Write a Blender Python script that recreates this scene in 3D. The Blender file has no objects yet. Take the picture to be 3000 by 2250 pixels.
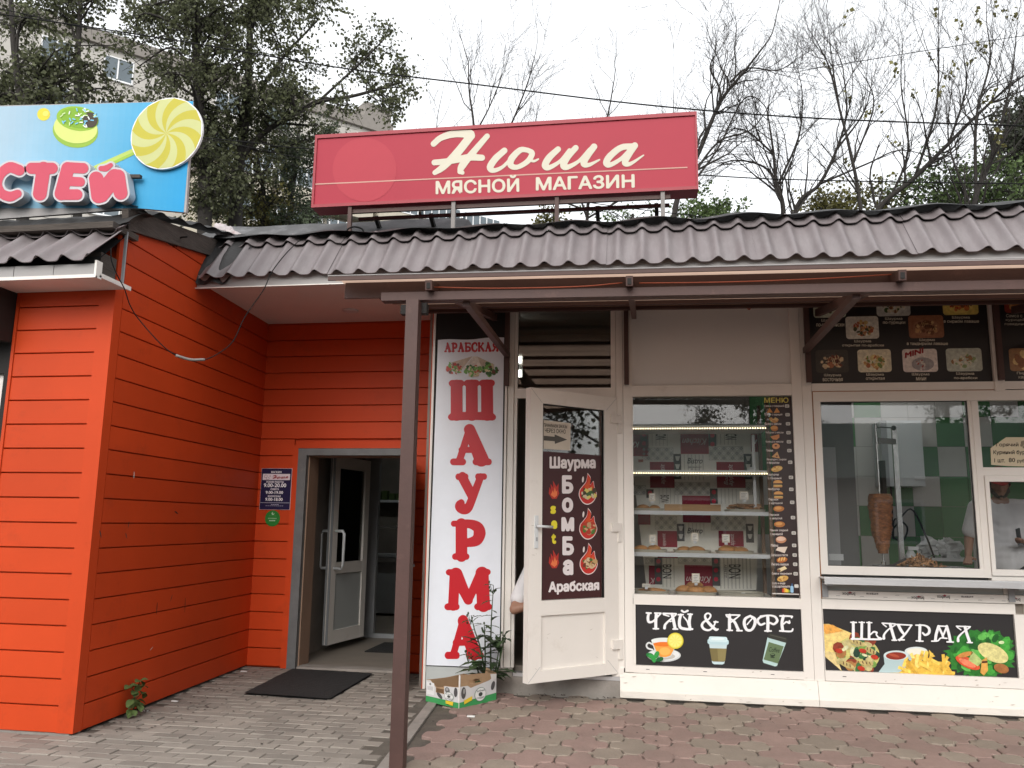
import bpy, math, random
import numpy as np
from mathutils import Vector, Matrix
R = random.Random(7)
NR = np.random.RandomState(11)
SC = bpy.context.scene
COL = SC.collection
pi = math.pi

# ------------------------------------------------------------------ camera
FPX, CX, CY = 2427.0, 1500.0, 1125.0            # the photograph is 3000 x 2250
CAM = np.array([0.0, 0.0, 1.4])
_a = np.array([15250., -186., -FPX]); _a /= np.linalg.norm(_a)
_b = np.array([386., 414., FPX]); _b -= _a*(_a@_b); _b /= np.linalg.norm(_b)
_c = np.cross(_a, _b)
W2 = np.array([_a, _b, _c])                      # world axes in (right, down, forward)
right, down, fwd = W2[:, 0], W2[:, 1], W2[:, 2]
cam = bpy.data.cameras.new('camera'); cam.sensor_width = 36.0; cam.lens = 36.0*FPX/3000.0
cam.clip_start = 0.05; cam.clip_end = 2000
camo = bpy.data.objects.new('camera', cam); COL.objects.link(camo)
camo.matrix_world = Matrix(((right[0], -down[0], -fwd[0], CAM[0]), (right[1], -down[1], -fwd[1], CAM[1]),
                            (right[2], -down[2], -fwd[2], CAM[2]), (0, 0, 0, 1)))
SC.camera = camo

# ------------------------------------------------------------------ overcast sky, soft sun, exposure
SUN_EL, SUN_AZ = math.radians(33), math.radians(184)
w = bpy.data.worlds.new('World'); SC.world = w; w.use_nodes = True
nt = w.node_tree; nt.nodes.clear()
sky = nt.nodes.new('ShaderNodeTexSky'); sky.sky_type = 'NISHITA'; sky.sun_disc = False
sky.sun_elevation = SUN_EL; sky.sun_rotation = SUN_AZ; sky.dust_density = 4.0; sky.air_density = 1.0
hs = nt.nodes.new('ShaderNodeHueSaturation'); hs.inputs['Saturation'].default_value = 0.25
bg1 = nt.nodes.new('ShaderNodeBackground'); bg1.inputs[1].default_value = 0.055
bg2 = nt.nodes.new('ShaderNodeBackground'); bg2.inputs[0].default_value = (0.97, 0.985, 1.0, 1); bg2.inputs[1].default_value = 0.72
add = nt.nodes.new('ShaderNodeAddShader'); out = nt.nodes.new('ShaderNodeOutputWorld')
nt.links.new(sky.outputs[0], hs.inputs['Color']); nt.links.new(hs.outputs[0], bg1.inputs[0])
nt.links.new(bg1.outputs[0], add.inputs[0]); nt.links.new(bg2.outputs[0], add.inputs[1]); nt.links.new(add.outputs[0], out.inputs[0])
sl = bpy.data.lights.new('sun', 'SUN'); sl.energy = 1.0; sl.angle = math.radians(40); sl.color = (1.0, 0.96, 0.9)
so = bpy.data.objects.new('sun', sl); COL.objects.link(so)
sd = Vector((math.sin(SUN_AZ)*math.cos(SUN_EL), math.cos(SUN_AZ)*math.cos(SUN_EL), math.sin(SUN_EL)))
so.rotation_euler = sd.to_track_quat('Z', 'Y').to_euler(); so.location = (-6, -12, 30)
SC.view_settings.view_transform = 'Standard'; SC.view_settings.look = 'None'
SC.view_settings.gamma = 1.0; SC.view_settings.use_curve_mapping = False
SC.view_settings.exposure = 0.66
SC.cycles.max_bounces = 10; SC.cycles.transparent_max_bounces = 24; SC.cycles.diffuse_bounces = 5
SC.cycles.caustics_reflective = False; SC.cycles.caustics_refractive = False
SC.cycles.use_denoising = True

# ------------------------------------------------------------------ photo -> place helpers
def ray(u, v): return W2 @ np.array([u-CX, v-CY, FPX])
def at_y(u, v, Y): r = ray(u, v); return CAM + r*((Y-CAM[1])/r[1])
def at_x(u, v, X): r = ray(u, v); return CAM + r*((X-CAM[0])/r[0])
def at_z(u, v, Z): r = ray(u, v); return CAM + r*((Z-CAM[2])/r[2])
def rgn(x0, y0, s): return lambda x, y: (x0+x*s, y0+y*s)
DSP = rgn(0, 0, 3000/2212)
ID = lambda x, y: (x, y)
class Frame:
    def __init__(s, O, U, V):
        s.O = np.array(O, float); s.U = np.array(U, float); s.V = np.array(V, float); s.N = np.cross(s.U, s.V)
    def hit(s, u, v):
        r = ray(u, v); t = ((s.O-CAM)@s.N)/(r@s.N); p = CAM+r*t-s.O
        return (p@s.U, p@s.V)
    def pt(s, a, b, n=0.0): return s.O+s.U*a+s.V*b+s.N*n
def wall_frame(Y): return Frame((0, Y, 0), (1, 0, 0), (0, 0, 1))

# ------------------------------------------------------------------ materials
def srgb(r, g, b, k=1.0):
    f = lambda c: (c/255/12.92 if c <= 10 else ((c/255+0.055)/1.055)**2.4)
    return (min(f(r)*k, 1), min(f(g)*k, 1), min(f(b)*k, 1), 1)
def mat(name, col, rough=0.6, var=0.15, scale=4.0, dirt=0.0, dirtcol=(0.05, 0.045, 0.04, 1), bump=0.0, bscale=60.0, metal=0.0, spec=0.5,
        stretch=(1, 1, 1), island=0.0, attr=False, world=False, gain=1.0, dscale=3.0, dlo=0.5, trans=0.0, obrand=0.0):
    m = bpy.data.materials.new(name); m.use_nodes = True; t = m.node_tree; N = t.nodes; L = t.links
    p = N['Principled BSDF']; p.inputs['Roughness'].default_value = rough; p.inputs['Metallic'].default_value = metal
    p.inputs['Specular IOR Level'].default_value = spec
    tc = N.new('ShaderNodeTexCoord'); mp = N.new('ShaderNodeMapping'); mp.inputs['Scale'].default_value = stretch
    if world: gp = N.new('ShaderNodeNewGeometry'); L.new(gp.outputs['Position'], mp.inputs[0])
    else: L.new(tc.outputs['Object'], mp.inputs[0])
    no = N.new('ShaderNodeTexNoise'); no.inputs['Scale'].default_value = scale; no.inputs['Detail'].default_value = 6; no.inputs['Roughness'].default_value = 0.65
    L.new(mp.outputs[0], no.inputs['Vector'])
    mr = N.new('ShaderNodeMapRange'); mr.inputs[1].default_value = 0.25; mr.inputs[2].default_value = 0.75
    mr.inputs[3].default_value = (1-var)*gain; mr.inputs[4].default_value = (1+var)*gain
    L.new(no.outputs['Fac'], mr.inputs[0]); cur = mr.outputs[0]
    for amt, src in ((island, 'isl'), (obrand, 'obj')):
        if amt:
            if src == 'isl': g = N.new('ShaderNodeNewGeometry'); o = g.outputs['Random Per Island']
            else: g = N.new('ShaderNodeObjectInfo'); o = g.outputs['Random']
            m2 = N.new('ShaderNodeMapRange'); m2.inputs[3].default_value = 1-amt; m2.inputs[4].default_value = 1+amt
            L.new(o, m2.inputs[0]); mu = N.new('ShaderNodeMath'); mu.operation = 'MULTIPLY'
            L.new(cur, mu.inputs[0]); L.new(m2.outputs[0], mu.inputs[1]); cur = mu.outputs[0]
    vm = N.new('ShaderNodeVectorMath'); vm.operation = 'SCALE'
    if attr:
        at = N.new('ShaderNodeAttribute'); at.attribute_name = 'Col'; L.new(at.outputs['Color'], vm.inputs[0])
    else: vm.inputs[0].default_value = col[:3]
    L.new(cur, vm.inputs['Scale']); res = vm.outputs[0]
    if dirt:
        n2 = N.new('ShaderNodeTexNoise'); n2.inputs['Scale'].default_value = dscale; n2.inputs['Detail'].default_value = 9; n2.inputs['Roughness'].default_value = 0.72
        L.new(mp.outputs[0], n2.inputs['Vector'])
        r2 = N.new('ShaderNodeMapRange'); r2.inputs[1].default_value = dlo; r2.inputs[2].default_value = dlo+0.28; r2.inputs[4].default_value = dirt
        L.new(n2.outputs['Fac'], r2.inputs[0]); mx = N.new('ShaderNodeMix'); mx.data_type = 'RGBA'
        L.new(r2.outputs[0], mx.inputs[0]); L.new(res, mx.inputs[6]); mx.inputs[7].default_value = dirtcol; res = mx.outputs[2]
    L.new(res, p.inputs['Base Color'])
    if bump:
        n3 = N.new('ShaderNodeTexNoise'); n3.inputs['Scale'].default_value = bscale; n3.inputs['Detail'].default_value = 4
        L.new(mp.outputs[0], n3.inputs['Vector']); b = N.new('ShaderNodeBump'); b.inputs['Strength'].default_value = bump; b.inputs['Distance'].default_value = 0.01
        L.new(n3.outputs['Fac'], b.inputs['Height']); L.new(b.outputs[0], p.inputs['Normal'])
    if trans:
        tr = N.new('ShaderNodeBsdfTranslucent'); L.new(res, tr.inputs['Color']); ms = N.new('ShaderNodeMixShader'); ms.inputs[0].default_value = trans
        o = N['Material Output']; L.new(p.outputs[0], ms.inputs[1]); L.new(tr.outputs[0], ms.inputs[2]); L.new(ms.outputs[0], o.inputs[0])
    return m
def emit(name, col, s):
    m = bpy.data.materials.new(name); m.use_nodes = True; p = m.node_tree.nodes['Principled BSDF']
    p.inputs['Base Color'].default_value = (0.8, 0.8, 0.8, 1); p.inputs['Emission Color'].default_value = col; p.inputs['Emission Strength'].default_value = s
    return m
def glass(name, tint=(0.86, 0.9, 0.88, 1), refl=1.0, k=1.0):
    m = bpy.data.materials.new(name); m.use_nodes = True; t = m.node_tree; N = t.nodes; L = t.links; N.remove(N['Principled BSDF'])
    tb = N.new('ShaderNodeBsdfTransparent'); tb.inputs[0].default_value = tint
    gl = N.new('ShaderNodeBsdfGlossy'); gl.inputs['Roughness'].default_value = 0.015; gl.inputs['Color'].default_value = (refl, refl, refl, 1)
    fr = N.new('ShaderNodeFresnel'); fr.inputs[0].default_value = 1.52
    mu = N.new('ShaderNodeMath'); mu.operation = 'MULTIPLY'; mu.inputs[1].default_value = k; mu.use_clamp = True
    ms = N.new('ShaderNodeMixShader'); L.new(fr.outputs[0], mu.inputs[0]); L.new(mu.outputs[0], ms.inputs[0])
    L.new(tb.outputs[0], ms.inputs[1]); L.new(gl.outputs[0], ms.inputs[2]); L.new(ms.outputs[0], N['Material Output'].inputs[0])
    return m
M = {}
M['red'] = mat('red_siding_paint', (0.53, 0.055, 0.011), 0.5, 0.10, 1.1, dirt=0.5, dirtcol=(0.13, 0.024, 0.012, 1), dscale=2.6, dlo=0.57, bump=0.12, bscale=3.5, obrand=0.06, spec=0.22, world=True)
M['pvc'] = mat('white_pvc', (0.77, 0.73, 0.68), 0.35, 0.03, 1.5, dirt=0.4, dirtcol=(0.36, 0.29, 0.22, 1), dscale=3.2, dlo=0.58, world=True)
M['pvc_old'] = mat('dirty_white_metal', (0.72, 0.68, 0.62), 0.45, 0.05, 2, dirt=0.6, dirtcol=(0.25, 0.2, 0.16, 1), dscale=6, dlo=0.60, bump=0.12, bscale=6, world=True)
M['soffit'] = mat('white_soffit', (0.72, 0.67, 0.64), 0.6, 0.06, 2, dirt=0.25, dirtcol=(0.35, 0.25, 0.2, 1), dlo=0.6)
M['fascia'] = mat('grey_white_fascia', (0.34, 0.325, 0.32), 0.45, 0.06, 1.2, dirt=0.4, dirtcol=(0.25, 0.22, 0.2, 1), dscale=3, stretch=(1, 1, 3))
M['roof'] = mat('brown_metal_tile', (0.178, 0.153, 0.156), 0.45, 0.14, 2.5, dirt=0.5, dirtcol=(0.27, 0.25, 0.25, 1), dscale=3.5, dlo=0.45, stretch=(3, 1, 0.6), spec=0.5)
M['tar'] = mat('bitumen_felt', (0.022, 0.021, 0.021), 0.6, 0.35, 6, bump=0.6, bscale=22)
M['felt'] = mat('grey_roofing_felt', (0.07, 0.07, 0.072), 0.75, 0.35, 3, dirt=0.7, dirtcol=(0.24, 0.24, 0.25, 1), dscale=2.5, dlo=0.5, bump=0.3, bscale=14, stretch=(1.6, 1, 1))
M['wood'] = mat('weathered_timber', (0.06, 0.048, 0.04), 0.85, 0.4, 5, stretch=(1, 1, 9), bump=0.5, bscale=16, dirt=0.4, dirtcol=(0.17, 0.14, 0.12, 1))
M['steel'] = mat('brown_painted_steel', (0.068, 0.031, 0.025), 0.6, 0.15, 5, dirt=0.55, dirtcol=(0.17, 0.09, 0.07, 1), dscale=9, dlo=0.58, bump=0.1, bscale=40)
M['poly'] = mat('brown_polycarbonate', (0.46, 0.325, 0.25), 0.4, 0.12, 3, trans=.85)
M['scuff'] = mat('grey_scuff', (0.50, 0.45, 0.40), 0.8, 0.2, 20)
M['dark'] = mat('dark_hollow', (0.012, 0.010, 0.009), 0.8, 0.2)
M['alu'] = mat('brushed_aluminium', (0.62, 0.62, 0.63), 0.38, 0.12, 6, metal=0.75, stretch=(0.4, 4, 4), dirt=0.35, dirtcol=(0.22, 0.2, 0.19, 1), dlo=0.6)
M['greyframe'] = mat('grey_door_trim', (0.13, 0.135, 0.135), 0.55, 0.2, 8, dirt=0.6, dirtcol=(0.33, 0.3, 0.26, 1), dscale=14, dlo=0.6)
M['beige'] = mat('beige_reveal_board', (0.30, 0.19, 0.13), 0.7, 0.2, 5, stretch=(1, 1, .3))
M['whitep'] = mat('white_sandwich_panel', (0.72, 0.70, 0.68), 0.3, 0.04, 1)
M['shield'] = mat('dull_steel_shield', (0.10, 0.105, 0.105), 0.5, 0.15)
M['grey'] = mat('grey_panel', (0.30, 0.31, 0.32), 0.5, 0.1)
M['greyp'] = mat('light_grey_panel', (0.44, 0.46, 0.45), 0.42, 0.05, 1.2)
M['inner'] = mat('dim_interior_wall', (0.24, 0.21, 0.18), 0.8, 0.15)
M['pave'] = mat('grey_concrete_paver', (0.245, 0.218, 0.188), 0.85, 0.14, 3, dirt=0.5, dirtcol=(0.13, 0.115, 0.10, 1), dscale=1.3, dlo=0.48, bump=0.35, bscale=130, obrand=0.18, world=True)
M['paved'] = mat('paver_joint_soil', (0.10, 0.086, 0.07), 0.95, 0.3, 9, bump=0.5, bscale=60)
M['pred'] = mat('red_concrete_paver', (0.275, 0.188, 0.162), 0.8, 0.16, 4, dirt=0.55, dirtcol=(0.18, 0.14, 0.115, 1), dscale=1.7, dlo=0.47, bump=0.5, bscale=45, obrand=0.10, world=True)
M['pyel'] = mat('ochre_concrete_paver', (0.268, 0.222, 0.178), 0.8, 0.16, 4, dirt=0.55, dirtcol=(0.18, 0.14, 0.115, 1), dscale=1.7, dlo=0.47, bump=0.5, bscale=45, obrand=0.10, world=True)
M['asph'] = mat('asphalt_ground', (0.06, 0.058, 0.056), 0.9, 0.25, 3, bump=0.4, bscale=50)
M['conc'] = mat('raw_concrete', (0.27, 0.245, 0.22), 0.85, 0.2, 4, dirt=0.5, dirtcol=(0.10, 0.09, 0.08, 1), bump=0.4, bscale=40)
M['rubber'] = mat('black_rubber', (0.016, 0.016, 0.016), 0.85, 0.3, 60, bump=1.0, bscale=260)
M['blackp'] = mat('black_plastic', (0.012, 0.012, 0.012), 0.4, 0.1)
M['cable'] = mat('black_cable', (0.007, 0.007, 0.007), 0.8, 0.2, spec=.2)
M['conduit'] = mat('grey_conduit', (0.22, 0.2, 0.19), 0.6, 0.1)
M['orange'] = mat('orange_cord', (0.33, 0.065, 0.025), 0.5, 0.1)
M['print'] = mat('printed_vinyl', (1, 1, 1), 0.36, 0.035, 5, attr=True, spec=0.45)
M['food'] = mat('food_photo_print', (1, 1, 1), 0.36, 0.34, 34, attr=True, spec=0.45)
M['printd'] = mat('weathered_print', (1, 1, 1), 0.5, 0.06, 3, attr=True, gain=.87, spec=.25, dirt=0.25, dirtcol=(0.3, 0.28, 0.26, 1), dscale=6, dlo=0.62)
M['paper'] = mat('printed_paper', (1, 1, 1), 0.8, 0.04, 8, attr=True, spec=0.2)
M['signred'] = mat('red_acrylic', (0.36, 0.026, 0.048), 0.5, 0.06, 1.2, spec=.25, dirt=0.2, dirtcol=(0.28, 0.03, 0.035, 1), dlo=0.5, dscale=1.2)
M['signdisc'] = mat('pale_red_acrylic', (0.395, 0.036, 0.056), 0.5, 0.06, 1.2, spec=.25)
M['signcream'] = mat('cream_acrylic', (1, 1, 1), 0.5, 0.04, 2, attr=True, gain=.8, spec=.25)
M['signredd'] = mat('red_sign_metal', (0.29, 0.014, 0.028), 0.5, 0.08, 3)
M['bark'] = mat('dark_bark', (0.026, 0.022, 0.019), 0.9, 0.35, 9, bump=0.6, bscale=40, stretch=(3, 3, .6))
M['bark2'] = mat('greyish_bark', (0.085, 0.078, 0.07), 0.9, 0.4, 7, bump=0.6, bscale=30, stretch=(3, 3, .8))
def leafmat(n, c, isl=0.45, tr=0.3): return mat(n, c, 0.55, 0.12, 1.5, island=isl, trans=tr, spec=0.35)
M['leaf'] = leafmat('poplar_leaf', (0.105, 0.116, 0.060), .5, .4)
M['leafy'] = leafmat('yellowing_leaf', (0.15, 0.14, 0.045))
M['leafg'] = leafmat('fresh_green_leaf', (0.10, 0.15, 0.05))
M['leafw'] = leafmat('birch_leaf', (0.085, 0.11, 0.062))
M['leafd'] = leafmat('dark_evergreen_leaf', (0.035, 0.042, 0.024))
M['weed'] = leafmat('weed_leaf', (0.050, 0.085, 0.035), 0.3, 0.25)
M['apt'] = mat('beige_panel_concrete', (0.47, 0.45, 0.415), 0.85, 0.08, 0.6, dirt=0.25, dirtcol=(0.3, 0.27, 0.24, 1), dscale=0.5)
M['aptj'] = mat('panel_joint', (0.24, 0.22, 0.2), 0.9, 0.1)
M['winf'] = mat('white_window_frame', (0.78, 0.79, 0.80), 0.4, 0.03)
M['winp'] = mat('far_window_glass', (0.10, 0.13, 0.15), 0.08, 0.3, 0.3, spec=0.8)
M['glass'] = glass('window_glass', (.97, .97, .97, 1), 1.0, 1.1)
M['glassd'] = glass('dark_window_glass', (0.78, 0.78, 0.76, 1))
M['glasst'] = glass('grimy_tinted_glass', (0.6, 0.58, 0.54, 1), 1.0, 1.7)
M['led'] = emit('led_dot', (1.0, 0.80, 0.45, 1), 4.0)
M['tube'] = emit('ceiling_tube', (0.95, 1.0, 0.97, 1), 14.0)
M['tileg'] = mat('green_wall_tile', (0.085, 0.23, 0.095), 0.25, 0.1, 3, obrand=.12)
M['tilew'] = mat('pale_wall_tile', (0.62, 0.60, 0.57), 0.25, 0.06, 3, obrand=.06)
M['meat'] = mat('roasted_meat', (0.34, 0.13, 0.04), 0.45, 0.65, 30, dirt=0.85, dirtcol=(0.07, 0.022, 0.01, 1), dscale=20, dlo=0.48, bump=1.0, bscale=60, stretch=(1, 1, 2.2))
M['meatp'] = mat('chopped_meat', (0.38, 0.2, 0.09), 0.5, 0.3, 30, island=0.5, bump=.5)
M['bake'] = mat('baked_pastry', (0.48, 0.235, 0.075), 0.5, 0.3, 16, dirt=0.6, dirtcol=(0.23, 0.085, 0.025, 1), dscale=9, dlo=0.5, bump=0.4, bscale=50, obrand=0.2)
M['tray'] = mat('beige_plastic_tray', (0.42, 0.40, 0.33), 0.45, 0.06)
M['pine'] = mat('pine_board', (0.42, 0.25, 0.11), 0.6, 0.2, 6, stretch=(.5, 4, 4))
M['oldwood'] = mat('brown_upright', (0.22, 0.14, 0.09), 0.6, 0.25, 6, stretch=(4, 4, .6))
M['card'] = mat('brown_cardboard', (0.36, 0.235, 0.135), 0.9, 0.12, 6, bump=.1)
M['skin'] = mat('skin', (0.33, 0.175, 0.115), 0.55, 0.08, 12)
M['tee'] = mat('white_cotton', (0.74, 0.73, 0.74), 0.9, 0.05, 9, bump=0.3, bscale=14)
M['trous'] = mat('black_trousers', (0.016, 0.016, 0.019), 0.85, 0.2)
M['capred'] = mat('red_cap_cloth', (0.32, 0.03, 0.028), 0.85, 0.1)
M['hair'] = mat('dark_hair', (0.016, 0.012, 0.010), 0.6, 0.3)
M['shoe'] = mat('black_shoe', (0.012, 0.012, 0.012), 0.5, 0.2)
M['floor'] = mat('grey_floor_tile', (0.20, 0.17, 0.14), 0.5, 0.15, 3)
M['chrome'] = mat('stainless_steel', (0.55, 0.55, 0.55), 0.25, 0.1, 5, metal=0.9)
M['enamel'] = mat('white_enamel', (0.62, 0.64, 0.65), 0.3, 0.04)
M['rust'] = mat('sealant_rust', (0.30, 0.12, 0.035), 0.8, 0.4, 20)
M['bag'] = mat('crumpled_packaging', (0.45, 0.40, 0.40), 0.4, 0.2, 9, dirt=0.85, dirtcol=(0.22, 0.05, 0.05, 1), dscale=11, dlo=0.5)
M['greenroof'] = mat('green_metal_roof', (0.035, 0.075, 0.055), 0.5, 0.1, 3)
M['cream'] = mat('cream_render', (0.48, 0.44, 0.36), 0.85, 0.1)
M['litter'] = mat('white_litter', (0.7, 0.7, 0.68), 0.8, 0.1)

# ------------------------------------------------------------------ mesh builder
ORG = {}
class MB:
    def __init__(s): s.v = []; s.f = []; s.m = []; s.c = []; s.n = 0
    def add(s, V, F, mi=0, col=None):
        b = s.n; s.v.extend([tuple(map(float, p)) for p in V]); s.n += len(V)
        for f in F: s.f.append(tuple(b+i for i in f)); s.m.append(mi); s.c.append(col)
        return s
    def box(s, x0, x1, y0, y1, z0, z1, mi=0, col=None):
        return s.add([(x0, y0, z0), (x1, y0, z0), (x1, y1, z0), (x0, y1, z0), (x0, y0, z1), (x1, y0, z1), (x1, y1, z1), (x0, y1, z1)],
                     [(0, 3, 2, 1), (4, 5, 6, 7), (0, 1, 5, 4), (1, 2, 6, 5), (2, 3, 7, 6), (3, 0, 4, 7)], mi, col)
    def fbox(s, fr, a0, a1, b0, b1, n0, n1, mi=0, col=None):          # box in a frame: along U, V and the normal
        P = [fr.pt(a, b, n) for n in (n0, n1) for (a, b) in ((a0, b0), (a1, b0), (a1, b1), (a0, b1))]
        return s.add(P, [(3, 2, 1, 0), (4, 5, 6, 7), (0, 1, 5, 4), (1, 2, 6, 5), (2, 3, 7, 6), (3, 0, 4, 7)], mi, col)
    def beam(s, p, q, wd, ht, mi=0, up=(0, 0, 1)):                   # square bar from p to q
        p = np.array(p, float); q = np.array(q, float); d = q-p; d /= np.linalg.norm(d)
        a = np.cross(d, np.array(up, float))
        if np.linalg.norm(a) < 1e-3: a = np.cross(d, np.array((0, 1., 0)))
        a /= np.linalg.norm(a); b = np.cross(a, d)
        P = [c+a*i*wd/2+b*j*ht/2 for c in (p, q) for (i, j) in ((-1, -1), (1, -1), (1, 1), (-1, 1))]
        return s.add(P, [(3, 2, 1, 0), (4, 5, 6, 7), (0, 1, 5, 4), (1, 2, 6, 5), (2, 3, 7, 6), (3, 0, 4, 7)], mi)
    def tube(s, pts, r, n=6, mi=0, caps=True, col=None):
        P = np.array(pts, float); k = len(P); rr = np.full(k, r) if np.isscalar(r) else np.array(r, float)
        T = np.gradient(P, axis=0); T /= (np.linalg.norm(T, axis=1)[:, None]+1e-9)
        ref = np.array((0.31, 0.22, 0.92)) if abs(T[0][2]) < 0.8 else np.array((0.93, 0.2, 0.3))
        A = np.cross(T, ref); A /= (np.linalg.norm(A, axis=1)[:, None]+1e-9); B = np.cross(T, A)
        an = np.arange(n)*2*pi/n
        V = (P[:, None, :]+rr[:, None, None]*(np.cos(an)[None, :, None]*A[:, None, :]+np.sin(an)[None, :, None]*B[:, None, :])).reshape(-1, 3)
        F = [(i*n+j, i*n+(j+1) % n, (i+1)*n+(j+1) % n, (i+1)*n+j) for i in range(k-1) for j in range(n)]
        if caps: F += [tuple(range(n-1, -1, -1)), tuple((k-1)*n+j for j in range(n))]
        return s.add(V, F, mi, col)
    def lathe(s, c, prof, n=20, mi=0, jit=0.0, sx=1.0, sy=1.0, ax=None, col=None):
        c = np.array(c, float); V = []
        for (r, z) in prof:
            for j in range(n):
                q = r*(1+R.uniform(-jit, jit)); a = 2*pi*j/n; V.append((c[0]+q*math.cos(a)*sx, c[1]+q*math.sin(a)*sy, c[2]+z))
        k = len(prof)
        F = [(i*n+j, i*n+(j+1) % n, (i+1)*n+(j+1) % n, (i+1)*n+j) for i in range(k-1) for j in range(n)]
        if prof[0][0] > 1e-6: F.append(tuple(range(n-1, -1, -1)))
        if prof[-1][0] > 1e-6: F.append(tuple((k-1)*n+j for j in range(n)))
        return s.add(V, F, mi, col)
    def ball(s, c, rx, ry=None, rz=None, n=10, m=7, mi=0, rot=None, jit=0.0, col=None):
        ry = ry or rx; rz = rz or rx; V = []; c = np.array(c, float)
        for i in range(m+1):
            t = pi*i/m
            for j in range(n):
                a = 2*pi*j/n; k = 1+R.uniform(-jit, jit)
                p = np.array((rx*k*math.sin(t)*math.cos(a), ry*k*math.sin(t)*math.sin(a), -rz*k*math.cos(t)))
                if rot is not None: p = rot@p
                V.append(c+p)
        F = [(i*n+j, i*n+(j+1) % n, (i+1)*n+(j+1) % n, (i+1)*n+j) for i in range(m) for j in range(n)]
        return s.add(V, F, mi, col)
    def grid(s, fn, nu, nv, mi=0, col=None):
        V = [fn(i/nu, j/nv) for j in range(nv+1) for i in range(nu+1)]
        F = [(j*(nu+1)+i, j*(nu+1)+i+1, (j+1)*(nu+1)+i+1, (j+1)*(nu+1)+i) for j in range(nv) for i in range(nu)]
        return s.add(V, F, mi, col)
    def mesh(s, name, mats, smooth=False, org=(0, 0, 0)):
        me = bpy.data.meshes.new(name); o = np.array(org, float)
        me.from_pydata([tuple(np.array(p)-o) for p in s.v] if any(org) else s.v, [], s.f)
        for m in (mats if isinstance(mats, (list, tuple)) else [mats]): me.materials.append(M[m] if isinstance(m, str) else m)
        if any(s.m): me.polygons.foreach_set('material_index', s.m)
        if any(c is not None for c in s.c):
            ca = me.color_attributes.new('Col', 'FLOAT_COLOR', 'CORNER'); buf = []
            for f, c in zip(s.f, s.c): buf.extend((list(c) if c is not None else [1, 1, 1, 1])*len(f))
            ca.data.foreach_set('color', buf)
        if smooth: me.polygons.foreach_set('use_smooth', [True]*len(me.polygons))
        me.update(); return me
    def build(s, name, mats, parent=None, smooth=False):
        org = ORG.get(parent.name, (0, 0, 0)) if parent else (0, 0, 0)
        return link(name, s.mesh(name, mats, smooth, org), parent)
def link(name, me, parent=None, loc=None):
    o = bpy.data.objects.new(name, me); COL.objects.link(o)
    if parent: o.parent = parent; ORG[o.name] = ORG.get(parent.name, (0, 0, 0))
    else: ORG[o.name] = (0, 0, 0)
    if loc is not None:
        g = ORG[o.name]; o.location = (loc[0]-g[0], loc[1]-g[1], loc[2]-g[2]) if parent else loc
    return o
def tag(o, label=None, cat=None, group=None, kind=None):
    if label: o['label'] = label
    if cat: o['category'] = cat
    if group: o['group'] = group
    if kind: o['kind'] = kind
    return o
def thing(name, label, cat, loc, group=None):
    o = bpy.data.objects.new(name, None); COL.objects.link(o); o.location = tuple(map(float, loc)); o.empty_display_size = 0.1
    ORG[o.name] = tuple(map(float, loc)); return tag(o, label, cat, group)
def clone(o, parent=None, loc=None):
    c = o.copy(); COL.objects.link(c)
    if parent: c.parent = parent
    if loc is not None: c.location = loc
    for ch in o.children: clone(ch, c)
    return c
def one(name, mb, mats, label, cat, group=None, smooth=False):       # a thing that is one mesh, its origin at its base
    V = np.array(mb.v); b = ((V[:, 0].min()+V[:, 0].max())/2, (V[:, 1].min()+V[:, 1].max())/2, V[:, 2].min())
    o = link(name, mb.mesh(name, mats, smooth, b)); o.location = b; return tag(o, label, cat, group)

# ------------------------------------------------------------------ flat shapes: fonts, strokes, print
def contour2d(D, x0, y0, step):
    """field D (negative inside) on a grid -> filled 2-D mesh and outline segments (marching squares, full cells merged in rows)."""
    V = []; F = []; E = []; ins = D < 0; ny, nx = D.shape; xs = x0+np.arange(nx)*step; ys = y0+np.arange(ny)*step
    def addp(pts): b = len(V); V.extend(pts); F.append(tuple(range(b, b+len(pts))))
    cnt = ins[:-1, :-1].astype(int)+ins[:-1, 1:]+ins[1:, 1:]+ins[1:, :-1]
    for j in range(ny-1):
        row = cnt[j]; full = np.flatnonzero(row == 4)
        if len(full):
            for r in np.split(full, np.flatnonzero(np.diff(full) > 1)+1): addp([(xs[r[0]], ys[j]), (xs[r[-1]+1], ys[j]), (xs[r[-1]+1], ys[j+1]), (xs[r[0]], ys[j+1])])
        for i in np.flatnonzero((row > 0) & (row < 4)):
            cs = ((j, i), (j, i+1), (j+1, i+1), (j+1, i)); poly = []; cr = []
            for q in range(4):
                c0 = cs[q]; c1 = cs[(q+1) % 4]; a0 = ins[c0]; X0 = xs[c0[1]]; Y0_ = ys[c0[0]]
                if a0: poly.append((X0, Y0_))
                if a0 != ins[c1]:
                    t = D[c0]/(D[c0]-D[c1]); p = (X0+(xs[c1[1]]-X0)*t, Y0_+(ys[c1[0]]-Y0_)*t); poly.append(p); cr.append((p, bool(a0)))
            if len(poly) >= 3: addp(poly)
            if len(cr) == 2: (p, o0), (q2, _) = cr; E.append((p, q2) if o0 else (q2, p))
    return np.array(V), F, E
_tc = {}
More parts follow.
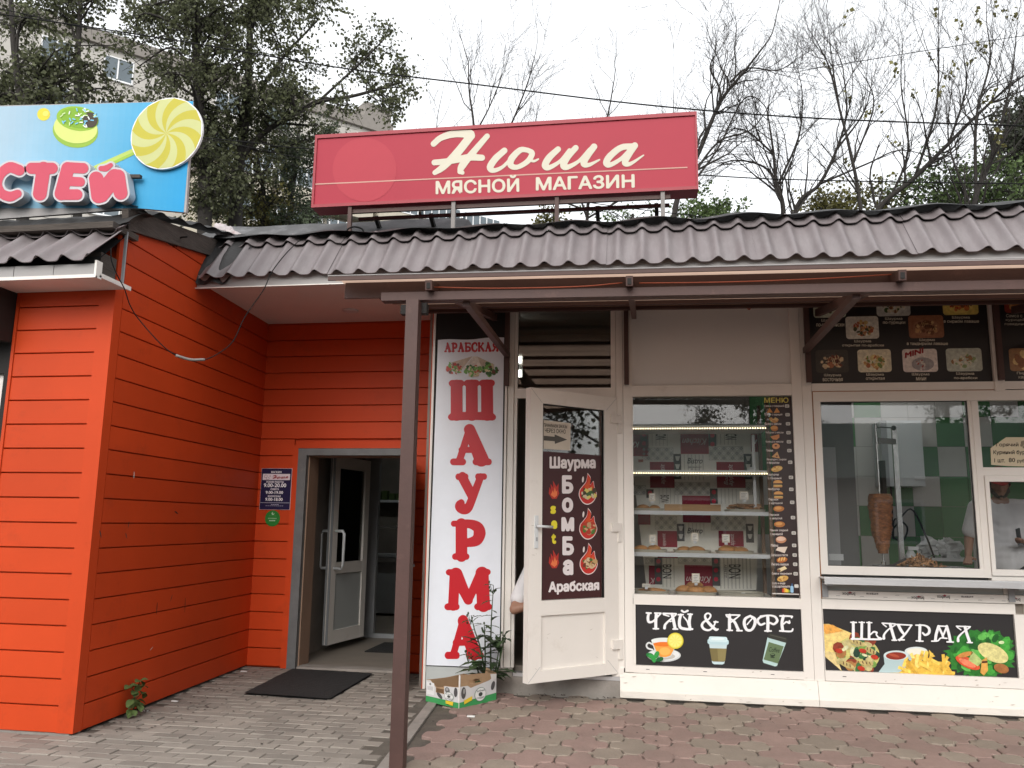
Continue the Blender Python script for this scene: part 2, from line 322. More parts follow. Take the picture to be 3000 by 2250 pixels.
def font2d(body, bold=0.0, shear=0.0):
    """text as a clean filled outline: the glyphs are sampled on a fine grid, emboldened there and contoured."""
    k = (body, bold, shear)
    if k not in _tc:
        c = bpy.data.curves.new('t', 'FONT'); c.body = body; c.size = 1.0; c.resolution_u = 3; c.shear = shear
        o = bpy.data.objects.new('t', c); COL.objects.link(o); me = o.to_mesh(); me.calc_loop_triangles()
        P = np.array([v.co[:2] for v in me.vertices]); T = [tuple(t.vertices) for t in me.loop_triangles]
        o.to_mesh_clear(); bpy.data.objects.remove(o); bpy.data.curves.remove(c)
        n = 26 if len(body) > 9 else 34; ss = 3; h = 1.0/(n*ss); lo = P.min(0)-.12; hi = P.max(0)+.12
        nx, ny = int((hi[0]-lo[0])/h)+2, int((hi[1]-lo[1])/h)+2; G = np.zeros((ny, nx), bool)
        for t in T:
            a, b, d = P[t[0]], P[t[1]], P[t[2]]; q0 = np.floor((np.minimum(np.minimum(a, b), d)-lo)/h).astype(int); q1 = np.ceil((np.maximum(np.maximum(a, b), d)-lo)/h).astype(int)+1
            X, Y = np.meshgrid(lo[0]+np.arange(q0[0], q1[0])*h, lo[1]+np.arange(q0[1], q1[1])*h)
            e = lambda u, w: (w[0]-u[0])*(Y-u[1])-(w[1]-u[1])*(X-u[0])
            e1, e2, e3 = e(a, b), e(b, d), e(d, a); eps = 1e-7
            G[q0[1]:q1[1], q0[0]:q1[0]] |= ((e1 >= -eps) & (e2 >= -eps) & (e3 >= -eps)) | ((e1 <= eps) & (e2 <= eps) & (e3 <= eps))
        r = int(round(bold/h))
        if r > 0:
            H = G.copy()
            for dy in range(-r, r+1):
                for dx in range(-r, r+1):
                    if dx*dx+dy*dy <= r*r+.5: H |= np.roll(np.roll(G, dy, 0), dx, 1)
            G = H
        A = G.astype(float)
        for ax in (0, 1): A = (np.roll(A, 1, ax)+A+np.roll(A, -1, ax))/3
        V, F, E = contour2d(.5-A[::ss, ::ss], lo[0], lo[1], h*ss); _tc[k] = (V, F)
    return _tc[k]
def smooth_path(P, n=5):
    P = [np.array(p, float) for p in P]
    if len(P) < 3: return np.array(P)
    Q = [2*P[0]-P[1]]+P+[2*P[-1]-P[-2]]; o = []
    for i in range(1, len(Q)-2):
        a, b, c, d = Q[i-1:i+3]
        for k in range(n):
            t = k/n; o.append(0.5*(2*b+(c-a)*t+(2*a-5*b+4*c-d)*t*t+(3*b-3*c+d-a)*t**3))
    o.append(Q[-2]); return np.array(o)
def strokes2d(S, step, grow=0.0, smooth=True):
    """S: list of (points, radius or [r0,r1]); union of round strokes -> filled 2-D mesh (marching squares) and its outline segments."""
    segs = []
    for st in S:
        P = smooth_path(st[0]) if smooth else np.array(st[0], float); r = st[1]
        rr = np.full(len(P), float(r)) if np.isscalar(r) else np.interp(np.linspace(0, 1, len(P)), np.linspace(0, 1, len(r)), r)
        if len(P) == 1: P = np.vstack([P, P+1e-4]); rr = np.array([rr[0], rr[0]])
        for i in range(len(P)-1): segs.append((P[i], P[i+1], rr[i]+grow, rr[i+1]+grow))
    A = np.array([p for sg in segs for p in sg[:2]]); rm = max(max(sg[2], sg[3]) for sg in segs)
    lo = A.min(0)-rm-2*step; hi = A.max(0)+rm+2*step
    nx = int((hi[0]-lo[0])/step)+1; ny = int((hi[1]-lo[1])/step)+1
    X, Y = np.meshgrid(lo[0]+np.arange(nx)*step, lo[1]+np.arange(ny)*step); D = np.full(X.shape, 1e9)
    for a, b, r0, r1 in segs:
        d = b-a; L = d@d+1e-12; t = np.clip(((X-a[0])*d[0]+(Y-a[1])*d[1])/L, 0, 1)
        D = np.minimum(D, np.hypot(X-a[0]-t*d[0], Y-a[1]-t*d[1])-(r0+(r1-r0)*t))
    return contour2d(D, lo[0], lo[1], step)
class Print:
    def __init__(s, fr, zc=ID, lift=0.0012, base=0.0): s.fr = fr; s.zc = zc; s.mb = MB(); s.lift = lift; s.base = base
    def uv(s, x, y): return s.fr.hit(*s.zc(x, y))
    def put(s, V, F, col, l): s.mb.add([s.fr.pt(a, b, s.base+l*s.lift) for a, b in V], F, 0, col)
    def poly(s, pts, col, l=1): s.put(pts, [tuple(range(len(pts)))], col, l)
    def zpoly(s, pts, col, l=1): s.poly([s.uv(*p) for p in pts][::-1], col, l)
    def ell(s, c, rx, ry, col, l=1, rot=0.0, n=18):
        s.poly([(c[0]+rx*math.cos(t)*math.cos(rot)-ry*math.sin(t)*math.sin(rot), c[1]+rx*math.cos(t)*math.sin(rot)+ry*math.sin(t)*math.cos(rot)) for t in np.arange(n)*2*pi/n], col, l)
    def zell(s, c, rx, ry, col, l=1, rot=0.0, n=18):
        s.zpoly([(c[0]+rx*math.cos(t)*math.cos(rot)-ry*math.sin(t)*math.sin(rot), c[1]+rx*math.cos(t)*math.sin(rot)+ry*math.sin(t)*math.cos(rot)) for t in np.arange(n)*2*pi/n], col, l)
    def rrect(s, x0, y0, x1, y1, r, col, l=1, n=4):
        pts = []
        for cx, cy, a0 in ((x1-r, y0+r, -pi/2), (x1-r, y1-r, 0), (x0+r, y1-r, pi/2), (x0+r, y0+r, pi)):
            pts += [(cx+r*math.cos(a0+k*pi/2/n), cy+r*math.sin(a0+k*pi/2/n)) for k in range(n+1)]
        s.poly(pts, col, l)
    def zrrect(s, x0, y0, x1, y1, r, col, l=1):
        a = s.uv(x0, y1); b = s.uv(x1, y0); k = abs(b[0]-a[0])/max(1e-6, abs(x1-x0)); s.rrect(a[0], a[1], b[0], b[1], r*k, col, l)
    def fit(s, V, F, bl, br, tl, col, l=1):
        V = np.array(V); lo = V.min(0); sz = V.max(0)-lo; T = (V-lo)/sz; bl, br, tl = map(np.array, (bl, br, tl))
        s.put([bl+(br-bl)*a+(tl-bl)*b for a, b in T], F, col, l)
    def text(s, t, x0, y0, x1, y1, col, l=2, bold=0.0, shear=0.0):
        V, F = font2d(t, bold, shear); s.fit(V, F, (x0, y0), (x1, y0), (x0, y1), col, l)
    def ztext(s, t, x0, y0, x1, y1, col, l=2, bold=0.0, dy=0.0, shear=0.0, rot=0):   # x0,y0 top left; dy: drop of the right end
        V, F = font2d(t, bold, shear); V = V.copy()
        if rot == 180: V = -V
        if rot == 90: V = np.stack([-V[:, 1], V[:, 0]], 1)
        if rot == -90: V = np.stack([V[:, 1], -V[:, 0]], 1)
        s.fit(V, F, s.uv(x0, y1), s.uv(x1, y1+dy), s.uv(x0, y0), col, l)
    def zstrokes(s, S, step, col, l=2, grow=0.0, smooth=True):
        V, F, E = strokes2d(S, step, grow, smooth); F = [f[::-1] for f in F]; s.put([s.uv(*p) for p in V], F, col, l)
    def ggl(s, S, bl, br, tl, col, l=2, step=0.035, grow=0.0):
        V, F, E = strokes2d(S, step, grow); s.fit(V, F, bl, br, tl, col, l)
    def zgl(s, S, x0, y0, x1, y1, col, l=2, step=0.035, grow=0.0, dy=0.0):
        s.ggl(S, s.uv(x0, y1), s.uv(x1, y1+dy), s.uv(x0, y0), col, l, step, grow)
    def blobs(s, c, w_, h_, cols, n, l=2, smin=.08, smax=.2, zz=False):
        for i in range(n):
            a = R.uniform(0, 2*pi); q = math.sqrt(R.random()); p = (c[0]+w_/2*q*math.cos(a), c[1]+h_/2*q*math.sin(a))
            k = R.uniform(smin, smax)*min(w_, h_)*1.3; f = R.uniform(.4, 1.0)
            (s.zell if zz else s.ell)(p, k, k*f, R.choice(cols), l+0.1*i, R.uniform(0, pi), 8)
    def build(s, name, parent, m='print'): return s.mb.build(name, m, parent)
WHITE = srgb(238, 238, 240); BLACK = srgb(28, 26, 27)

# ================================================================== THE GROUND
YF, YR, YL = 7.2, 7.85, 5.17
XK = lambda Y: -1.645+(6.554-Y)*0.094            # where the grey pavers meet the red ones
g = MB(); g.grid(lambda a, b: (-400+800*a, -300+800*b, -0.035), 8, 8)
tag(g.build('ground', 'asph'), kind='structure')

def chamfer_box(x, y, z, c=0.006):
    mb = MB(); V = []
    for (k, zz) in ((0, -0.05), (0, z-c), (c, z)):
        V += [(-x+k, -y+k, zz), (x-k, -y+k, zz), (x-k, y-k, zz), (-x+k, y-k, zz)]
    F = [(4*i+j, 4*i+(j+1) % 4, 4*i+4+(j+1) % 4, 4*i+4+j) for i in range(2) for j in range(4)]+[(8, 9, 10, 11)]
    return mb.add(V, F)
pv = MB(); pv.box(-9, 0, 0, 9, -0.05, -0.009)
P = MB(); P.add([(-9, 2.6, -.006), (XK(2.6)-.06, 2.6, -.006), (XK(7.86)-.06, 7.86, -.006), (-9, 7.86, -.006)], [(0, 1, 2, 3)])
pave = tag(P.build('brick_pavement', 'paved'), kind='structure')
me = [chamfer_box(.0995, .0500, 0.0, c).mesh('paver', 'pave') for c in (.003, .004, .006)]
slots = []
for j in range(-26, 32):
    y = 5.2+j*0.1035
    if not 2.7 < y < 7.82: continue
    for i in range(-30, 24):
        x = -2.6+i*0.2045+(0.102 if j % 2 else 0)+0.012*math.sin(j*1.7)
        if x+.1 > XK(y)-.065: continue
        if y > 5.13 and x < -3.66-(y-5.17)*.05: continue
        if x < -6.5: continue
        u = fwd@(np.array((x, y, 0))-CAM); px = CX+FPX*(right@(np.array((x, y, 0))-CAM))/u; py = CY+FPX*(down@(np.array((x, y, 0))-CAM))/u
        slots.append((not (-60 < px < 1250 and py < 2290), u, x, y))
slots.sort(); rest = MB()
for k, (hid, u, x, y) in enumerate(slots):
    z = R.uniform(-.002, .003); rz = R.gauss(0, .012)
    if k < 290:
        o = link('paver', me[k % 3], pave, (x+R.gauss(0, .002), y, z)); o.rotation_euler = (R.gauss(0, .012), R.gauss(0, .012), rz)
    else: rest.box(x-.0965, x+.0965, y-.0465, y+.0465, -.05, z)
tag(rest.build('paver_field', 'pave', pave), kind='stuff')
k = MB()
for i in range(9):
    ya, yb = 2.6+i*.56, 2.6+i*.56+.55
    k.add([(XK(ya)-.055, ya, -.05), (XK(ya)+.02, ya, -.05), (XK(yb)+.02, yb, -.05), (XK(yb)-.055, yb, -.05),
           (XK(ya)-.055, ya, .004), (XK(ya)+.02, ya, .004), (XK(yb)+.02, yb, .004), (XK(yb)-.055, yb, .004)],
          [(4, 5, 6, 7), (0, 1, 5, 4), (1, 2, 6, 5), (2, 3, 7, 6), (3, 0, 4, 7)])
tag(k.build('kerb_strip', 'conc'), kind='structure')
# decorative curvy pavers on the right
P = MB(); P.add([(XK(2.6)+.025, 2.6, -.0135), (8, 2.6, -.0135), (8, 7.3, -.0135), (XK(7.3)+.025, 7.3, -.0135)], [(0, 1, 2, 3)])
lily = tag(P.build('curved_pavement', 'paved'), kind='structure')
HX, HY, TIP = .155, .195, .83                    # small lantern-shaped stones, big ones filling the rest
def arc_(n):                                      # one edge of the small stone, right tip to top tip, in half-pitch units
    o = []
    for i in range(n+1):
        t = i/n; e = .19*math.sin(pi*t)*(-1.35+2.1*math.sin(pi*t)**2); o.append((TIP*(1-t)+e*.707, TIP*t+e*.707))
    return o
def ogee(sign, gap=.0045, n=7):
    E_ = arc_(n); pts = []
    for q in range(4):
        c, s_ = ((1, 0), (0, 1), (-1, 0), (0, -1))[q]
        ed = E_[:-1] if sign > 0 else [(1-x, 1-y) for x, y in E_[::-1]]
        for x, y in ed: pts.append(((x*c-y*s_)*HX, (x*s_+y*c)*HY))
    P_ = np.array(pts); T_ = np.roll(P_, -1, 0)-np.roll(P_, 1, 0); N_ = np.stack([T_[:, 1], -T_[:, 0]], 1); N_ /= np.linalg.norm(N_, axis=1)[:, None]
    return [tuple(p) for p in P_-N_*gap]
def ogee_mesh(sign):
    pts = ogee(sign); n = len(pts); V = [(p[0], p[1], -.05) for p in pts]+[(p[0], p[1], -.005) for p in pts]+[(p[0]*.965, p[1]*.965, 0) for p in pts]
    return MB().add(V, [(i, (i+1) % n, n+(i+1) % n, n+i) for i in range(n)]+[(n+i, n+(i+1) % n, 2*n+(i+1) % n, 2*n+i) for i in range(n)]+[tuple(2*n+i for i in range(n))])
mm = {(s_, m): ogee_mesh(s_).mesh('paver', m) for s_ in (1, -1) for m in ('pred', 'pyel')}
slots = []
for j in range(-12, 24):
    for i in range(-16, 60):
        for t in (0, 1):
            x = 2*HX*(i+.5*t); y = 4.6+2*HY*(j+.5*t)
            x, y = x+.06, y+.11
            if not 2.75 < y < 7.12 or x > 6.0 or x-.15 < XK(y)+.0: continue
            u = fwd@(np.array((x, y, 0))-CAM); px = CX+FPX*(right@(np.array((x, y, 0))-CAM))/u; py = CY+FPX*(down@(np.array((x, y, 0))-CAM))/u
            slots.append((not (1050 < px < 3060 and py < 2300), u, x, y, t))
slots.sort(); rest = MB()
for k, (hid, u, x, y, t) in enumerate(slots):
    c = 'pyel' if R.random() < (.8 if t == 0 else .14) else 'pred'; z = R.uniform(-.006, .004)
    if k < 296:
        o = link('paver', mm[(1 if t == 0 else -1, c)], lily, (x, y, z)); o.rotation_euler = (R.gauss(0, .014), R.gauss(0, .014), R.gauss(0, .012))
    else:
        pts = ogee(1 if t == 0 else -1, n=4); n = len(pts)
        rest.add([(x+p[0], y+p[1], z) for p in pts]+[(x+p[0], y+p[1], -.05) for p in pts], [tuple(range(n))]+[(n+i, n+(i+1) % n, (i+1) % n, i) for i in range(n)], 0 if c == 'pred' else 1)
tag(rest.build('paver_field', ['pred', 'pyel'], lily), kind='stuff')
# narrow strip of dirt along the kiosk foot, grit
# ================================================================== THE RED SHOP
shop = thing('red_shop_building', 'red plank-clad shop building with a recessed open entrance and brown metal roof edges', 'building', (-3.7, 5.17, 0))
PH = 0.1685
def plank_mesh(L, fr_len=None):
    prof = [(.003, .004), (-.019, .004), (-.022, .0075), (-.022, PH-.0055), (-.020, PH-.004), (.003, PH-.004)]; V = [(x, y, z) for x in (0, L) for (y, z) in prof]; n = len(prof)
    return MB().add(V, [(i, n+i, n+(i+1) % n, (i+1) % n) for i in range(n)]+[tuple(range(n-1, -1, -1)), tuple(range(n, 2*n))])
def planks(parent, p0, p1, z0, z1, x_cut=None, holes=()):
    """p0 -> p1 in plan, wall seen from the side where p1 lies to the right."""
    p0 = np.array(p0); p1 = np.array(p1); d = p1-p0; L = np.linalg.norm(d); a = math.atan2(d[1], d[0]); cache = {}
    k = 0
    while z0+k*PH < z1:
        z = z0+k*PH; s0, s1 = (0, L)
        if x_cut: s0, s1 = x_cut(z, L)
        runs = [(s0, s1)]
        for (h0, h1, hz) in holes:
            if z < hz-.05: runs = [r for q in runs for r in ((q[0], min(q[1], h0)), (max(q[0], h1), q[1])) if r[1]-r[0] > .02]
        for (r0, r1) in runs:
            if r1-r0 < .03: continue
            key = round(r1-r0, 3)
            if key not in cache: cache[key] = plank_mesh(r1-r0).mesh('plank', 'red')
            q = p0+d/L*r0; o = link('plank', cache[key], parent, (q[0], q[1], z)); o.rotation_euler = (0, 0, a)
        k += 1
# front wall, left of the corner
XC, XI = -3.70, -3.84
fw = MB(); fw.box(-4.44, XC-.004, YL+.004, YL+.14, .02, 3.42); fw = fw.build('front_wall', 'red', shop)
planks(fw, (-4.42, YL), (-3.798, YL), .012, 2.95)
MB().box(-3.798, XC, YL-.022, YL+.05, .015, 3.02).build('corner_trim', 'red', fw)
MB().box(-4.445, -4.422, YL-.03, YL+.05, .015, 3.02).build('edge_trim', 'red', fw)
MB().box(-4.46, XC-.01, YL-.012, YL+.1, -.05, .016).build('footing', 'conc', shop)
# side wall, from the corner back to the recess
rake = lambda Y: 3.455+(Y-5.28)*0.19
sd_ = np.array((XI-XC, YR-YL)); SL = np.linalg.norm(sd_); su = sd_/SL
sw = MB(); n_ = np.array((su[1], -su[0]))
A_ = np.array((XC, YL))-n_*.01; B_ = np.array((XI, YR))-n_*.01
sw.add([(A_[0], A_[1], .02), (B_[0], B_[1], .02), (B_[0], B_[1], rake(YR)), (A_[0], A_[1], rake(YL)),
        (A_[0]-.12, A_[1], .02), (B_[0]-.12, B_[1], .02), (B_[0]-.12, B_[1], rake(YR)), (A_[0]-.12, A_[1], rake(YL))],
       [(0, 1, 2, 3), (7, 6, 5, 4), (3, 2, 6, 7), (0, 3, 7, 4), (1, 5, 6, 2), (0, 4, 5, 1)])
sw = sw.build('side_wall', 'red', shop)
planks(sw, (XC, YL), (XI, YR), .012, 4.0, x_cut=lambda z, L: (max(.075, (z+.02-3.455)/.19+.11), L-.004) if z+.05 < rake(YR) else (0, 0))
MB().add([(XC, YL-.022, .015), (XC+.0225, YL-.022, .015), (XC+.019, YL+.07, .015), (XC-.01, YL+.07, .015),
          (XC, YL-.022, 3.42), (XC+.0225, YL-.022, 3.42), (XC+.019, YL+.07, 3.42), (XC-.01, YL+.07, 3.42)],
         [(0, 1, 5, 4), (1, 2, 6, 5), (2, 3, 7, 6), (3, 0, 4, 7), (4, 5, 6, 7)]).build('corner_trim', 'red', sw)
# recess wall with the entrance
OX0, OX1, OZ = -3.31, -2.30, 2.035
rw = MB(); rw.box(XI-.05, OX0-.1, YR+.012, YR+.12, .0, 3.6); rw.box(OX1+.01, -1.70, YR+.012, YR+.12, .0, 3.6); rw.box(OX0-.1, OX1+.01, YR+.012, YR+.12, OZ+.03, 3.6)
rw = rw.build('recess_wall', 'red', shop)
planks(rw, (XI+.006, YR), (-1.72, YR), .012, 3.39, holes=((OX0-.155-XI, OX1+.09-XI, OZ+.12),))
MB().box(OX0-.163, OX0-.102, YR-.026, YR+.01, 0, OZ+.11).box(OX0-.102, OX1+.07, YR-.026, YR+.01, OZ+.075, OZ+.12).build('door_trim', 'red', rw)
fr_ = MB(); fr_.box(OX0-.10, OX0-.012, YR-.03, YR+.03, 0, OZ+.072); fr_.box(OX0-.012, OX1+.05, YR-.03, YR+.03, OZ+.005, OZ+.072); fr_.box(OX1+.0, OX1+.05, YR-.03, YR+.03, 0, OZ+.005)
ent = fr_.build('door_frame', 'greyframe', shop)
rv = MB(); rv.box(OX0-.035, OX0, YR+.032, YR+.27, 0.0, OZ+.004); rv.box(OX0, OX1, YR+.032, YR+.27, OZ, OZ+.004); rv.box(OX1, OX1+.03, YR+.032, YR+.27, 0, OZ+.004)
rv.build('reveal', 'beige', ent)
# outer steel door folded open against the right side, seen edge on
od = thing('steel_door', None, None, (OX1, YR-.03, 0)) if False else None
a0 = np.array((OX1+.03, YR-.035)); a1 = np.array((-2.005, 6.93))
dd = a1-a0; dl = np.linalg.norm(dd); dfr = Frame((a0[0], a0[1], .02), (dd[0]/dl, dd[1]/dl, 0), (0, 0, 1))
od = MB().fbox(dfr, 0, dl, 0, 1.99, -.02, .022).build('outer_door', 'beige', shop)
MB().fbox(dfr, -.0, dl+.004, 0.0, 1.99, .0225, .03).build('door_skin', 'steel', od)
MB().fbox(dfr, dl-.13, dl-.1, 1.0, 1.03, -.06, -.02).fbox(dfr, dl-.13, dl-.0, 1.005, 1.025, -.075, -.055).build('handle', 'blackp', od)
# vestibule and the dim shop behind it
iv = MB(); iv.box(-3.9, -3.52, YR+.5, 10.05, 0, 2.7); iv.box(-2.2, -2.1, YR+.5, 10.05, 0, 2.7); iv.box(-3.52, -2.2, YR+.12, 10.05, 2.3, 2.36)
iv.box(-3.52, OX0-.036, YR+.13, YR+.27, 0, 2.3)
iv.box(-6.6, -3.47, 10.06, 10.16, 0, 3.0); iv.box(-2.0, 0.2, 10.06, 10.16, 0, 3.0); iv.box(-3.47, -2.0, 10.06, 10.16, 2.2, 3.0)
iv.box(-6.6, 0.2, 14.0, 14.1, 0, 3.0); iv.box(-6.7, -6.6, 10.06, 14.1, 0, 3.0); iv.box(0.2, 0.3, 10.06, 14.1, 0, 3.0); iv.box(-6.6, .2, 10.06, 14.1, 3.0, 3.06)
iv.build('interior_wall', 'inner', shop)
MB().box(-6.7, .3, YR+.13, 14.1, -.02, .012).build('interior_floor', 'floor', shop)
MB().box(OX0, OX1, YR-.02, YR+.13, -.02, .02).build('threshold', 'conc', shop)
MB().box(-3.46, -2.1, 10.0, 10.06, .012, .06).box(-3.46, -3.27, 9.99, 10.06, .06, 2.2).box(-2.3, -2.24, 9.99, 10.06, .06, 2.2).build('inner_frame', 'grey', shop)
mc = thing('meat_counter', 'grey-fronted glass meat counter in the dark shop behind the entrance', 'counter', (-3.2, 12.6, 0))
MB().box(-5.0, -1.6, 12.3, 13.1, .05, .85).build('counter_front', 'grey', mc); MB().box(-5.0, -1.6, 12.25, 12.299, .80, .86).box(-5.0, -1.6, 12.5, 12.54, 1.30, 1.33).build('chrome_strip', 'chrome', mc)
MB().add([(-5.0, 12.28, .86), (-1.6, 12.28, .86), (-1.6, 12.5, 1.30), (-5.0, 12.5, 1.30)], [(0, 1, 2, 3)]).build('glass_front', 'glass', mc); MB().box(-5.0, -1.6, 12.55, 13.1, .86, .9).build('tray_bed', 'enamel', mc)
sl2 = thing('ceiling_lamp', 'lit tube lamp under the ceiling of the shop behind the entrance', 'lamp', (-3.2, 11.6, 2.9)); MB().box(-4.0, -2.4, 11.55, 11.65, 2.93, 2.96).build('lamp_body', 'enamel', sl2); MB().box(-3.98, -2.42, 11.57, 11.63, 2.915, 2.9295).build('lamp_tube', 'tube', sl2)
ws = thing('wall_shelf', 'wall shelf with small yellow and dark packets in the dark shop', 'shelf', (-3.3, 13.8, 1.7)); MB().box(-5, -1.6, 13.6, 13.99, 1.72, 1.76).build('board', 'enamel', ws)
for i in range(26): MB().box(-4.9+i*.125, -4.81+i*.125, 13.62, 13.75, 1.761, 1.86+R.uniform(-.02, .06)).build('packet', R.choice(('leafy', 'dark', 'leafg', 'pine')), ws)
# white inner door leaf standing open
q0 = at_z(*DSP(703, 1403), .06); q0 = np.array((-3.29, 8.5)); q1 = np.array((-3.33, 9.6))
q0 = at_y(*DSP(706, 1200), 8.75)[:2]; q1 = at_y(*DSP(783, 1200), 9.55)[:2]
dd = q1-q0; dl = np.linalg.norm(dd); lf = Frame((q0[0], q0[1], .09), (dd[0]/dl, dd[1]/dl, 0), (0, 0, 1))
HL = 2.02; st = .105
lb = MB(); lb.fbox(lf, 0, st, 0, HL, 0, .06); lb.fbox(lf, dl-st, dl, 0, HL, 0, .06)
for z0, z1 in ((0, .14), (.74, .86), (HL-.13, HL)): lb.fbox(lf, st, dl-st, z0, z1, .001, .059)
leaf_ = lb.build('inner_door', 'pvc', shop)
MB().fbox(lf, st, dl-st, .14, .74, .015, .045).build('panel', 'greyp', leaf_)
MB().fbox(lf, st, dl-st, .86, HL-.13, .028, .034).build('pane', 'glassd', leaf_)
MB().fbox(lf, -.012, -.001, .0, HL, .0, .018).fbox(lf, -.010, -.001, .0, HL, .036, .06).build('door_seal', 'grey', leaf_)
for sgn in (1, -1):
    b0 = .06 if sgn > 0 else 0
    pts = [lf.pt(.055, .80, b0), lf.pt(.055, .80, b0+sgn*.09), lf.pt(.055, .83, b0+sgn*.11), lf.pt(.055, 1.17, b0+sgn*.11), lf.pt(.055, 1.20, b0+sgn*.09), lf.pt(.055, 1.20, b0)]
    MB().tube(pts, .016, 8).build('pull_handle', 'enamel', leaf_, smooth=True)
# soffit over the recess, downlight
MB().box(-3.83, 4.6, 6.30, 7.84, 3.392, 3.41).build('soffit', 'soffit', shop)
ML = at_z(*DSP(757, 670), 3.392)
MB().lathe((ML[0], ML[1], 3.375), [(.05, 0), (.075, 0.004), (.078, .016), (.0, .016)], 16).build('downlight', 'enamel', shop, smooth=True)
# metal tile edge of the roof
def tile_sheet(x0, x1, P0, dirv, mods, amp=.047, pitch=.19, step=.030, nper=18, lip=.030):
    """corrugated metal tile: x along the eave, modules up the slope."""
    mb = MB(); n = max(2, int(round((x1-x0)/pitch*nper))); dirv = np.array(dirv)/np.linalg.norm(dirv); nrm = np.array((0, -dirv[2], dirv[1])); P0 = np.array(P0, float)
    def h(x): c = .5+.5*math.cos(2*pi*x/pitch); return amp*(c**2.2)
    s0 = 0.0
    for L in mods:
        for (sa, sb, la, lb) in ((s0-.018, s0-.0175, step-.006, step), (s0-.0175, s0+L, step, 0.0)):
            k = 1 if sb-sa < .01 else 4
            V = [tuple(np.array((x0+(x1-x0)*i/n, 0, 0))+np.array((0, P0[1], P0[2]))+dirv*(sa+(sb-sa)*j/k)+nrm*(h(x0+(x1-x0)*i/n)+la+(lb-la)*j/k)) for j in range(k+1) for i in range(n+1)]
            mb.add(V, [(j*(n+1)+i, j*(n+1)+i+1, (j+1)*(n+1)+i+1, (j+1)*(n+1)+i) for j in range(k) for i in range(n)])
        s0 += L
    return mb
th = math.radians(52.6)
RE = (0, 6.27, 3.395); RD = (0, math.cos(th), math.sin(th))
roof = MB().add([(-3.80, 6.35, 3.41), (4.6, 6.35, 3.41), (4.6, 6.695, 3.862), (-3.80, 6.695, 3.862)], [(0, 1, 2, 3)]).build('roof_edge', 'dark', shop)
xs = -3.70
while xs < 4.5:
    tile_sheet(xs, min(xs+1.14, 4.56), (0, RE[1]+R.uniform(-.004, .004), RE[2]+R.uniform(-.004, .004)), RD, (.455, .13)).build('roof_sheet', 'roof', roof, smooth=True); xs += 1.14
sc_ = MB()
for i in range(44):
    x = -3.70+.19*i+.095
    for s_ in ((.06, .40)[i % 2], ):
        p = np.array((x, RE[1], RE[2]))+np.array(RD)*(s_ if i % 3 else s_+.02); nrm = np.array((0, -RD[2], RD[1])); sc_.ball(p+nrm*(.024-.05*s_), .0065, n=6, m=4)
sc_.build('roof_screw', 'tar', roof)
MB().box(-3.79, 0.4, 6.285, 6.308, 3.325, 3.44).box(0.4, 4.6, 6.283, 6.308, 3.318, 3.44).build('fascia', 'fascia', shop)
MB().box(-3.79, 4.6, 6.262, 6.274, 3.318, 3.326).build('fascia_lip', 'pvc', shop)
# crumpled felt over the ridge and the flashing at its left end
def ridge(a, b):
    x = -3.86+8.5*a; t = b
    y = 6.53+.40*t; z = 3.855+.075*math.sin(min(1, t*1.6)*1.57)+.012*math.sin(x*9+t*3)+.018*NOI(x*2.3, t*2)+.03*max(0, NOI(x*3.1+7, 3))*t
    return (x, y-.03*(1-t)+.015*NOI(x*4, t*4), z)
from mathutils import noise as _n
def NOI(a, b, c=0.0): return _n.noise(Vector((a+.37, b+.21, c+.11)))
MB().grid(ridge, 190, 7).build('ridge_felt', 'tar', roof)
def flash(a, b):
    s_ = -.03+.66*b; p = np.array((-3.80+.36*a+.06*a*b, RE[1], RE[2]))+np.array(RD)*s_; nrm = np.array((0, -RD[2], RD[1]))
    k = .034+.016*math.sin(a*13)*(1-b*.5)+.01*NOI(a*5, b*5)-(0.05*(1-b)**6)
    p = p+nrm*k; 
    if a > .86: p[0] += .05*NOI(b*6, 2.0)
    return tuple(p)
MB().grid(flash, 22, 12).build('flashing', 'tar', roof)
# lumpy felt roof rising behind the ridge
def hump(a, b):
    x = -4.4+2.9*a; y = 6.9+.75*b; top = 4.385+.035*NOI(x*1.2, 1.0)-.30*max(0, a-.93)/.07
    return (x, y, 3.90+(top-3.90)*b+.015*NOI(x*3, b*3))
MB().grid(hump, 30, 8).add([(-4.4, 7.65, 4.36), (-1.6, 7.65, 4.2), (-1.6, 9.5, 4.1), (-4.4, 9.5, 4.1)], [(0, 1, 2, 3)]).build('felt_roof', 'felt', shop)
MB().box(-9, 5, 7.2, 14.0, 3.62, 3.72).build('flat_roof', 'felt', shop)
# left roof edge over the front wall
t2 = math.radians(45); LD = (0, math.cos(t2), math.sin(t2))
lroof = MB().add([(-6.5, 4.86, 3.08), (-3.66, 4.86, 3.08), (-3.66, 5.25, 3.46), (-6.5, 5.25, 3.46)], [(0, 1, 2, 3)]).build('roof_edge', 'dark', shop)
xs = -6.405
while xs < -3.7:
    x1 = min(xs+1.14, -3.60); tile_sheet(xs, x1, (0, 4.80, 3.075), LD, (.40, .12)).build('roof_sheet', 'roof', lroof, smooth=True); xs += 1.14
for x0, x1 in ((-6.4, -4.215), (-4.21, -3.915), (-3.91, -3.60)):
    MB().box(x0, x1, 4.815, 4.835, 2.99, 3.072).build('fascia_panel', 'fascia', shop)
MB().box(-6.4, -3.585, 4.803, 4.814, 2.972, 2.995).box(-3.60, -3.585, 4.80, 4.86, 2.972, 3.09).build('fascia_lip', 'pvc', shop)
MB().box(-6.4, -3.585, 4.836, YL-.03, 2.985, 3.0).build('soffit', 'soffit', shop)
MB().beam((-3.59, 4.80, 3.0), (-3.60, 5.20, 3.005), .012, .03).build('soffit_edge', 'pvc', shop)
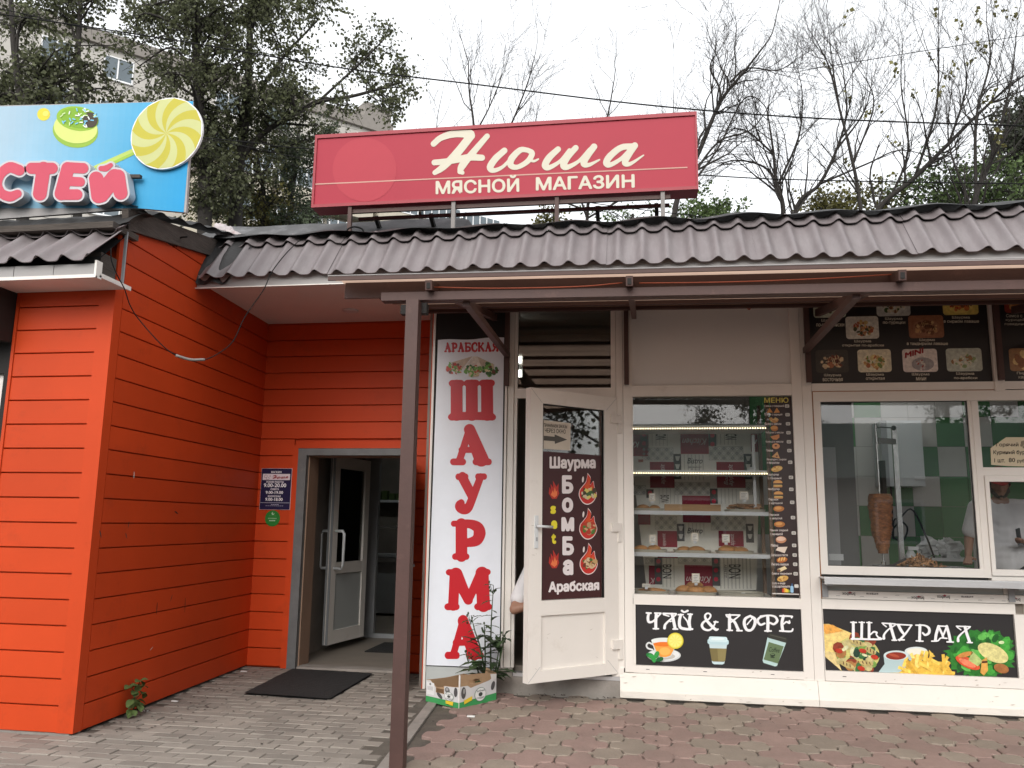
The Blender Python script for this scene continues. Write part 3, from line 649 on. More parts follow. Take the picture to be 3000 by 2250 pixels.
MB().box(-3.90, -3.67, 4.95, 5.12, 3.03, 3.2).build('rafter_block', 'wood', shop)
MB().beam((-3.645, 5.165, 3.02), (-3.645, 5.165, 3.42), .02, .012).build('edge_strip', 'grey', shop)
def lfelt(a, b):
    x = -6.4+2.83*a; y = 5.06+.3*b; z = 3.44+.165*math.sin(b*1.7)+.012*NOI(x*5, b*3)+.01*math.sin(x*33)*(1-b)
    return (x, y, z)
MB().grid(lfelt, 70, 6).build('ridge_felt', 'tar', lroof)
MB().box(-6.4, -3.64, 5.0, 5.3, 3.395, 3.44).build('batten', 'wood', lroof)
MB().add([(-9, 5.3, 3.58), (-3.75, 5.3, 3.56), (-3.75, 7.9, 3.97), (-9, 7.9, 3.97)], [(0, 1, 2, 3)]).build('felt_roof', 'tar', shop)
# rake board and felt along the top of the side wall
rk = MB()
pa, pb = np.array((-3.665, 5.16, 3.515)), np.array((-3.755, 6.62, 3.78))
rk.beam(pa, pb, .05, .155); rk = rk.build('rake_board', 'wood', shop)
MB().beam(pb+np.array((.01, .0, -.0)), np.array((-3.77, 6.95, 3.86)), .05, .15).build('rake_board', 'wood', shop)
def rfelt(a, b):
    p = pa+(np.array((-3.75, 6.95, 3.93))-pa)*a
    return (p[0]+.07-.34*b, p[1], p[2]+.085+.05*math.sin(b*1.8)+.02*NOI(a*9, b*3)+.012*math.sin(a*40)*(1-b))
MB().grid(rfelt, 60, 5).build('rake_felt', 'tar', shop)
SWF = Frame((XC+.0235, YL, 0), (su[0], su[1], 0), (0, 0, 1))
for (ua, va, ub, vb, wd_, m_) in ((461, 1765, 458, 1800, .006, 'dark'), (543, 1752, 541, 1794, .005, 'dark'), (505, 1742, 499, 1762, .005, 'wood'), (378, 1528, 375, 1548, .006, 'wood'), (512, 1498, 522, 1506, .007, 'dark'), (393, 1382, 392, 1402, .005, 'litter'), (292, 1555, 297, 1575, .007, 'wood'), (368, 1562, 372, 1578, .006, 'wood'), (440, 1905, 448, 1895, .003, 'litter')):
    a = SWF.hit(ua, va); b = SWF.hit(ub, vb); d_ = np.array(b)-np.array(a); L_ = np.linalg.norm(d_); n2 = np.array((-d_[1], d_[0]))/L_*wd_
    MB().add([SWF.pt(*(np.array(a)-n2*.4)), SWF.pt(*(np.array(a)+n2*.6)), SWF.pt(*((np.array(a)+np.array(b))/2+n2)), SWF.pt(*(np.array(b)+n2*.3)), SWF.pt(*(np.array(b)-n2*.3)), SWF.pt(*((np.array(a)+np.array(b))/2-n2*.7))], [(0, 1, 2, 3, 4, 5)]).build('scratch', m_, sw)
# roller box, dark frame and bright display window at the far left
MB().box(-5.6, -4.452, 4.95, YL+.1, 2.62, 2.985).build('shutter_box', 'steel' if False else 'dark', shop)
wf = MB().box(-4.492, -4.45, YL-.015, YL+.06, .3, 2.62).box(-5.6, -4.492, YL-.015, YL+.06, 2.40, 2.62).box(-5.6, -4.492, YL-.015, YL+.06, .3, .4).build('window_frame', 'dark', shop)
MB().box(-5.6, -4.492, YL+.02, YL+.03, .4, 2.40).build('window_panel', 'soffit', wf)
MB().box(-5.7, -5.6, YL-.02, YL+.12, 0, 3.2).box(-5.6, -4.45, YL-.01, YL+.1, 0, .3).build('base_panel', 'red', shop)

# ================================================================== THE KIOSK
kiosk = thing('white_kiosk', 'white plastic-framed shawarma kiosk with an open door and large windows', 'building', (1.3, YF, 0))
def kb(name, m, *boxes, parent=kiosk):
    mb = MB()
    for b in boxes: mb.box(*b)
    return mb.build(name, m, parent)
Y0, Y1 = YF, YF+.07
kb('post', 'pvc', (-1.20, -1.145, Y0, Y1, .2, 3.56), (-1.142, -1.115, Y0+.012, Y1, .2, 3.56))
kb('post', 'pvc', (-.285, -.243, Y0+.012, Y1, .24, 3.56), (-.24, -.183, Y0, Y1, .235, 3.56), (-.18, -.112, Y0-.004, Y1, .205, 3.56))
kb('post', 'pvc', (1.235, 1.315, Y0-.004, Y1, .2, 3.56), (1.318, 1.395, Y0, Y1, .2, 3.56))
kb('post', 'pvc', (2.825, 2.90, Y0-.012, Y1, 2.52, 3.56))
kb('rail', 'pvc', (-1.115, -.285, Y0+.006, Y1, 2.50, 2.585))
kb('rail', 'pvc', (-.112, 1.235, Y0, Y1, 2.503, 2.597))
kb('rail', 'pvc', (-.108, 1.235, Y0, Y1, .748, .832))
kb('rail', 'pvc', (-.112, 1.235, Y0-.003, Y1, .203, .262))
kb('side_bead', 'pvc', (-.1115, -.092, Y0+.001, Y1, .263, .747)); kb('side_bead', 'pvc', (-.1115, -.098, Y0+.001, Y1, .833, 2.502)); kb('side_bead', 'pvc', (-.1115, -.105, Y0+.001, Y1, 2.598, 3.56))
kb('rail', 'pvc', (1.398, 4.5, Y0, Y1, 2.535, 2.60)); kb('rail', 'pvc', (1.405, 4.5, Y0+.004, Y1, 2.445, 2.528))
kb('sealant', 'rust', (1.398, 1.404, Y0+.003, Y1, .78, 2.53), (1.404, 2.82, Y0+.004, Y1, 2.5285, 2.5345))
kb('post', 'pvc', (1.405, 1.462, Y0+.006, Y1, 1.03, 2.444))
kb('post', 'pvc', (2.612, 2.640, Y0+.01, Y1, 1.098, 2.444), (2.640, 2.690, Y0+.004, Y1, 1.03, 2.444))
kb('rail', 'pvc', (1.462, 2.64, Y0+.006, Y1, 1.03, 1.098))
kb('rail', 'pvc', (2.69, 4.5, Y0+.004, Y1, 1.835, 1.9)); kb('rail', 'pvc', (2.69, 4.5, Y0+.006, Y1, 1.0, 1.05))
kb('sash', 'pvc', (2.692, 2.722, Y0-.012, Y1, 1.05, 1.833), (2.722, 3.5, Y0-.012, Y1, 1.786, 1.833), (2.722, 3.5, Y0-.012, Y1, 1.05, 1.098), (3.5, 3.56, Y0-.012, Y1, 1.05, 1.833))
kb('post', 'pvc', (3.56, 3.62, Y0+.004, Y1, 1.05, 2.444))
# below the serving windows
kb('lower_panel', 'greyp', (1.405, 2.775, Y0+.03, Y1, .905, .975), (2.84, 4.5, Y0+.03, Y1, .905, .975))
kb('lower_bead', 'pvc', (1.405, 4.5, Y0+.012, Y1, .972, 1.0)); kb('lower_bead', 'pvc', (2.775, 2.84, Y0+.012, Y1, .905, .97))
ts = kb('taped_rail', 'pvc', (1.405, 4.5, Y0+.008, Y1, .838, .902))
kb('rail', 'pvc', (1.398, 2.84, Y0-.002, Y1, .757, .834))
kb('rail', 'pvc', (1.398, 2.92, Y0-.003, Y1, .203, .28)); kb('side_bead', 'pvc', (1.3985, 1.4035, Y0, Y1, .28, .757))
kb('white_panel', 'pvc', (2.828, 2.92, Y0-.002, Y1, .281, .756), (2.9215, 4.5, Y0+.002, Y1, .203, .834))
kb('drain_slot', 'dark', *[(x, x+.028, Y0-.0045, Y0, .231, .235) for x in (-.01, .45, .98)], *[(x, x+.028, Y0-.0045, Y0, .238, .242) for x in (1.53, 2.86)])
# white metal plinth with a sloped top
for x0, x1 in ((-.222, 1.335), (1.338, 3.1), (3.103, 4.5)):
    def pl(x0=x0, x1=x1):
        n = 14; mb = MB(); prof = [(Y0+.01, .2), (Y0-.012, .199), (Y0-.045, .075), (Y0-.055, .06), (Y0-.056, .012), (Y0-.03, .0)]
        V = [(x0+(x1-x0)*i/n, y+.004*NOI(i*.7+x0, k*1.3), z+.002*NOI(i+x0, k)) for i in range(n+1) for k, (y, z) in enumerate(prof)]; m_ = len(prof)
        mb.add(V, [(i*m_+k, i*m_+k+1, (i+1)*m_+k+1, (i+1)*m_+k) for i in range(n) for k in range(m_-1)]+[tuple(range(m_)), tuple(n*m_+k for k in range(m_-1, -1, -1))]); return mb
    pl().build('plinth', 'pvc_old', kiosk)
kb('plinth_core', 'conc', (-.2, 4.5, Y0, Y0+.15, -.05, .198))
kb('doorstep', 'conc', (-1.36, -.225, Y0-.03, Y0+.12, -.05, .135)); kb('doorsill', 'alu', (-1.115, -.185, Y0-.02, Y0+.08, .1355, .165))
kb('sill_block', 'conc', (-1.24, -1.12, Y0-.022, Y0+.05, .136, .2))
kb('sill_post_foot', 'pvc', (-.29, -.19, Y0-.012, Y0+.05, .166, .235))
sc4 = MB()
for i in range(34):
    x = R.uniform(-.2, 3.2); z = R.choice((R.uniform(.02, .06), R.uniform(.08, .19), R.uniform(.205, .26))); y = np.interp(z, (.0, .012, .06, .075, .199, .2, .3), (Y0-.03, Y0-.061, Y0-.0605, Y0-.050, Y0-.017, Y0-.0065, Y0-.0065))
    L_ = R.uniform(.004, .03)*(.6 if z > .2 else 1); h_ = R.uniform(.0015, .005); sc4.add([(x-L_, y, z), (x-L_*.2, y, z-h_), (x+L_, y, z+.002), (x+L_*.1, y, z+h_)], [(0, 1, 2, 3)])
tag(sc4.build('scuff_marks', 'scuff', kiosk), kind='stuff')
# upper fills, glass
kb('upper_panel', 'whitep', (-.105, 1.235, Y0+.03, Y0+.05, 2.598, 3.56))
G1 = kb('window_pane', 'glass', (-.098, 1.235, Y0+.03, Y0+.036, .833, 2.503))
kb('transom_pane', 'glasst', (-1.115, -.285, Y0+.035, Y0+.041, 2.586, 3.56))
kb('window_pane', 'glass', (1.462, 2.612, Y0+.03, Y0+.036, 1.098, 2.4445))
kb('window_pane', 'glass', (2.69, 3.56, Y0+.035, Y0+.041, 1.9, 2.4445))
kb('window_pane', 'glass', (2.722, 3.5, Y0+.012, Y0+.018, 1.098, 1.786))
kb('window_gasket', 'blackp', (1.462, 1.467, Y0+.024, Y0+.0295, 1.098, 2.444), (2.604, 2.6115, Y0+.024, Y0+.0295, 1.098, 2.444), (1.467, 2.604, Y0+.024, Y0+.0295, 2.438, 2.444), (1.467, 2.604, Y0+.024, Y0+.0295, 1.098, 1.103))
# aluminium serving shelf with brackets
sh = MB().box(1.385, 4.5, Y0-.205, Y0+.005, 1.004, 1.012).box(1.385, 4.5, Y0-.215, Y0-.206, .965, 1.012).box(1.385, 4.5, Y0-.19, Y0-.17, 1.0125, 1.018)
sh = sh.build('serving_shelf', 'alu', kiosk)
for x in (1.405, 2.80):
    MB().box(x, x+.045, Y0-.2, Y0+.007, .955, .9645).box(x, x+.045, Y0-.008, Y0+.007, .85, .9545).build('bracket', 'grey', sh)
# interior shell
iw = MB(); iw.box(-1.95, -1.88, Y1, 9.3, .0, 3.6); iw.box(4.5, 4.6, Y0, 9.3, 0, 3.6); iw.box(-1.88, 4.5, 9.32, 9.42, .0, 3.6)
iw.build('interior_wall', 'inner', kiosk)
kb('interior_floor', 'floor', (-1.88, 4.5, Y1+.05, 9.32, .1, .2)); kb('interior_ceiling', 'soffit', (-1.9, 4.6, Y1, 9.42, 3.56, 3.62))
kb('front_panel', 'inner', (-.1, 1.235, Y0+.051, Y0+.07, .2, .75), (1.4, 4.5, Y1-.008, Y1, .2, .9))
kb('side_panel', 'pvc', (-1.88, -1.2, Y0+.055, Y1, .0, 3.56))
kb('partition', 'inner', (-.2, -.16, Y1, 8.2, .2, 3.2)); 
# tiled back wall
bw = kb('tiled_wall', 'inner', (1.1, 4.49, 9.31, 9.318, .2, 3.5)); TW, TH = .272, .312
tm = [MB().box(.002, TW-.002, -.008, 0, .002, TH-.002).mesh('tile', m) for m in ('tileg', 'tilew')]
for i in range(12):
    for j in range(9):
        x = 1.14+i*TW; z = .70+j*TH
        g_ = (i+j+(1 if (i*7+j*3) % 5 == 0 else 0)) % 2
        link('tile', tm[g_], bw, (x, 9.309, z))
# open white door
W_ = .90; hinge = np.array((-.235, YF-.012)); free = np.array((-.905, 6.56)); dd = hinge-free; W_ = np.linalg.norm(dd); dd /= W_
DF = Frame((free[0], free[1], .19), (dd[0], dd[1], 0), (0, 0, 1)); DH = 2.30
gx0, _ = DF.hit(*DSP(1172, 1100)); gx1, _ = DF.hit(*DSP(1299, 1100)); gz = [DF.hit(*DSP(1240, y))[1] for y in (875, 1285, 1313, 1430)]
gx0 = .125; gx1 = W_-.14
zt = DF.hit(*DSP(1172, 871))[1]; zm1 = DF.hit(*DSP(1172, 1298))[1]; zm0 = DF.hit(*DSP(1172, 1330))[1]; zb = DF.hit(*DSP(1172, 1448))[1]
db = MB(); db.fbox(DF, 0, gx0, 0, DH, -.065, 0); db.fbox(DF, gx1, W_, 0, DH, -.065, 0)
for a, b in ((0, zb), (zm0, zm1), (zt, DH)): db.fbox(DF, gx0, gx1, a, b, -.064, -.0008)
door = db.build('door', 'pvc', kiosk)
MB().fbox(DF, gx0, gx1, zb, zm0, -.045, -.022).build('panel', 'pvc', door)
MB().fbox(DF, gx0, gx1, zm1, zt, -.04, -.034).build('pane', 'glassd', door)
MB().fbox(DF, gx0, gx0+.004, zm1, zt, -.0335, -.012).fbox(DF, gx1-.004, gx1, zm1, zt, -.0335, -.012).fbox(DF, gx0+.004, gx1-.004, zt-.005, zt, -.0335, -.012).build('gasket', 'blackp', door)
wl = MB()
for (a, b, sa, sb) in ((0, 0, 1, 1), (W_, 0, -1, 1), (0, DH, 1, -1), (W_, DH, -1, -1)): wl.beam(DF.pt(a+sa*.004, b+sb*.004, .0003), DF.pt(a+sa*.118, b+sb*.118, .0003), .0022, .001, up=tuple(DF.N))
tag(wl.build('corner_welds', 'grey', door), kind='stuff')
sc3 = MB()
for i in range(13):
    a = R.uniform(.02, W_-.02); b = R.choice((R.uniform(.02, .3), R.uniform(.9, 1.2), R.uniform(.02, .6))); 
    if gx0-.01 < a < gx1+.01 and zm1-.02 < b < zt: a = R.uniform(.02, .09)
    n0 = -.0218 if gx0 < a < gx1 and zb < b < zm0 else .0006
    L_ = R.uniform(.004, .022); an = R.uniform(-.6, .6); sc3.add([DF.pt(a-L_*math.cos(an), b-L_*math.sin(an), n0), DF.pt(a, b-.002, n0), DF.pt(a+L_*math.cos(an), b+L_*math.sin(an), n0), DF.pt(a, b+.0025, n0)], [(0, 1, 2, 3)])
tag(sc3.build('scuff_marks', 'scuff', door), kind='stuff')
hz = DF.hit(*DSP(1160, 1137))[1]
hp = MB(); hp.fbox(DF, .05, .083, hz-.17, hz+.085, .0, .009); hp.build('handle_plate', 'enamel', door)
MB().tube([DF.pt(.066, hz, .009), DF.pt(.066, hz, .05), DF.pt(.085, hz, .056), DF.pt(.19, hz-.004, .056)], .0105, 8).build('handle', 'enamel', door, smooth=True)
MB().fbox(DF, .06, .073, hz-.115, hz-.085, .0095, .014).build('keyhole', 'grey', door)
for y in (905, 1139, 1393):
    z = DF.hit(*DSP(1320, y))[1]
    MB().fbox(DF, W_-.075, W_+.03, z-.035, z+.035, .0005, .024).fbox(DF, W_-.0, W_+.035, z-.12, z-.036, -.006, .022).build('hinge', 'pvc', door)
# ceiling light inside, seen through the transom
lp_ = at_y(*DSP(1121, 790), 8.6)
cl = thing('wall_lamp', 'small lit lamp seen through the transom glass above the open door', 'lamp', lp_)
MB().box(lp_[0]-.04, lp_[0]+.04, 8.6, 8.66, lp_[2]-.13, lp_[2]+.13).build('lamp_body', 'enamel', cl)
for dz in (-.09, .06): MB().box(lp_[0]-.028, lp_[0]+.028, 8.59, 8.599, lp_[2]+dz-.03, lp_[2]+dz+.04).build('lamp_face', 'tube', cl)
cl2 = thing('ceiling_lamp', 'lit tube lamp under the ceiling above the doner grill', 'lamp', (2.3, 8.3, 3.2))
MB().box(1.7, 2.9, 8.25, 8.35, 3.2, 3.23).build('lamp_body', 'enamel', cl2); MB().box(1.72, 2.88, 8.27, 8.33, 3.185, 3.1995).build('lamp_tube', 'tube', cl2)

# ================================================================== STEEL AWNING
aw = thing('steel_awning', 'brown painted steel awning frame with one square post in front of the kiosk', 'awning', (-1.43, 4.95, 0))
MB().box(-1.462, -1.382, 4.852, 4.932, -.03, 2.772).build('post', 'steel', aw)
MB().add([(-1.645, 4.91, 2.785), (4.4, 4.91, 2.722), (4.4, 4.99, 2.722), (-1.645, 4.99, 2.785), (-1.645, 4.91, 2.838), (4.4, 4.91, 2.775), (4.4, 4.99, 2.775), (-1.645, 4.99, 2.838)],
         [(3, 2, 1, 0), (4, 5, 6, 7), (0, 1, 5, 4), (1, 2, 6, 5), (2, 3, 7, 6), (3, 0, 4, 7)]).build('beam', 'steel', aw)
bz = lambda x: 2.838-(x+1.645)*.0104
for x in (-1.318, -.078, 1.463, 3.0):
    z = bz(x)+.022; a = np.array((x, 4.84, z)); b = np.array((x, 7.15, z+.37)); r = MB().beam(a, b, .042, .06); r = r.build('rafter', 'steel', aw)
    MB().box(x-.012, x+.012, 4.8375, 4.8385, z-.021, z+.021).build('tube_hole', 'dark', r)
for k, Y in enumerate((5.2, 5.5, 5.8, 6.1, 6.5, 6.9)):
    z = lambda x: bz(x)+.065+(Y-4.84)*.16
    MB().beam((-1.95, Y, z(-1.95)), (4.4, Y, z(4.4)), .04, .03).build('purlin', 'steel', aw)
MB().beam((-1.93, 5.03, bz(-1.93)+.050), (4.4, 5.03, bz(4.4)+.050), .02, .105).build('added_dark_board', 'steel', aw)  # added dark board, keeps the bright underside of the translucent sheet out of sight
sheet = MB()
def shf(a, b):
    x = -1.97+6.4*a; Y = 4.83+2.33*b; return (x, Y, bz(x)+.085+(Y-4.84)*.16+.008*math.sin(b*90))
sheet.grid(shf, 2, 90); sheet.build('roof_sheet', 'poly', aw)
MB().beam((-1.97, 4.825, bz(-1.97)+.073), (.9, 4.825, bz(.9)+.077), .012, .026).beam((.9, 4.825, bz(.9)+.077), (4.4, 4.825, bz(4.4)+.075), .012, .026).build('drip_edge', 'steel', aw)
MB().tube([(-1.97, 4.818, bz(-1.97)+.09), (-.4, 4.818, bz(-.4)+.09), (1.4, 4.818, bz(1.4)+.092), (1.6, 4.818, bz(1.6)+.10), (4.4, 4.818, bz(4.4)+.088)], .0035, 5).build('white_bead', 'fascia', aw)
for (px, py, qx, qy) in ((1487, 1041, 1366, 893), (2360, 1027, 2509, 874), (3010, 1010, 3300, 850)):
    p = at_y(px, py, YF-.03); q = at_y(qx, qy, 4.97); q[2] += .02
    MB().beam(p, q, .045, .045).build('strut', 'steel', aw)
for x in (-1.205, -.148, 1.372, 2.868):
    MB().box(x-.02, x+.02, YF-.055, YF-.0145, 2.605, 3.5).build('wall_bar', 'steel', aw)
MB().box(-1.40, -1.35, 4.93, 4.985, 2.70, 2.768).build('bracket', 'dark', aw); MB().box(-1.52, -1.479, 4.93, 4.985, 2.70, 2.76).build('bracket', 'dark', aw)

# ================================================================== LETTER SHAPES
def serif(x, y, w_=.13, r=.06): return ([(x-w_, y), (x+w_, y)], r)
SLAB = {
 'Ш': [([(.15, .1), (.15, .9)], .098), ([(.5, .1), (.5, .9)], .098), ([(.85, .1), (.85, .9)], .098), serif(.15, .94, .09, .06), serif(.5, .94, .09, .06), serif(.85, .94, .09, .06), ([(.04, .06), (.5, .075), (.96, .06)], .058), ([(.08, .1), (.92, .1)], .06)],
 'А': [([(.46, .9), (.2, .1)], .06), ([(.46, .88), (.76, .12)], [.085, .115]), ([(.25, .36), (.66, .36)], .045), serif(.16, .055, .12, .055), serif(.78, .055, .16, .055)],
 'У': [([(.2, .92), (.52, .42)], [.09, .085]), ([(.80, .92), (.5, .3), (.38, .1), (.22, .06), (.1, .14), (.16, .22)], [.06, .075, .08, .075, .09, .06]), serif(.18, .94, .13, .055), serif(.82, .94, .11, .055)],
 'Р': [([(.26, .08), (.26, .92)], .10), ([(.2, .93), (.5, .93), (.72, .84), (.78, .68), (.7, .5), (.48, .43), (.3, .44)], [.06, .065, .09, .105, .09, .065, .06]), serif(.24, .055, .16, .055), serif(.14, .94, .1, .05)],
 'М': [([(.17, .92), (.13, .08)], .07), ([(.2, .9), (.5, .22)], [.095, .06]), ([(.8, .9), (.5, .22)], [.06, .05]), ([(.84, .92), (.87, .08)], .095), serif(.1, .055, .1, .055), serif(.86, .055, .13, .055), serif(.12, .94, .09, .05), serif(.88, .94, .09, .05)],
 'Б': [([(.2, .06), (.2, .93)], .085), ([(.06, .94), (.78, .94), (.8, .78)], .05), ([(.1, .055), (.5, .06), (.76, .16), (.78, .36), (.6, .5), (.25, .52)], [.05, .06, .085, .09, .06, .05])],
 'С': [([(.84, .72), (.76, .9), (.48, .94), (.2, .75), (.15, .5), (.22, .22), (.5, .06), (.78, .12), (.88, .3)], [.07, .055, .06, .09, .11, .09, .06, .06, .045])],
 'К': [([(.2, .06), (.2, .93)], .09), ([(.3, .5), (.55, .62), (.72, .92), (.82, .9)], [.05, .05, .07, .06]), ([(.42, .56), (.65, .3), (.88, .06)], [.06, .09, .08]), serif(.2, .055, .14, .05), serif(.2, .94, .14, .05), serif(.84, .055, .1, .05)],
 'Я': [([(.78, .06), (.78, .93)], .09), ([(.8, .93), (.45, .93), (.22, .8), (.25, .56), (.5, .46), (.75, .48)], [.05, .06, .085, .09, .06, .05]), ([(.48, .46), (.3, .2), (.12, .06)], .075), serif(.78, .055, .13, .05), serif(.1, .055, .08, .05)]}
SLAB = {k: [(p, (r if np.isscalar(r) and r < .0605 else [x*(1.07 if k == 'Ш' else 1.34) for x in (r if not np.isscalar(r) else [r, r])])) for p, r in S] for k, S in SLAB.items()}
def nz(S, z, mx=True): return [([z(*p) for p in st[0]], st[1]) for st in S]
def tagsign(o, l, c='sign', g=None): return tag(o, l, c, g)

# ---- vertical shawarma banner
ban = thing('vertical_banner', 'tall white banner with red letters spelling ШАУРМА beside the open kiosk door', 'banner', (-1.5, YF-.02, .18))
bf = wall_frame(YF-.012)
bk = MB(); bk.box(-1.872, -1.205, YF-.010, YF+.054, .19, 3.56); bk.build('backing_board', 'dark', ban)
MB().box(-1.895, -1.874, YF-.016, YF+.055, .0, 3.56).build('edge_profile', 'pvc', ban); MB().box(-1.905, -1.896, YF-.012, YF+.055, .0, 3.56).build('red_edge', 'red', ban)
Pn = Print(bf); TL, TR, BL, BR = [bf.hit(*DSP(*p)) for p in ((946, 735), (1089, 729), (925, 1437), (1090, 1443))]
BR = (TR[0]+.005, BL[1]+.005); BL = (-1.868, BL[1])
edge = [BL, BR]+[(TR[0]+(TL[0]-TR[0])*t, TR[1]+(TL[1]-TR[1])*t+.006*math.sin(t*9)) for t in np.linspace(0, 1, 12)]
Pn.poly(edge, srgb(226, 230, 238), 0); Pn.build('banner_sheet', ban)
RED = srgb(210, 22, 38, .8)
for ch, b in (('Ш', (1312.6, 1112.6, 1453.4, 1233)), ('А', (1318.8, 1242.6, 1441, 1367)), ('У', (1333, 1382.6, 1427.6, 1507)), ('Р', (1321, 1518.5, 1423.5, 1646)), ('М', (1302, 1661, 1441.8, 1793)), ('А', (1303, 1802, 1417.7, 1934.7))):
    P_ = Print(bf); P_.zgl(SLAB[ch], *b, RED, 2, .016, .032); P_.build('letter', ban)
P_ = Print(bf); xx = 1301.4
for ch, w_ in zip('АРАБСКАЯ', (22, 19, 21.5, 20, 20, 21.5, 22, 21)):
    P_.zgl(SLAB[ch], xx, 1003-(xx-1301)*.012, xx+w_-1, 1033-(xx-1301)*.012, srgb(190, 28, 42), 2, .04, .03); xx += w_-.9
P_.build('lettering', ban)
P_ = Print(bf, rgn(1280, 980, .09946))
for pts, c in (([(420, 830), (1050, 640), (760, 1000), (640, 1080)], srgb(196, 178, 158)), ([(1190, 650), (1560, 820), (1700, 900), (1360, 1050)], srgb(188, 170, 150)), ([(1080, 640), (1190, 650), (1360, 1050), (1230, 1180), (930, 1150), (770, 1000)], srgb(222, 212, 200))): P_.zpoly(pts, c, 2)
GR, DG, TOM, ONI, BRN = srgb(110, 165, 70), srgb(50, 100, 40), srgb(190, 60, 35), srgb(215, 200, 160), srgb(110, 55, 35)
for c, w_, h_, cols in (((510, 1000), 430, 330, (TOM, GR, ONI, BRN, TOM)), ((1070, 1060), 480, 330, (GR, DG, ONI, TOM, GR)), ((1560, 1030), 470, 370, (DG, GR, BRN, DG, ONI))): P_.blobs(c, w_, h_, cols, 46, 3, .07, .16, True)
P_.build('wrap_picture', ban, 'food')
MB().box(-1.872, -1.21, YF+.0, YF+.05, .0, .185).build('foot_panel', 'greyp', ban)
MB().box(-1.222, -1.2035, YF-.02, YF+.0, .16, 3.05).build('edge_profile', 'pvc', ban)

# ---- red rooftop sign
YS = 7.0; rs = thing('rooftop_sign', 'long red rooftop sign reading Нюша мясной магазин in cream letters on steel legs', 'sign', (-1.29, YS, 3.85))
sx0, sx1, sz0, sz1 = -3.06, .49, 4.292, 5.018
MB().box(sx0, sx1, YS+.012, YS+.20, sz0, sz1).build('sign_box', 'signredd', rs)
MB().box(sx0, sx1, YS-.012, YS+.0115, sz0, sz0+.03).box(sx0, sx1, YS-.012, YS+.0115, sz1-.035, sz1).box(sx0, sx0+.022, YS-.012, YS+.0115, sz0+.03, sz1-.035).box(sx1-.015, sx1, YS-.012, YS+.0115, sz0+.03, sz1-.035).build('rim', 'signredd', rs)
MB().box(sx0+.022, sx1-.015, YS+.002, YS+.0118, sz0+.03, sz1-.035).build('face', 'signred', rs)
sf = wall_frame(YS+.001); Z2 = rgn(900, 0, 1100/2212)
P_ = Print(sf, Z2); CRM = srgb(230, 224, 204, .92)
NYU = [([(745, 848), (790, 812), (870, 788), (962, 790)], [17, 18, 22, 24]), ([(965, 800), (885, 900), (800, 985), (752, 1018)], [24, 24, 20, 14]), ([(750, 958), (850, 948), (950, 928), (1030, 930)], [17, 18, 20, 18]), ([(1060, 803), (985, 890), (915, 975), (900, 1012)], [16, 19, 22, 15]), ([(900, 1012), (915, 1018)], 12),
 ([(1162, 888), (1110, 935), (1078, 985), (1098, 1005), (1150, 985), (1205, 930)], [18, 20, 20, 14, 10, 9]), ([(1300, 885), (1255, 885), (1205, 935), (1200, 975), (1240, 985), (1300, 950), (1325, 905), (1300, 885)], [14, 17, 20, 18, 14, 16, 17, 14]), ([(1310, 940), (1335, 950), (1362, 938)], [9, 8, 5]),
 ([(1478, 880), (1425, 930), (1402, 975), (1425, 988), (1490, 950), (1545, 885)], [17, 20, 20, 15, 10, 11]), ([(1582, 872), (1530, 930), (1510, 975), (1535, 985), (1600, 950), (1665, 880)], [17, 20, 20, 15, 10, 11]), ([(1690, 865), (1645, 925), (1630, 965), (1660, 972), (1722, 942)], [19, 21, 19, 12, 5]),
 ([(1925, 862), (1850, 870), (1785, 920), (1762, 960), (1785, 972), (1850, 935), (1915, 872)], [17, 18, 20, 19, 14, 11, 14]), ([(1930, 858), (1890, 915), (1872, 960), (1905, 965), (1982, 915)], [19, 21, 18, 11, 4])]
P_.zstrokes(NYU, 3.2, CRM, 2); P_.build('script_lettering', rs, 'signcream')
P_ = Print(sf, Z2); P_.ztext('МЯСНОЙ', 757, 1046, 1250, 1146, CRM, 2, .034, -15); P_.build('word', rs, 'signcream'); P_ = Print(sf, Z2); P_.ztext('МАГАЗИН', 1347, 1044, 1930, 1124, CRM, 2, .034, -17); P_.build('word', rs, 'signcream')
P_ = Print(sf, Z2); P_.zpoly([(48, 1082), (2240, 983), (2240, 990), (48, 1089)], srgb(232, 180, 165, .8), 1.6); P_.build('line', rs, 'signcream')
P_ = Print(sf, Z2); P_.zell((338, 1000), 188, 188, srgb(203, 50, 62, .63), 1, n=48); P_.build('pale_disc', rs, 'signdisc')
for i, (x, Yb, k, mt) in enumerate(((757, 7.02, 0, 'steel'), (980, 7.02, 0, 'conduit'), (1203, 7.02, 0, 'steel'), (1432, 7.02, 0, 'conduit'), (812, 7.3, .12, 'dark'), (930, 7.3, .1, 'dark'), (1290, 7.3, .02, 'dark'), (1418, 7.3, .02, 'dark'))):
    t = at_y(*DSP(x, 452), Yb); MB().beam((t[0], Yb, 4.30), (t[0]+k, Yb+(.5 if k else 0), 3.7), .035, .035).build('leg', mt, rs)
MB().box(-2.7, .25, YS+.03, YS+.06, 4.235, 4.27).build('crossbar', 'steel', rs)
MB().box(-2.7, .25, YS+.28, YS+.31, 4.26, 4.29).build('crossbar', 'steel', rs)

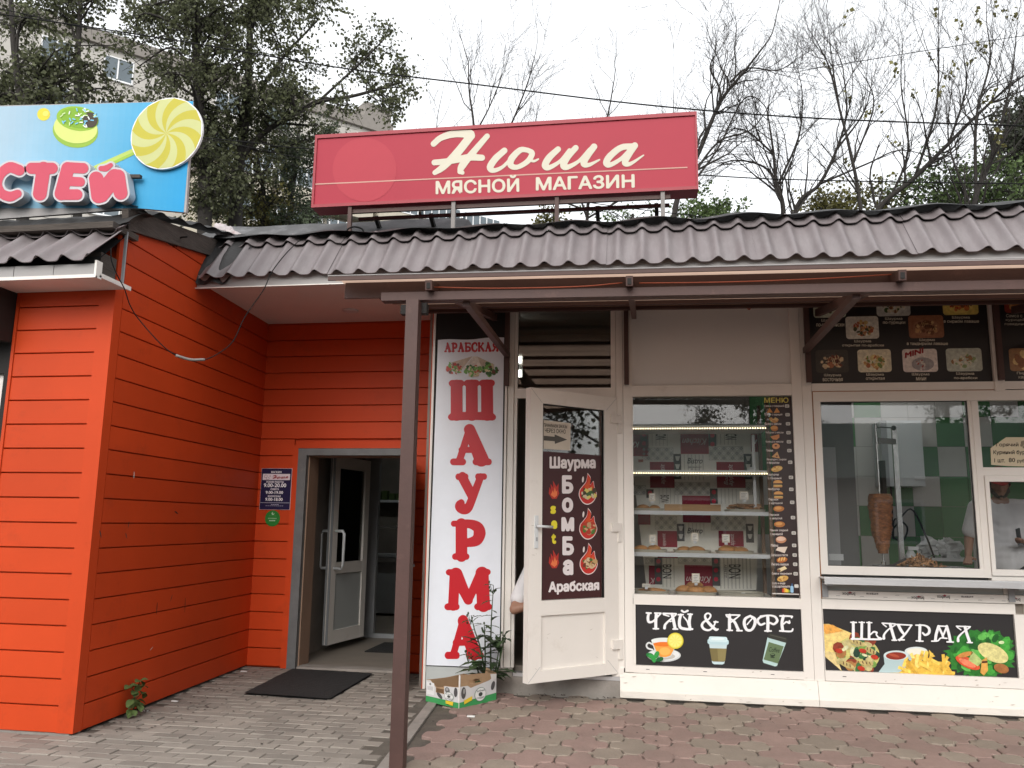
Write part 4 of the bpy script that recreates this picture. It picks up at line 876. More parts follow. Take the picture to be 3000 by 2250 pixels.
# ---- blue sweets sign
YB = 5.20; bs = thing('sweets_sign', 'light blue sign with a big yellow lollipop and pink bubble letters', 'sign', (-4.3, YB, 3.5))
bf2 = wall_frame(YB); Z1 = rgn(0, 0, 1000/2212)
q = [bf2.hit(*DSP(*p)) for p in ((-40, 233.5), (415, 218), (402, 459), (300, 450), (-40, 452))]
q = [(-5.9, q[0][1]+.06)]+q[1:4]+[(-5.9, 3.55)]
mb = MB(); n = len(q); mb.add([bf2.pt(a, b, 0) for a, b in q[::-1]]+[bf2.pt(a, b, -.025) for a, b in q[::-1]], [tuple(range(n)), tuple(range(2*n-1, n-1, -1))]+[(i, n+i, n+(i+1) % n, (i+1) % n) for i in range(n)])
mb.build('panel', 'fascia', bs)
P_ = Print(bf2, Z1); K = 76
top = lambda x: 686+(x)*(652-686)/1253; bot = lambda x: (1352 if x < 905 else 1352+(x-905)*.09)
rgt = lambda y: 1253+(1190-1253)*(y-652)/(1378-652)
for i in range(K):
    for j in range(8):
        xa = lambda f, g: (-1750+(rgt(652+g*720)+1750)*f)
        pts = []
        for f, g in ((i/K, j/8), ((i+1)/K, j/8), ((i+1)/K, (j+1)/8), (i/K, (j+1)/8)):
            x = xa(f, g); pts.append((x, top(x)+4+(bot(x)-top(x)-6)*g))
        f = (xa((i+.5)/K, .5)+250)/1503; g = (j+.5)/8; t = max(0, min(1, (f-.15)*1.15+(g-.5)*.12)); lo = np.array((186, 216, 236)); hi = np.array((40, 170, 232)); c = lo+(hi-lo)*t**1.15
        P_.zpoly(pts, srgb(*c, .82), 1)
P_.build('print', bs, 'printd')
P_ = Print(bf2, Z1); P_.zell((284, 742), 42, 41, srgb(228, 214, 70), 2, n=24); P_.zell((298, 738), 20, 18, srgb(236, 226, 110), 3); P_.build('yellow_ball', bs, 'printd')
P_ = Print(bf2, Z1)
P_.zell((490, 850), 148, 108, srgb(150, 185, 70), 2, .12, 32); P_.zell((492, 830), 142, 100, srgb(214, 226, 130), 3, .12, 32)
P_.zell((505, 770), 137, 78, srgb(150, 190, 62), 4, .15, 32); P_.zell((515, 766), 122, 65, srgb(132, 176, 52), 5, .15, 32)
P_.zell((590, 780), 48, 50, srgb(72, 62, 52), 6, .3, 24)
for i in range(34):
    a = R.uniform(0, 2*pi); r_ = math.sqrt(R.random()); x = 512+118*r_*math.cos(a); y = 764+64*r_*math.sin(a); an = R.uniform(0, pi); c, s_ = math.cos(an), math.sin(an); L = 11; W = 3.6
    P_.zpoly([(x+c*L-s_*W, y+s_*L+c*W), (x-c*L-s_*W, y-s_*L+c*W), (x-c*L+s_*W, y-s_*L-c*W), (x+c*L+s_*W, y+s_*L-c*W)], R.choice((srgb(240, 245, 240), srgb(210, 235, 170), srgb(130, 200, 235))), 7+i*.1)
P_.build('cake_picture', bs, 'printd')
P_ = Print(bf2, Z1); P_.zpoly([(590, 1085), (880, 955), (900, 990), (640, 1112)], srgb(188, 210, 110), 2); P_.zpoly([(620, 1100), (890, 975), (900, 990), (640, 1112)], srgb(160, 196, 80), 2.5); P_.build('lollipop_stick', bs, 'printd')
lc = bf2.hit(*Z1(1094, 876)); lr = abs(bf2.hit(*Z1(1325, 876))[0]-lc[0])
lm = MB(); n = 48; lm.add([bf2.pt(lc[0]+lr*math.cos(2*pi*i/n), lc[1]+lr*.985*math.sin(2*pi*i/n), h) for h in (.012, .032) for i in range(n)], [tuple(range(n, 2*n))]+[(i, (i+1) % n, n+(i+1) % n, n+i) for i in range(n)]); lol = lm.build('lollipop_disc', 'winf', bs)
P_ = Print(bf2, Z1, base=.032)
for k in range(16):
    pts = []
    for e in (0, 1):
        for i in range(11):
            r_ = lr*.985*(i if e == 0 else 10-i)/10; a = 2*pi*(k+e)/16+.2-.75*(r_/lr)**1.4; pts.append((lc[0]+r_*math.cos(a), lc[1]+r_*math.sin(a)*.985))
    P_.poly(pts, (srgb(222, 212, 80, .75), srgb(226, 230, 160, .78))[k % 2], 1)
P_.build('swirl', lol, 'printd')
BUB = {'О': [([(-40, 1150), (-75, 1230), (-30, 1310), (15, 1270), (10, 1190), (-40, 1150)], 34)],
 'С': [([(190, 1140), (130, 1122), (75, 1160), (52, 1225), (75, 1285), (130, 1308), (180, 1290)], [34, 34, 30, 28, 30, 32, 26])],
 'Т': [([(268, 1128), (400, 1128)], 36), ([(345, 1130), (322, 1290)], 44)],
 'Е': [([(500, 1130), (458, 1290)], 42), ([(520, 1124), (598, 1128)], 34), ([(490, 1210), (580, 1215)], 30), ([(465, 1296), (560, 1296)], 34)],
 'Й': [([(682, 1195), (696, 1305)], 46), ([(822, 1180), (838, 1285)], 44), ([(712, 1295), (800, 1185)], 52), ([(712, 1130), (745, 1128), (775, 1108)], [16, 20, 14])]}
for ch, S in BUB.items():
    L = None
    for gr, d0, d1, m_, nm in ((12, .03, .10, 'fascia', 'letter'), (0, .10, .1025, None, 'face')):
        V, F, E_ = strokes2d(S, 4.0, gr); pr = Print(bf2, Z1); uv = [pr.uv(*p) for p in V]; mb = MB()
        if nm == 'letter':
            mb.add([bf2.pt(a, b, d1) for a, b in uv], [f[::-1] for f in F], 0, srgb(225, 222, 226, .8))
            for p, q2 in E_:
                a = pr.uv(*p); b = pr.uv(*q2); mb.add([bf2.pt(*a, d0), bf2.pt(*b, d0), bf2.pt(*b, d1), bf2.pt(*a, d1)], [(0, 1, 2, 3)], 0, srgb(190, 196, 202))
            L = mb.build('letter', 'printd', bs)
        else: mb.add([bf2.pt(a, b, d1) for a, b in uv], [f[::-1] for f in F], 0, srgb(226, 92, 114, .82)); mb.build('face', 'printd', L)
MB().beam(bf2.pt(*bf2.hit(*Z1(860, 1160)), .04), bf2.pt(*bf2.hit(*Z1(935, 1160)), .04), .03, .025).build('bracket', 'wood', bs)

# ---- opening hours plate, green sticker
hf = wall_frame(YR-.030); Z4 = rgn(750, 1350, 130/1027)
hp_ = thing('opening_hours_plate', 'dark blue plate with white opening hours on the red wall beside the entrance', 'sign', (-3.62, YR-.03, 1.5))
q = [hf.hit(*Z4(*p)) for p in ((175, 172), (870, 172), (812, 1150), (105, 1140))]
x0 = -3.785; x1 = -3.465; z0 = 1.50; z1 = 1.908
MB().box(x0, x1, YR-.030, YR-.022, z0, z1).build('plate', 'winf', hp_)
P_ = Print(hf, Z4); NAV = srgb(26, 26, 66); w_ = x1-x0; h_ = z1-z0; X = lambda a: x0+w_*a; Zv = lambda a: z1-h_*a
P_.rrect(x0+.002, z0+.002, x1-.002, z1-.002, .002, NAV, 1); P_.rrect(X(.05), Zv(.285), X(.95), Zv(.135), .003, srgb(225, 215, 220), 2)
for t, a, b, y0, y1 in (('МАГАЗИН', .32, .66, .065, .115), ('РЕЖИМ РАБОТЫ:', .18, .76, .305, .355), ('9.00-20.00', .1, .84, .365, .46), ('СУББОТА', .33, .61, .485, .53), ('9.00-19.00', .18, .75, .55, .62), ('ВОСКРЕСЕНЬЕ', .26, .68, .655, .70), ('9.00-18.00', .18, .75, .715, .79)):
    P_.text(t, X(a), Zv(y1), X(b), Zv(y0), WHITE, 2, .03)
P_.rrect(X(.02), Zv(.838), X(.98), Zv(.83), .0005, srgb(200, 200, 210), 2)
for i in range(4): P_.rrect(X(.38+i*.066), Zv(.885), X(.38+i*.066+.05), Zv(.868), .0005, srgb(170, 170, 190), 2)
for i in range(9): P_.rrect(X(.2+i*.066), Zv(.915), X(.2+i*.066+.05), Zv(.90), .0005, srgb(150, 150, 170), 2)
V, F, E_ = strokes2d(NYU, 6.0, 6); 
P_.fit(V, [f[::-1] for f in F], (X(.38), Zv(.262)-0), (X(.9), Zv(.262)), (X(.38), Zv(.165)), srgb(150, 25, 38), 3)
P_.mb.v[-len(V):] = [P_.fr.pt(X(.38)+(X(.9)-X(.38))*(p[0]-V[:, 0].min())/np.ptp(V[:, 0]), Zv(.262)+(Zv(.165)-Zv(.262))*(V[:, 1].max()-p[1])/np.ptp(V[:, 1]), .0036) for p in V]
cook = [([(.1, .20), (.13, .165), (.18, .165), (.2, .2), (.17, .225), (.12, .225), (.1, .2)], .006), ([(.19, .225), (.17, .265), (.24, .275), (.27, .24), (.23, .22)], .006), ([(.27, .2), (.3, .18), (.31, .205)], .006)]
S_ = [([(X(a), Zv(b)) for a, b in st[0]], .0014) for st in cook]; V, F, E_ = strokes2d(S_, .0008); P_.put(V, F, srgb(120, 90, 95), 3)
P_.build('print', hp_)
gs = thing('round_sticker', 'round green sticker below the opening hours plate', 'sticker', (-3.643, YR-.026, 1.37)); gf = wall_frame(YR-.0235)
P_ = Print(gf); P_.ell((-3.643, 1.415), .079, .079, srgb(40, 125, 52), 1, n=32); P_.ell((-3.640, 1.463), .014, .014, srgb(190, 220, 190), 2)
P_.ell((-3.636, 1.468), .009, .009, srgb(40, 125, 52), 3)
for zz, n_, c in ((1.434, 6, srgb(70, 150, 80)), (1.410, 7, srgb(150, 195, 150)), (1.388, 5, srgb(190, 220, 190))):
    for i in range(n_): P_.rrect(-3.643+(i-n_/2)*.013, zz, -3.643+(i-n_/2)*.013+.010, zz+.010, .001, c, 2)
P_.build('print', gs)

# ---- tea and coffee panel
tf = wall_frame(YF+.02); Z5 = rgn(1800, 1650, 620/2057); PB = srgb(42, 40, 41)
def panel(name, label, x0, x1, z0, z1):
    t = thing(name, label, 'sign', ((x0+x1)/2, YF+.02, z0)); MB().box(x0, x1, YF+.022, YF+.045, z0, z1).build('board', 'blackp', t); P_ = Print(tf); P_.rrect(x0+.001, z0+.001, x1-.001, z1-.001, .002, PB, 0); P_.build('background', t); return t
tp = panel('tea_coffee_panel', 'black panel with white letters ЧАЙ & КОФЕ and three drinks below the pastry window', -.091, 1.2345, .2635, .7465)
TEA = [ # Ч А Й & К О Ф Е  (zoomed-photo units)
 [([(312, 483), (355, 485)], 7), ([(334, 488), (326, 530), (335, 570), (375, 565), (425, 515), (450, 490)], [11, 12, 11, 8, 7, 6]), ([(408, 492), (402, 560), (402, 632)], 13), ([(392, 484), (452, 486)], 6), ([(378, 636), (428, 637)], 6)],
 [([(474, 488), (600, 492)], 7), ([(478, 500), (530, 515)], 5), ([(560, 495), (575, 560), (590, 634)], 13), ([(600, 500), (545, 545), (495, 595), (487, 630)], [5, 7, 10, 12]), ([(570, 640), (614, 640)], 6), ([(540, 568), (560, 562)], 4)],
 [([(620, 500), (668, 500)], 6), ([(645, 502), (632, 560), (640, 622), (700, 640), (758, 640)], [12, 13, 13, 11, 8]), ([(738, 500), (728, 570), (735, 640)], 13), ([(715, 495), (756, 497)], 6), ([(672, 520), (705, 560), (720, 600)], [5, 6, 7]), ([(655, 462), (680, 475), (712, 462)], [9, 7, 9])],
 [([(985, 565), (960, 620), (920, 650), (872, 640), (850, 605), (870, 570), (920, 540), (935, 505), (910, 486), (882, 505), (890, 545), (935, 600), (985, 645), (1008, 640)], [6, 7, 8, 10, 11, 9, 7, 7, 6, 8, 11, 13, 12, 5]), ([(968, 570), (1005, 572)], 6)],
 [([(1085, 502), (1218, 504)], 6), ([(1120, 505), (1118, 570), (1118, 648)], 13), ([(1095, 650), (1145, 653)], 6), ([(1215, 510), (1170, 545), (1135, 572)], [5, 7, 6]), ([(1090, 515), (1135, 545), (1170, 575), (1205, 650)], [5, 7, 12, 13]), ([(1190, 655), (1240, 656)], 6)],
 [([(1320, 512), (1272, 540), (1262, 590), (1285, 645), (1330, 648), (1362, 600), (1365, 545), (1320, 512)], [9, 12, 14, 12, 10, 13, 14, 9]), ([(1290, 595), (1345, 530)], 5)],
 [([(1420, 515), (1500, 507), (1560, 520), (1582, 560), (1550, 592), (1515, 580)], [7, 6, 9, 12, 9, 8]), ([(1470, 510), (1410, 530), (1392, 565), (1420, 598), (1460, 585)], [6, 9, 11, 9, 8]), ([(1490, 515), (1492, 580), (1490, 655)], 14), ([(1462, 658), (1524, 659)], 6)],
 [([(1610, 512), (1720, 516), (1722, 528)], 7), ([(1642, 515), (1628, 580), (1635, 655)], 13), ([(1608, 658), (1715, 662), (1733, 640)], 7), ([(1645, 590), (1670, 570), (1700, 580), (1700, 560)], [6, 7, 9, 6])]]
for S in TEA: P_ = Print(tf, Z5); P_.zstrokes(S, 3.0, WHITE, 2, 1.5); P_.build('letter', tp)
P_ = Print(tf, Z5)                                                    # cup of tea with lemon and mint
P_.zell((480, 895), 165, 64, srgb(205, 208, 208), 2, n=32); P_.zell((480, 890), 150, 54, srgb(226, 228, 228), 3, n=32); P_.zell((500, 905), 90, 30, srgb(190, 186, 178), 4)
P_.zstrokes([([(370, 840), (325, 825), (312, 795), (335, 772), (375, 790)], 8)], 3, srgb(215, 218, 218), 5)
P_.zpoly([(358, 750), (590, 750), (585, 830), (550, 905), (500, 922), (440, 918), (395, 860)], srgb(214, 222, 218), 6); P_.zell((474, 750), 116, 27, srgb(224, 230, 228), 7, n=28)
P_.zpoly([(375, 775), (583, 780), (575, 840), (545, 895), (500, 912), (445, 908), (405, 850)], srgb(240, 160, 70), 8); P_.zell((478, 785), 100, 22, srgb(230, 120, 40), 9, n=28); P_.zell((490, 855), 55, 38, srgb(252, 182, 92), 9.5)
P_.zell((592, 752), 79, 79, srgb(214, 200, 60), 10, n=32); P_.zell((592, 752), 70, 70, srgb(238, 222, 96), 11, n=32)
for k in range(9):
    a = 2*pi*k/9; P_.zpoly([(592, 752), (592+62*math.cos(a), 752+62*math.sin(a)), (592+62*math.cos(a+.55), 752+62*math.sin(a+.55))], srgb(246, 234, 130), 12)
for (x, y, a) in ((365, 905, .3), (410, 885, -1.1), (440, 930, -.3), (380, 925, 1.2), (345, 890, .2)): P_.zell((x, y), 38, 22, R.choice((srgb(34, 120, 56), srgb(50, 150, 70), srgb(24, 96, 48))), 13+x*.01+y*.003, a)
P_.build('teacup_picture', tp)
P_ = Print(tf, Z5)
P_.zpoly([(920, 780), (1095, 785), (1068, 975), (1050, 984), (970, 982), (950, 970)], srgb(196, 216, 220), 2); P_.zpoly([(925, 825), (1090, 830), (1076, 950), (1060, 958), (960, 955), (945, 945)], srgb(120, 108, 68), 3); P_.zpoly([(1000, 828), (1090, 830), (1076, 950), (1010, 956)], srgb(138, 126, 82), 3.5)
P_.zrrect(905, 742, 1110, 785, 18, srgb(186, 214, 220), 4); P_.zrrect(918, 716, 1096, 762, 18, srgb(206, 228, 232), 5); P_.zell((1005, 735), 70, 13, srgb(226, 240, 242), 6)
P_.build('paper_cup_picture', tp)
P_ = Print(tf, Z5)
P_.zpoly([(1488, 720), (1672, 765), (1580, 998), (1560, 1003), (1450, 968), (1440, 945)], srgb(180, 206, 204), 2); P_.zpoly([(1500, 765), (1645, 808), (1590, 975), (1450, 935)], srgb(98, 118, 84), 3); P_.zpoly([(1492, 690), (1515, 680), (1670, 722), (1682, 745), (1675, 775), (1495, 725)], srgb(52, 52, 46), 4); P_.zpoly([(1510, 690), (1665, 730), (1668, 740), (1508, 700)], srgb(78, 78, 70), 5)
P_.ztext('Coffee', 1500, 812, 1605, 858, srgb(40, 52, 38), 4, .01, 12, .3); P_.zell((1537, 890), 26, 16, srgb(40, 52, 38), 4, .15); P_.zell((1534, 884), 20, 7, srgb(98, 118, 84), 5, .15); P_.zell((1535, 912), 24, 6, srgb(40, 52, 38), 6, .15)
P_.build('paper_cup_picture', tp)

# ---- shawarma panel
Z6 = rgn(2350, 1650, 650/2157)
sp = panel('shawarma_panel', 'black panel with white letters ШАУРМА over wraps, sauces and fries', 1.4045, 2.8265, .2815, .7555)
SHA = [[([(468, 572), (522, 574)], 6), ([(492, 575), (492, 730)], 13), ([(575, 575), (572, 730)], 12), ([(645, 575), (645, 725)], 12), ([(548, 572), (600, 574)], 5), ([(622, 574), (672, 576)], 5), ([(475, 733), (745, 737), (748, 722)], 8), ([(660, 690), (690, 665), (720, 672), (715, 690), (735, 720)], [6, 8, 8, 6, 7])],
 [([(772, 580), (898, 588)], 6), ([(850, 590), (868, 660), (892, 740)], 13), ([(900, 598), (835, 640), (792, 690), (788, 728)], [5, 7, 9, 13]), ([(868, 745), (912, 746)], 6), ([(780, 590), (812, 615)], 5)],
 [([(905, 592), (1060, 600)], 6), ([(930, 600), (955, 650), (985, 690)], [13, 13, 10]), ([(1052, 606), (1000, 680), (940, 745)], [7, 9, 10]), ([(930, 740), (985, 742)], 7)],
 [([(1098, 600), (1180, 602), (1225, 630), (1225, 675), (1190, 695), (1165, 675)], [6, 7, 12, 12, 9, 8]), ([(1138, 602), (1136, 680), (1134, 750)], 13), ([(1102, 752), (1168, 755)], 6)],
 [([(1318, 612), (1295, 690), (1288, 748)], 13), ([(1398, 612), (1420, 690), (1432, 755)], 13), ([(1318, 608), (1400, 612)], 6), ([(1322, 620), (1355, 690), (1362, 715)], 10), ([(1395, 620), (1368, 690)], 8), ([(1252, 755), (1310, 752), (1340, 725), (1400, 728)], 6), ([(1400, 762), (1462, 764)], 6)],
 [([(1492, 610), (1625, 615)], 6), ([(1575, 618), (1595, 690), (1620, 762)], 13), ([(1622, 622), (1560, 665), (1512, 715), (1508, 752)], [5, 7, 9, 13]), ([(1598, 768), (1645, 769)], 6), ([(1500, 620), (1535, 645)], 5)]]
for S in SHA: P_ = Print(tf, Z6, base=.03*.12); P_.zstrokes(S, 3.0, WHITE, 12, 1.0); P_.build('letter', sp)
P_ = Print(tf, Z6)
P_.zpoly([(207, 590), (260, 590), (480, 680), (560, 720), (330, 850), (320, 900), (380, 1045), (225, 900)], srgb(236, 208, 130), 1); P_.zpoly([(207, 592), (300, 600), (400, 660), (230, 690), (207, 650)], srgb(228, 164, 78), 1.5); P_.zpoly([(215, 850), (225, 910), (385, 1048), (340, 930), (320, 870)], srgb(222, 200, 140), 1.6)
P_.zell((540, 880), 215, 165, srgb(206, 200, 120), 2, .2, 28)
P_.blobs((540, 880), 420, 320, (srgb(60, 110, 62), srgb(196, 184, 130), srgb(140, 60, 40), srgb(120, 160, 76), srgb(170, 120, 70), srgb(214, 214, 170), srgb(36, 66, 50)), 60, 3, .06, .14, True)
for (x, y, rx, a) in ((530, 770, 85, .35), (430, 985, 80, .4), (620, 970, 70, .15), (660, 850, 60, .5)):
    P_.zell((x, y), rx, 26, srgb(190, 172, 112), 11, a)
    for k in range(3): P_.zell((x+(k-1)*35*math.cos(a), y+(k-1)*35*math.sin(a)-4), 5, 18, srgb(88, 56, 36), 11.4, a-.5, 8)
for (x, y) in ((355, 850), (585, 850), (700, 910), (570, 1020)): P_.zell((x, y), 38, 22, srgb(186, 56, 36), 11.6, .3)
P_.build('wrap_picture', sp, 'food')
P_ = Print(tf, Z6)
P_.zpoly([(995, 850), (1218, 850), (1200, 930), (1150, 950), (1040, 945)], srgb(182, 198, 198), 1); P_.zell((1107, 855), 111, 43, srgb(214, 222, 222), 2, n=28); P_.zell((1107, 858), 92, 32, srgb(232, 230, 216), 3, n=28)
P_.zpoly([(790, 900), (1025, 900), (1000, 1020), (940, 1062), (830, 1062), (740, 1058), (800, 980)], srgb(178, 200, 202), 4); P_.zell((910, 895), 120, 48, srgb(206, 220, 220), 5, n=28); P_.zell((910, 900), 98, 37, srgb(140, 48, 32), 6, n=28); P_.zell((890, 895), 55, 14, srgb(176, 80, 56), 7, .3)
P_.build('sauce_picture', sp)
P_ = Print(tf, Z6)
P_.zpoly([(820, 1066), (960, 985), (1080, 940), (1400, 960), (1480, 1090)], srgb(226, 184, 76), 1)
for i in range(30):
    x = R.uniform(980, 1430); y = R.uniform(930, 1060)-(40 if 1100 < x < 1300 else 0)-abs(x-1220)*-.05; a = R.gauss(1.2, .7); L = R.uniform(45, 85); c, s_ = math.cos(a), math.sin(a); W = 15
    pts = [(x+c*L-s_*W, min(1086, y+s_*L+c*W)), (x-c*L-s_*W, min(1086, y-s_*L+c*W)), (x-c*L+s_*W, min(1086, y-s_*L-c*W)), (x+c*L+s_*W, min(1086, y+s_*L-c*W))]
    P_.zpoly(pts, R.choice((srgb(244, 206, 96), srgb(232, 188, 78), srgb(250, 220, 124), srgb(214, 166, 62))), 2+i*.15)
P_.zpoly([(1230, 840), (1290, 905), (1240, 920)], srgb(240, 200, 90), 7)
P_.build('fries_picture', sp, 'food')
P_ = Print(tf, Z6)
pts = [(1740+330*k*math.cos(t)*(1 if math.cos(t) > -.2 else 1.0), 880+235*k*math.sin(t)) for t, k in ((2*pi*i/60, 1+.1*math.sin(i*2.9)+.06*math.sin(i*5.3)) for i in range(60))]
pts = [(min(x, 2070), min(max(y, 645), 1100)) for x, y in pts]
P_.zpoly(pts, srgb(46, 122, 46), 1); P_.blobs((1740, 880), 560, 400, (srgb(70, 160, 62), srgb(40, 112, 42), srgb(100, 184, 84), srgb(30, 90, 36)), 60, 2, .05, .14, True)
P_.zell((1850, 870), 160, 80, srgb(214, 206, 140), 10, .45, 24); P_.zell((1605, 965), 130, 48, srgb(214, 84, 52), 10, .45); P_.zell((1600, 968), 90, 28, srgb(232, 130, 96), 10.5, .45); P_.zell((1580, 885), 75, 24, srgb(206, 140, 72), 11, -.25)
P_.zpoly([(1650, 850), (1750, 950), (1700, 1000), (1610, 940)], srgb(176, 192, 120), 11); P_.zpoly([(1740, 940), (1790, 910), (1800, 1040), (1760, 1090), (1725, 1060)], srgb(214, 160, 78), 12); P_.zpoly([(1742, 950), (1795, 945), (1796, 965), (1740, 970)], srgb(84, 50, 28), 12.5); P_.zell((1930, 1020), 75, 45, srgb(160, 104, 58), 12, .3); P_.zell((1930, 768), 28, 16, srgb(206, 222, 170), 12)
P_.build('burger_picture', sp, 'food')

# ---- menu boards above the serving windows
mf = wall_frame(YF+.022); Z7 = rgn(2300, 850, 700/2212)
def board(name, label, x0, x1):
    t = thing(name, label, 'sign', ((x0+x1)/2, YF+.02, 2.6)); MB().box(x0, x1, YF+.024, YF+.045, 2.5985, 3.56).build('board', 'blackp', t)
    P_ = Print(mf); P_.rrect(x0+.001, 2.600, x1-.001, 3.559, .001, srgb(30, 28, 29), 0); P_.build('background', t); return t
mbd = board('menu_board', 'black menu board with nine framed shawarma pictures above the serving window', 1.3955, 2.8245)
CR = srgb(205, 198, 180)
PIC = [(265, 20, 552, 258, (200, 205, 185), ((120, 140, 80), (214, 214, 190), (90, 100, 60), (190, 80, 60)), 'Шаурма', 'по-итальянски', 335, 500, 288, 548, 268, 308),
 (850, 20, 1148, 244, (190, 190, 182), ((120, 80, 55), (176, 150, 110), (60, 84, 44), (206, 196, 170)), 'Шаурма', 'по-турецки', 925, 1085, 905, 1112, 252, 290),
 (1465, 20, 1776, 232, (214, 190, 100), ((200, 120, 60), (222, 170, 70), (190, 60, 40), (120, 80, 40)), 'Шаурма', 'в сырном лаваше', 1545, 1710, 1468, 1795, 240, 280),
 (567, 240, 860, 454, (214, 210, 196), ((196, 140, 96), (214, 184, 120), (70, 76, 50), (180, 100, 70)), 'Шаурма', 'открытая по-арабски', 640, 796, 528, 914, 460, 498),
 (1150, 230, 1460, 446, (150, 100, 70), ((196, 150, 100), (120, 76, 48), (206, 170, 120)), 'Шаурма', 'в тандырном лаваше', 1242, 1386, 1127, 1508, 448, 486),
 (288, 550, 580, 766, (60, 56, 50), ((206, 180, 140), (176, 110, 76), (120, 60, 44), (222, 200, 160)), 'Шаурма', 'восточная', 360, 518, 348, 534, 774, 814),
 (678, 546, 976, 762, (222, 214, 186), ((206, 160, 100), (180, 110, 66), (120, 140, 70), (226, 206, 140)), 'Шаурма', 'открытая', 752, 914, 747, 922, 768, 808),
 (1095, 542, 1403, 760, (226, 216, 208), ((170, 160, 158),), 'Шаурма', 'мини', 1173, 1336, 1212, 1305, 766, 806),
 (1500, 536, 1814, 754, (186, 192, 178), ((214, 214, 200), (150, 170, 120), (160, 120, 80), (222, 216, 196)), 'Шаурма', 'по-арабски', 1583, 1750, 1563, 1778, 760, 800)]
for k, (a, b, c, d_, bg, cols, t1, t2, l0, l1, m0, m1, ty, ty2) in enumerate(PIC):
    P_ = Print(mf, Z7); P_.zrrect(a, b, c, d_, 28, srgb(*bg), 1); cx, cy = (a+c)/2, (b+d_)/2+10
    if k == 7:
        P_.ztext('MINI', 1108, 580, 1280, 632, srgb(150, 30, 36), 3, .05, -50); P_.zell((1275, 685), 104, 62, srgb(160, 155, 155), 2, n=24); P_.blobs((1255, 690), 110, 80, (srgb(200, 190, 186), srgb(160, 60, 50), srgb(214, 206, 196)), 14, 3, .1, .2, True)
    else:
        P_.zell((cx, cy), (c-a)*.4, (d_-b)*.36, srgb(*[min(255, v+14) for v in bg]), 2, n=20)
        P_.blobs((cx, cy), (c-a)*.66, (d_-b)*.55, [srgb(*q) for q in cols], 42, 3, .06, .17, True)
        if k in (2, 4, 5):
            for i in range(7): P_.zpoly([(cx-60+i*20, cy-50+i*6), (cx-54+i*20, cy-52+i*6), (cx-40+i*20, cy-15+i*6), (cx-46+i*20, cy-13+i*6)], srgb(70, 40, 26), 9+i*.1)
    P_.ztext(t1, l0, ty, l1, ty+30, CR, 2, .024); P_.ztext(t2, m0, ty2, m1, ty2+30, CR, 2, .024)
    P_.build('food_picture', mbd, 'food')
mb2 = board('menu_board', 'black menu board with samsa and pie pictures at the right edge of the photo', 2.9015, 4.45)
for (a, b, c, d_, bg, cols, lines) in ((2035, 20, 2340, 212, (150, 60, 44), ((206, 150, 90), (180, 120, 66)), (('Самса с', 2045, 222, 2195), ('курицей и', 2042, 262, 2255), ('говядиной', 2032, 300, 2255))), (2085, 535, 2400, 750, (160, 120, 84), ((206, 160, 100), (220, 190, 130), (140, 90, 56)), (('Пирожок', 2145, 756, 2340), ('картошка', 2160, 796, 2360)))):
    P_ = Print(mf, Z7); P_.zrrect(a, b, c, d_, 28, srgb(*bg), 1); P_.blobs(((a+c)/2, (b+d_)/2), (c-a)*.75, (d_-b)*.65, [srgb(*q) for q in cols], 16, 2, .16, .28, True)
    for t, x0, y0, x1 in lines: P_.ztext(t, x0, y0, x1, y0+30, CR, 2, .012)
    P_.build('food_picture', mb2, 'food')

# ---- brown poster and paper notice on the open door
PF = Frame(DF.pt(0, 0, -.0335), DF.U, DF.V); Z8 = rgn(1550, 1270, 230/734)
dp = thing('door_poster', 'dark brown poster reading Шаурма бомба сет арабская with flames on the open door', 'poster', PF.pt(.45, .75))
P_ = Print(PF, Z8); qz = zm1+.004, PF.hit(*Z8(400, 186))[1]
P_.rrect(gx0+.004, qz[0], gx1-.012, qz[1], .001, srgb(62, 26, 27), 1); P_.build('poster_sheet', dp)
PW = srgb(226, 218, 218); PY = srgb(222, 208, 50)
P_ = Print(PF, Z8); P_.ztext('Шаурма', 190, 215, 622, 355, PW, 2, .05, -2); P_.build('word', dp); P_ = Print(PF, Z8)
P_.ztext('Арабская', 180, 1385, 655, 1510, PW, 2, .05, -22); P_.build('word', dp)
for t, x0, y0, x1, y1, c in (('Б', 306, 390, 412, 562, PW), ('о', 306, 598, 410, 738, PW), ('м', 300, 782, 420, 915, PW), ('Б', 310, 960, 418, 1138, PW), ('а', 314, 1178, 412, 1325, PW), ('s', 198, 676, 250, 752, PY), ('e', 204, 812, 262, 892, PY), ('t', 207, 938, 252, 1032, PY)):
    P_ = Print(PF, Z8); P_.ztext(t, x0, y0, x1, y1, c, 2, .06); P_.build('letter', dp)
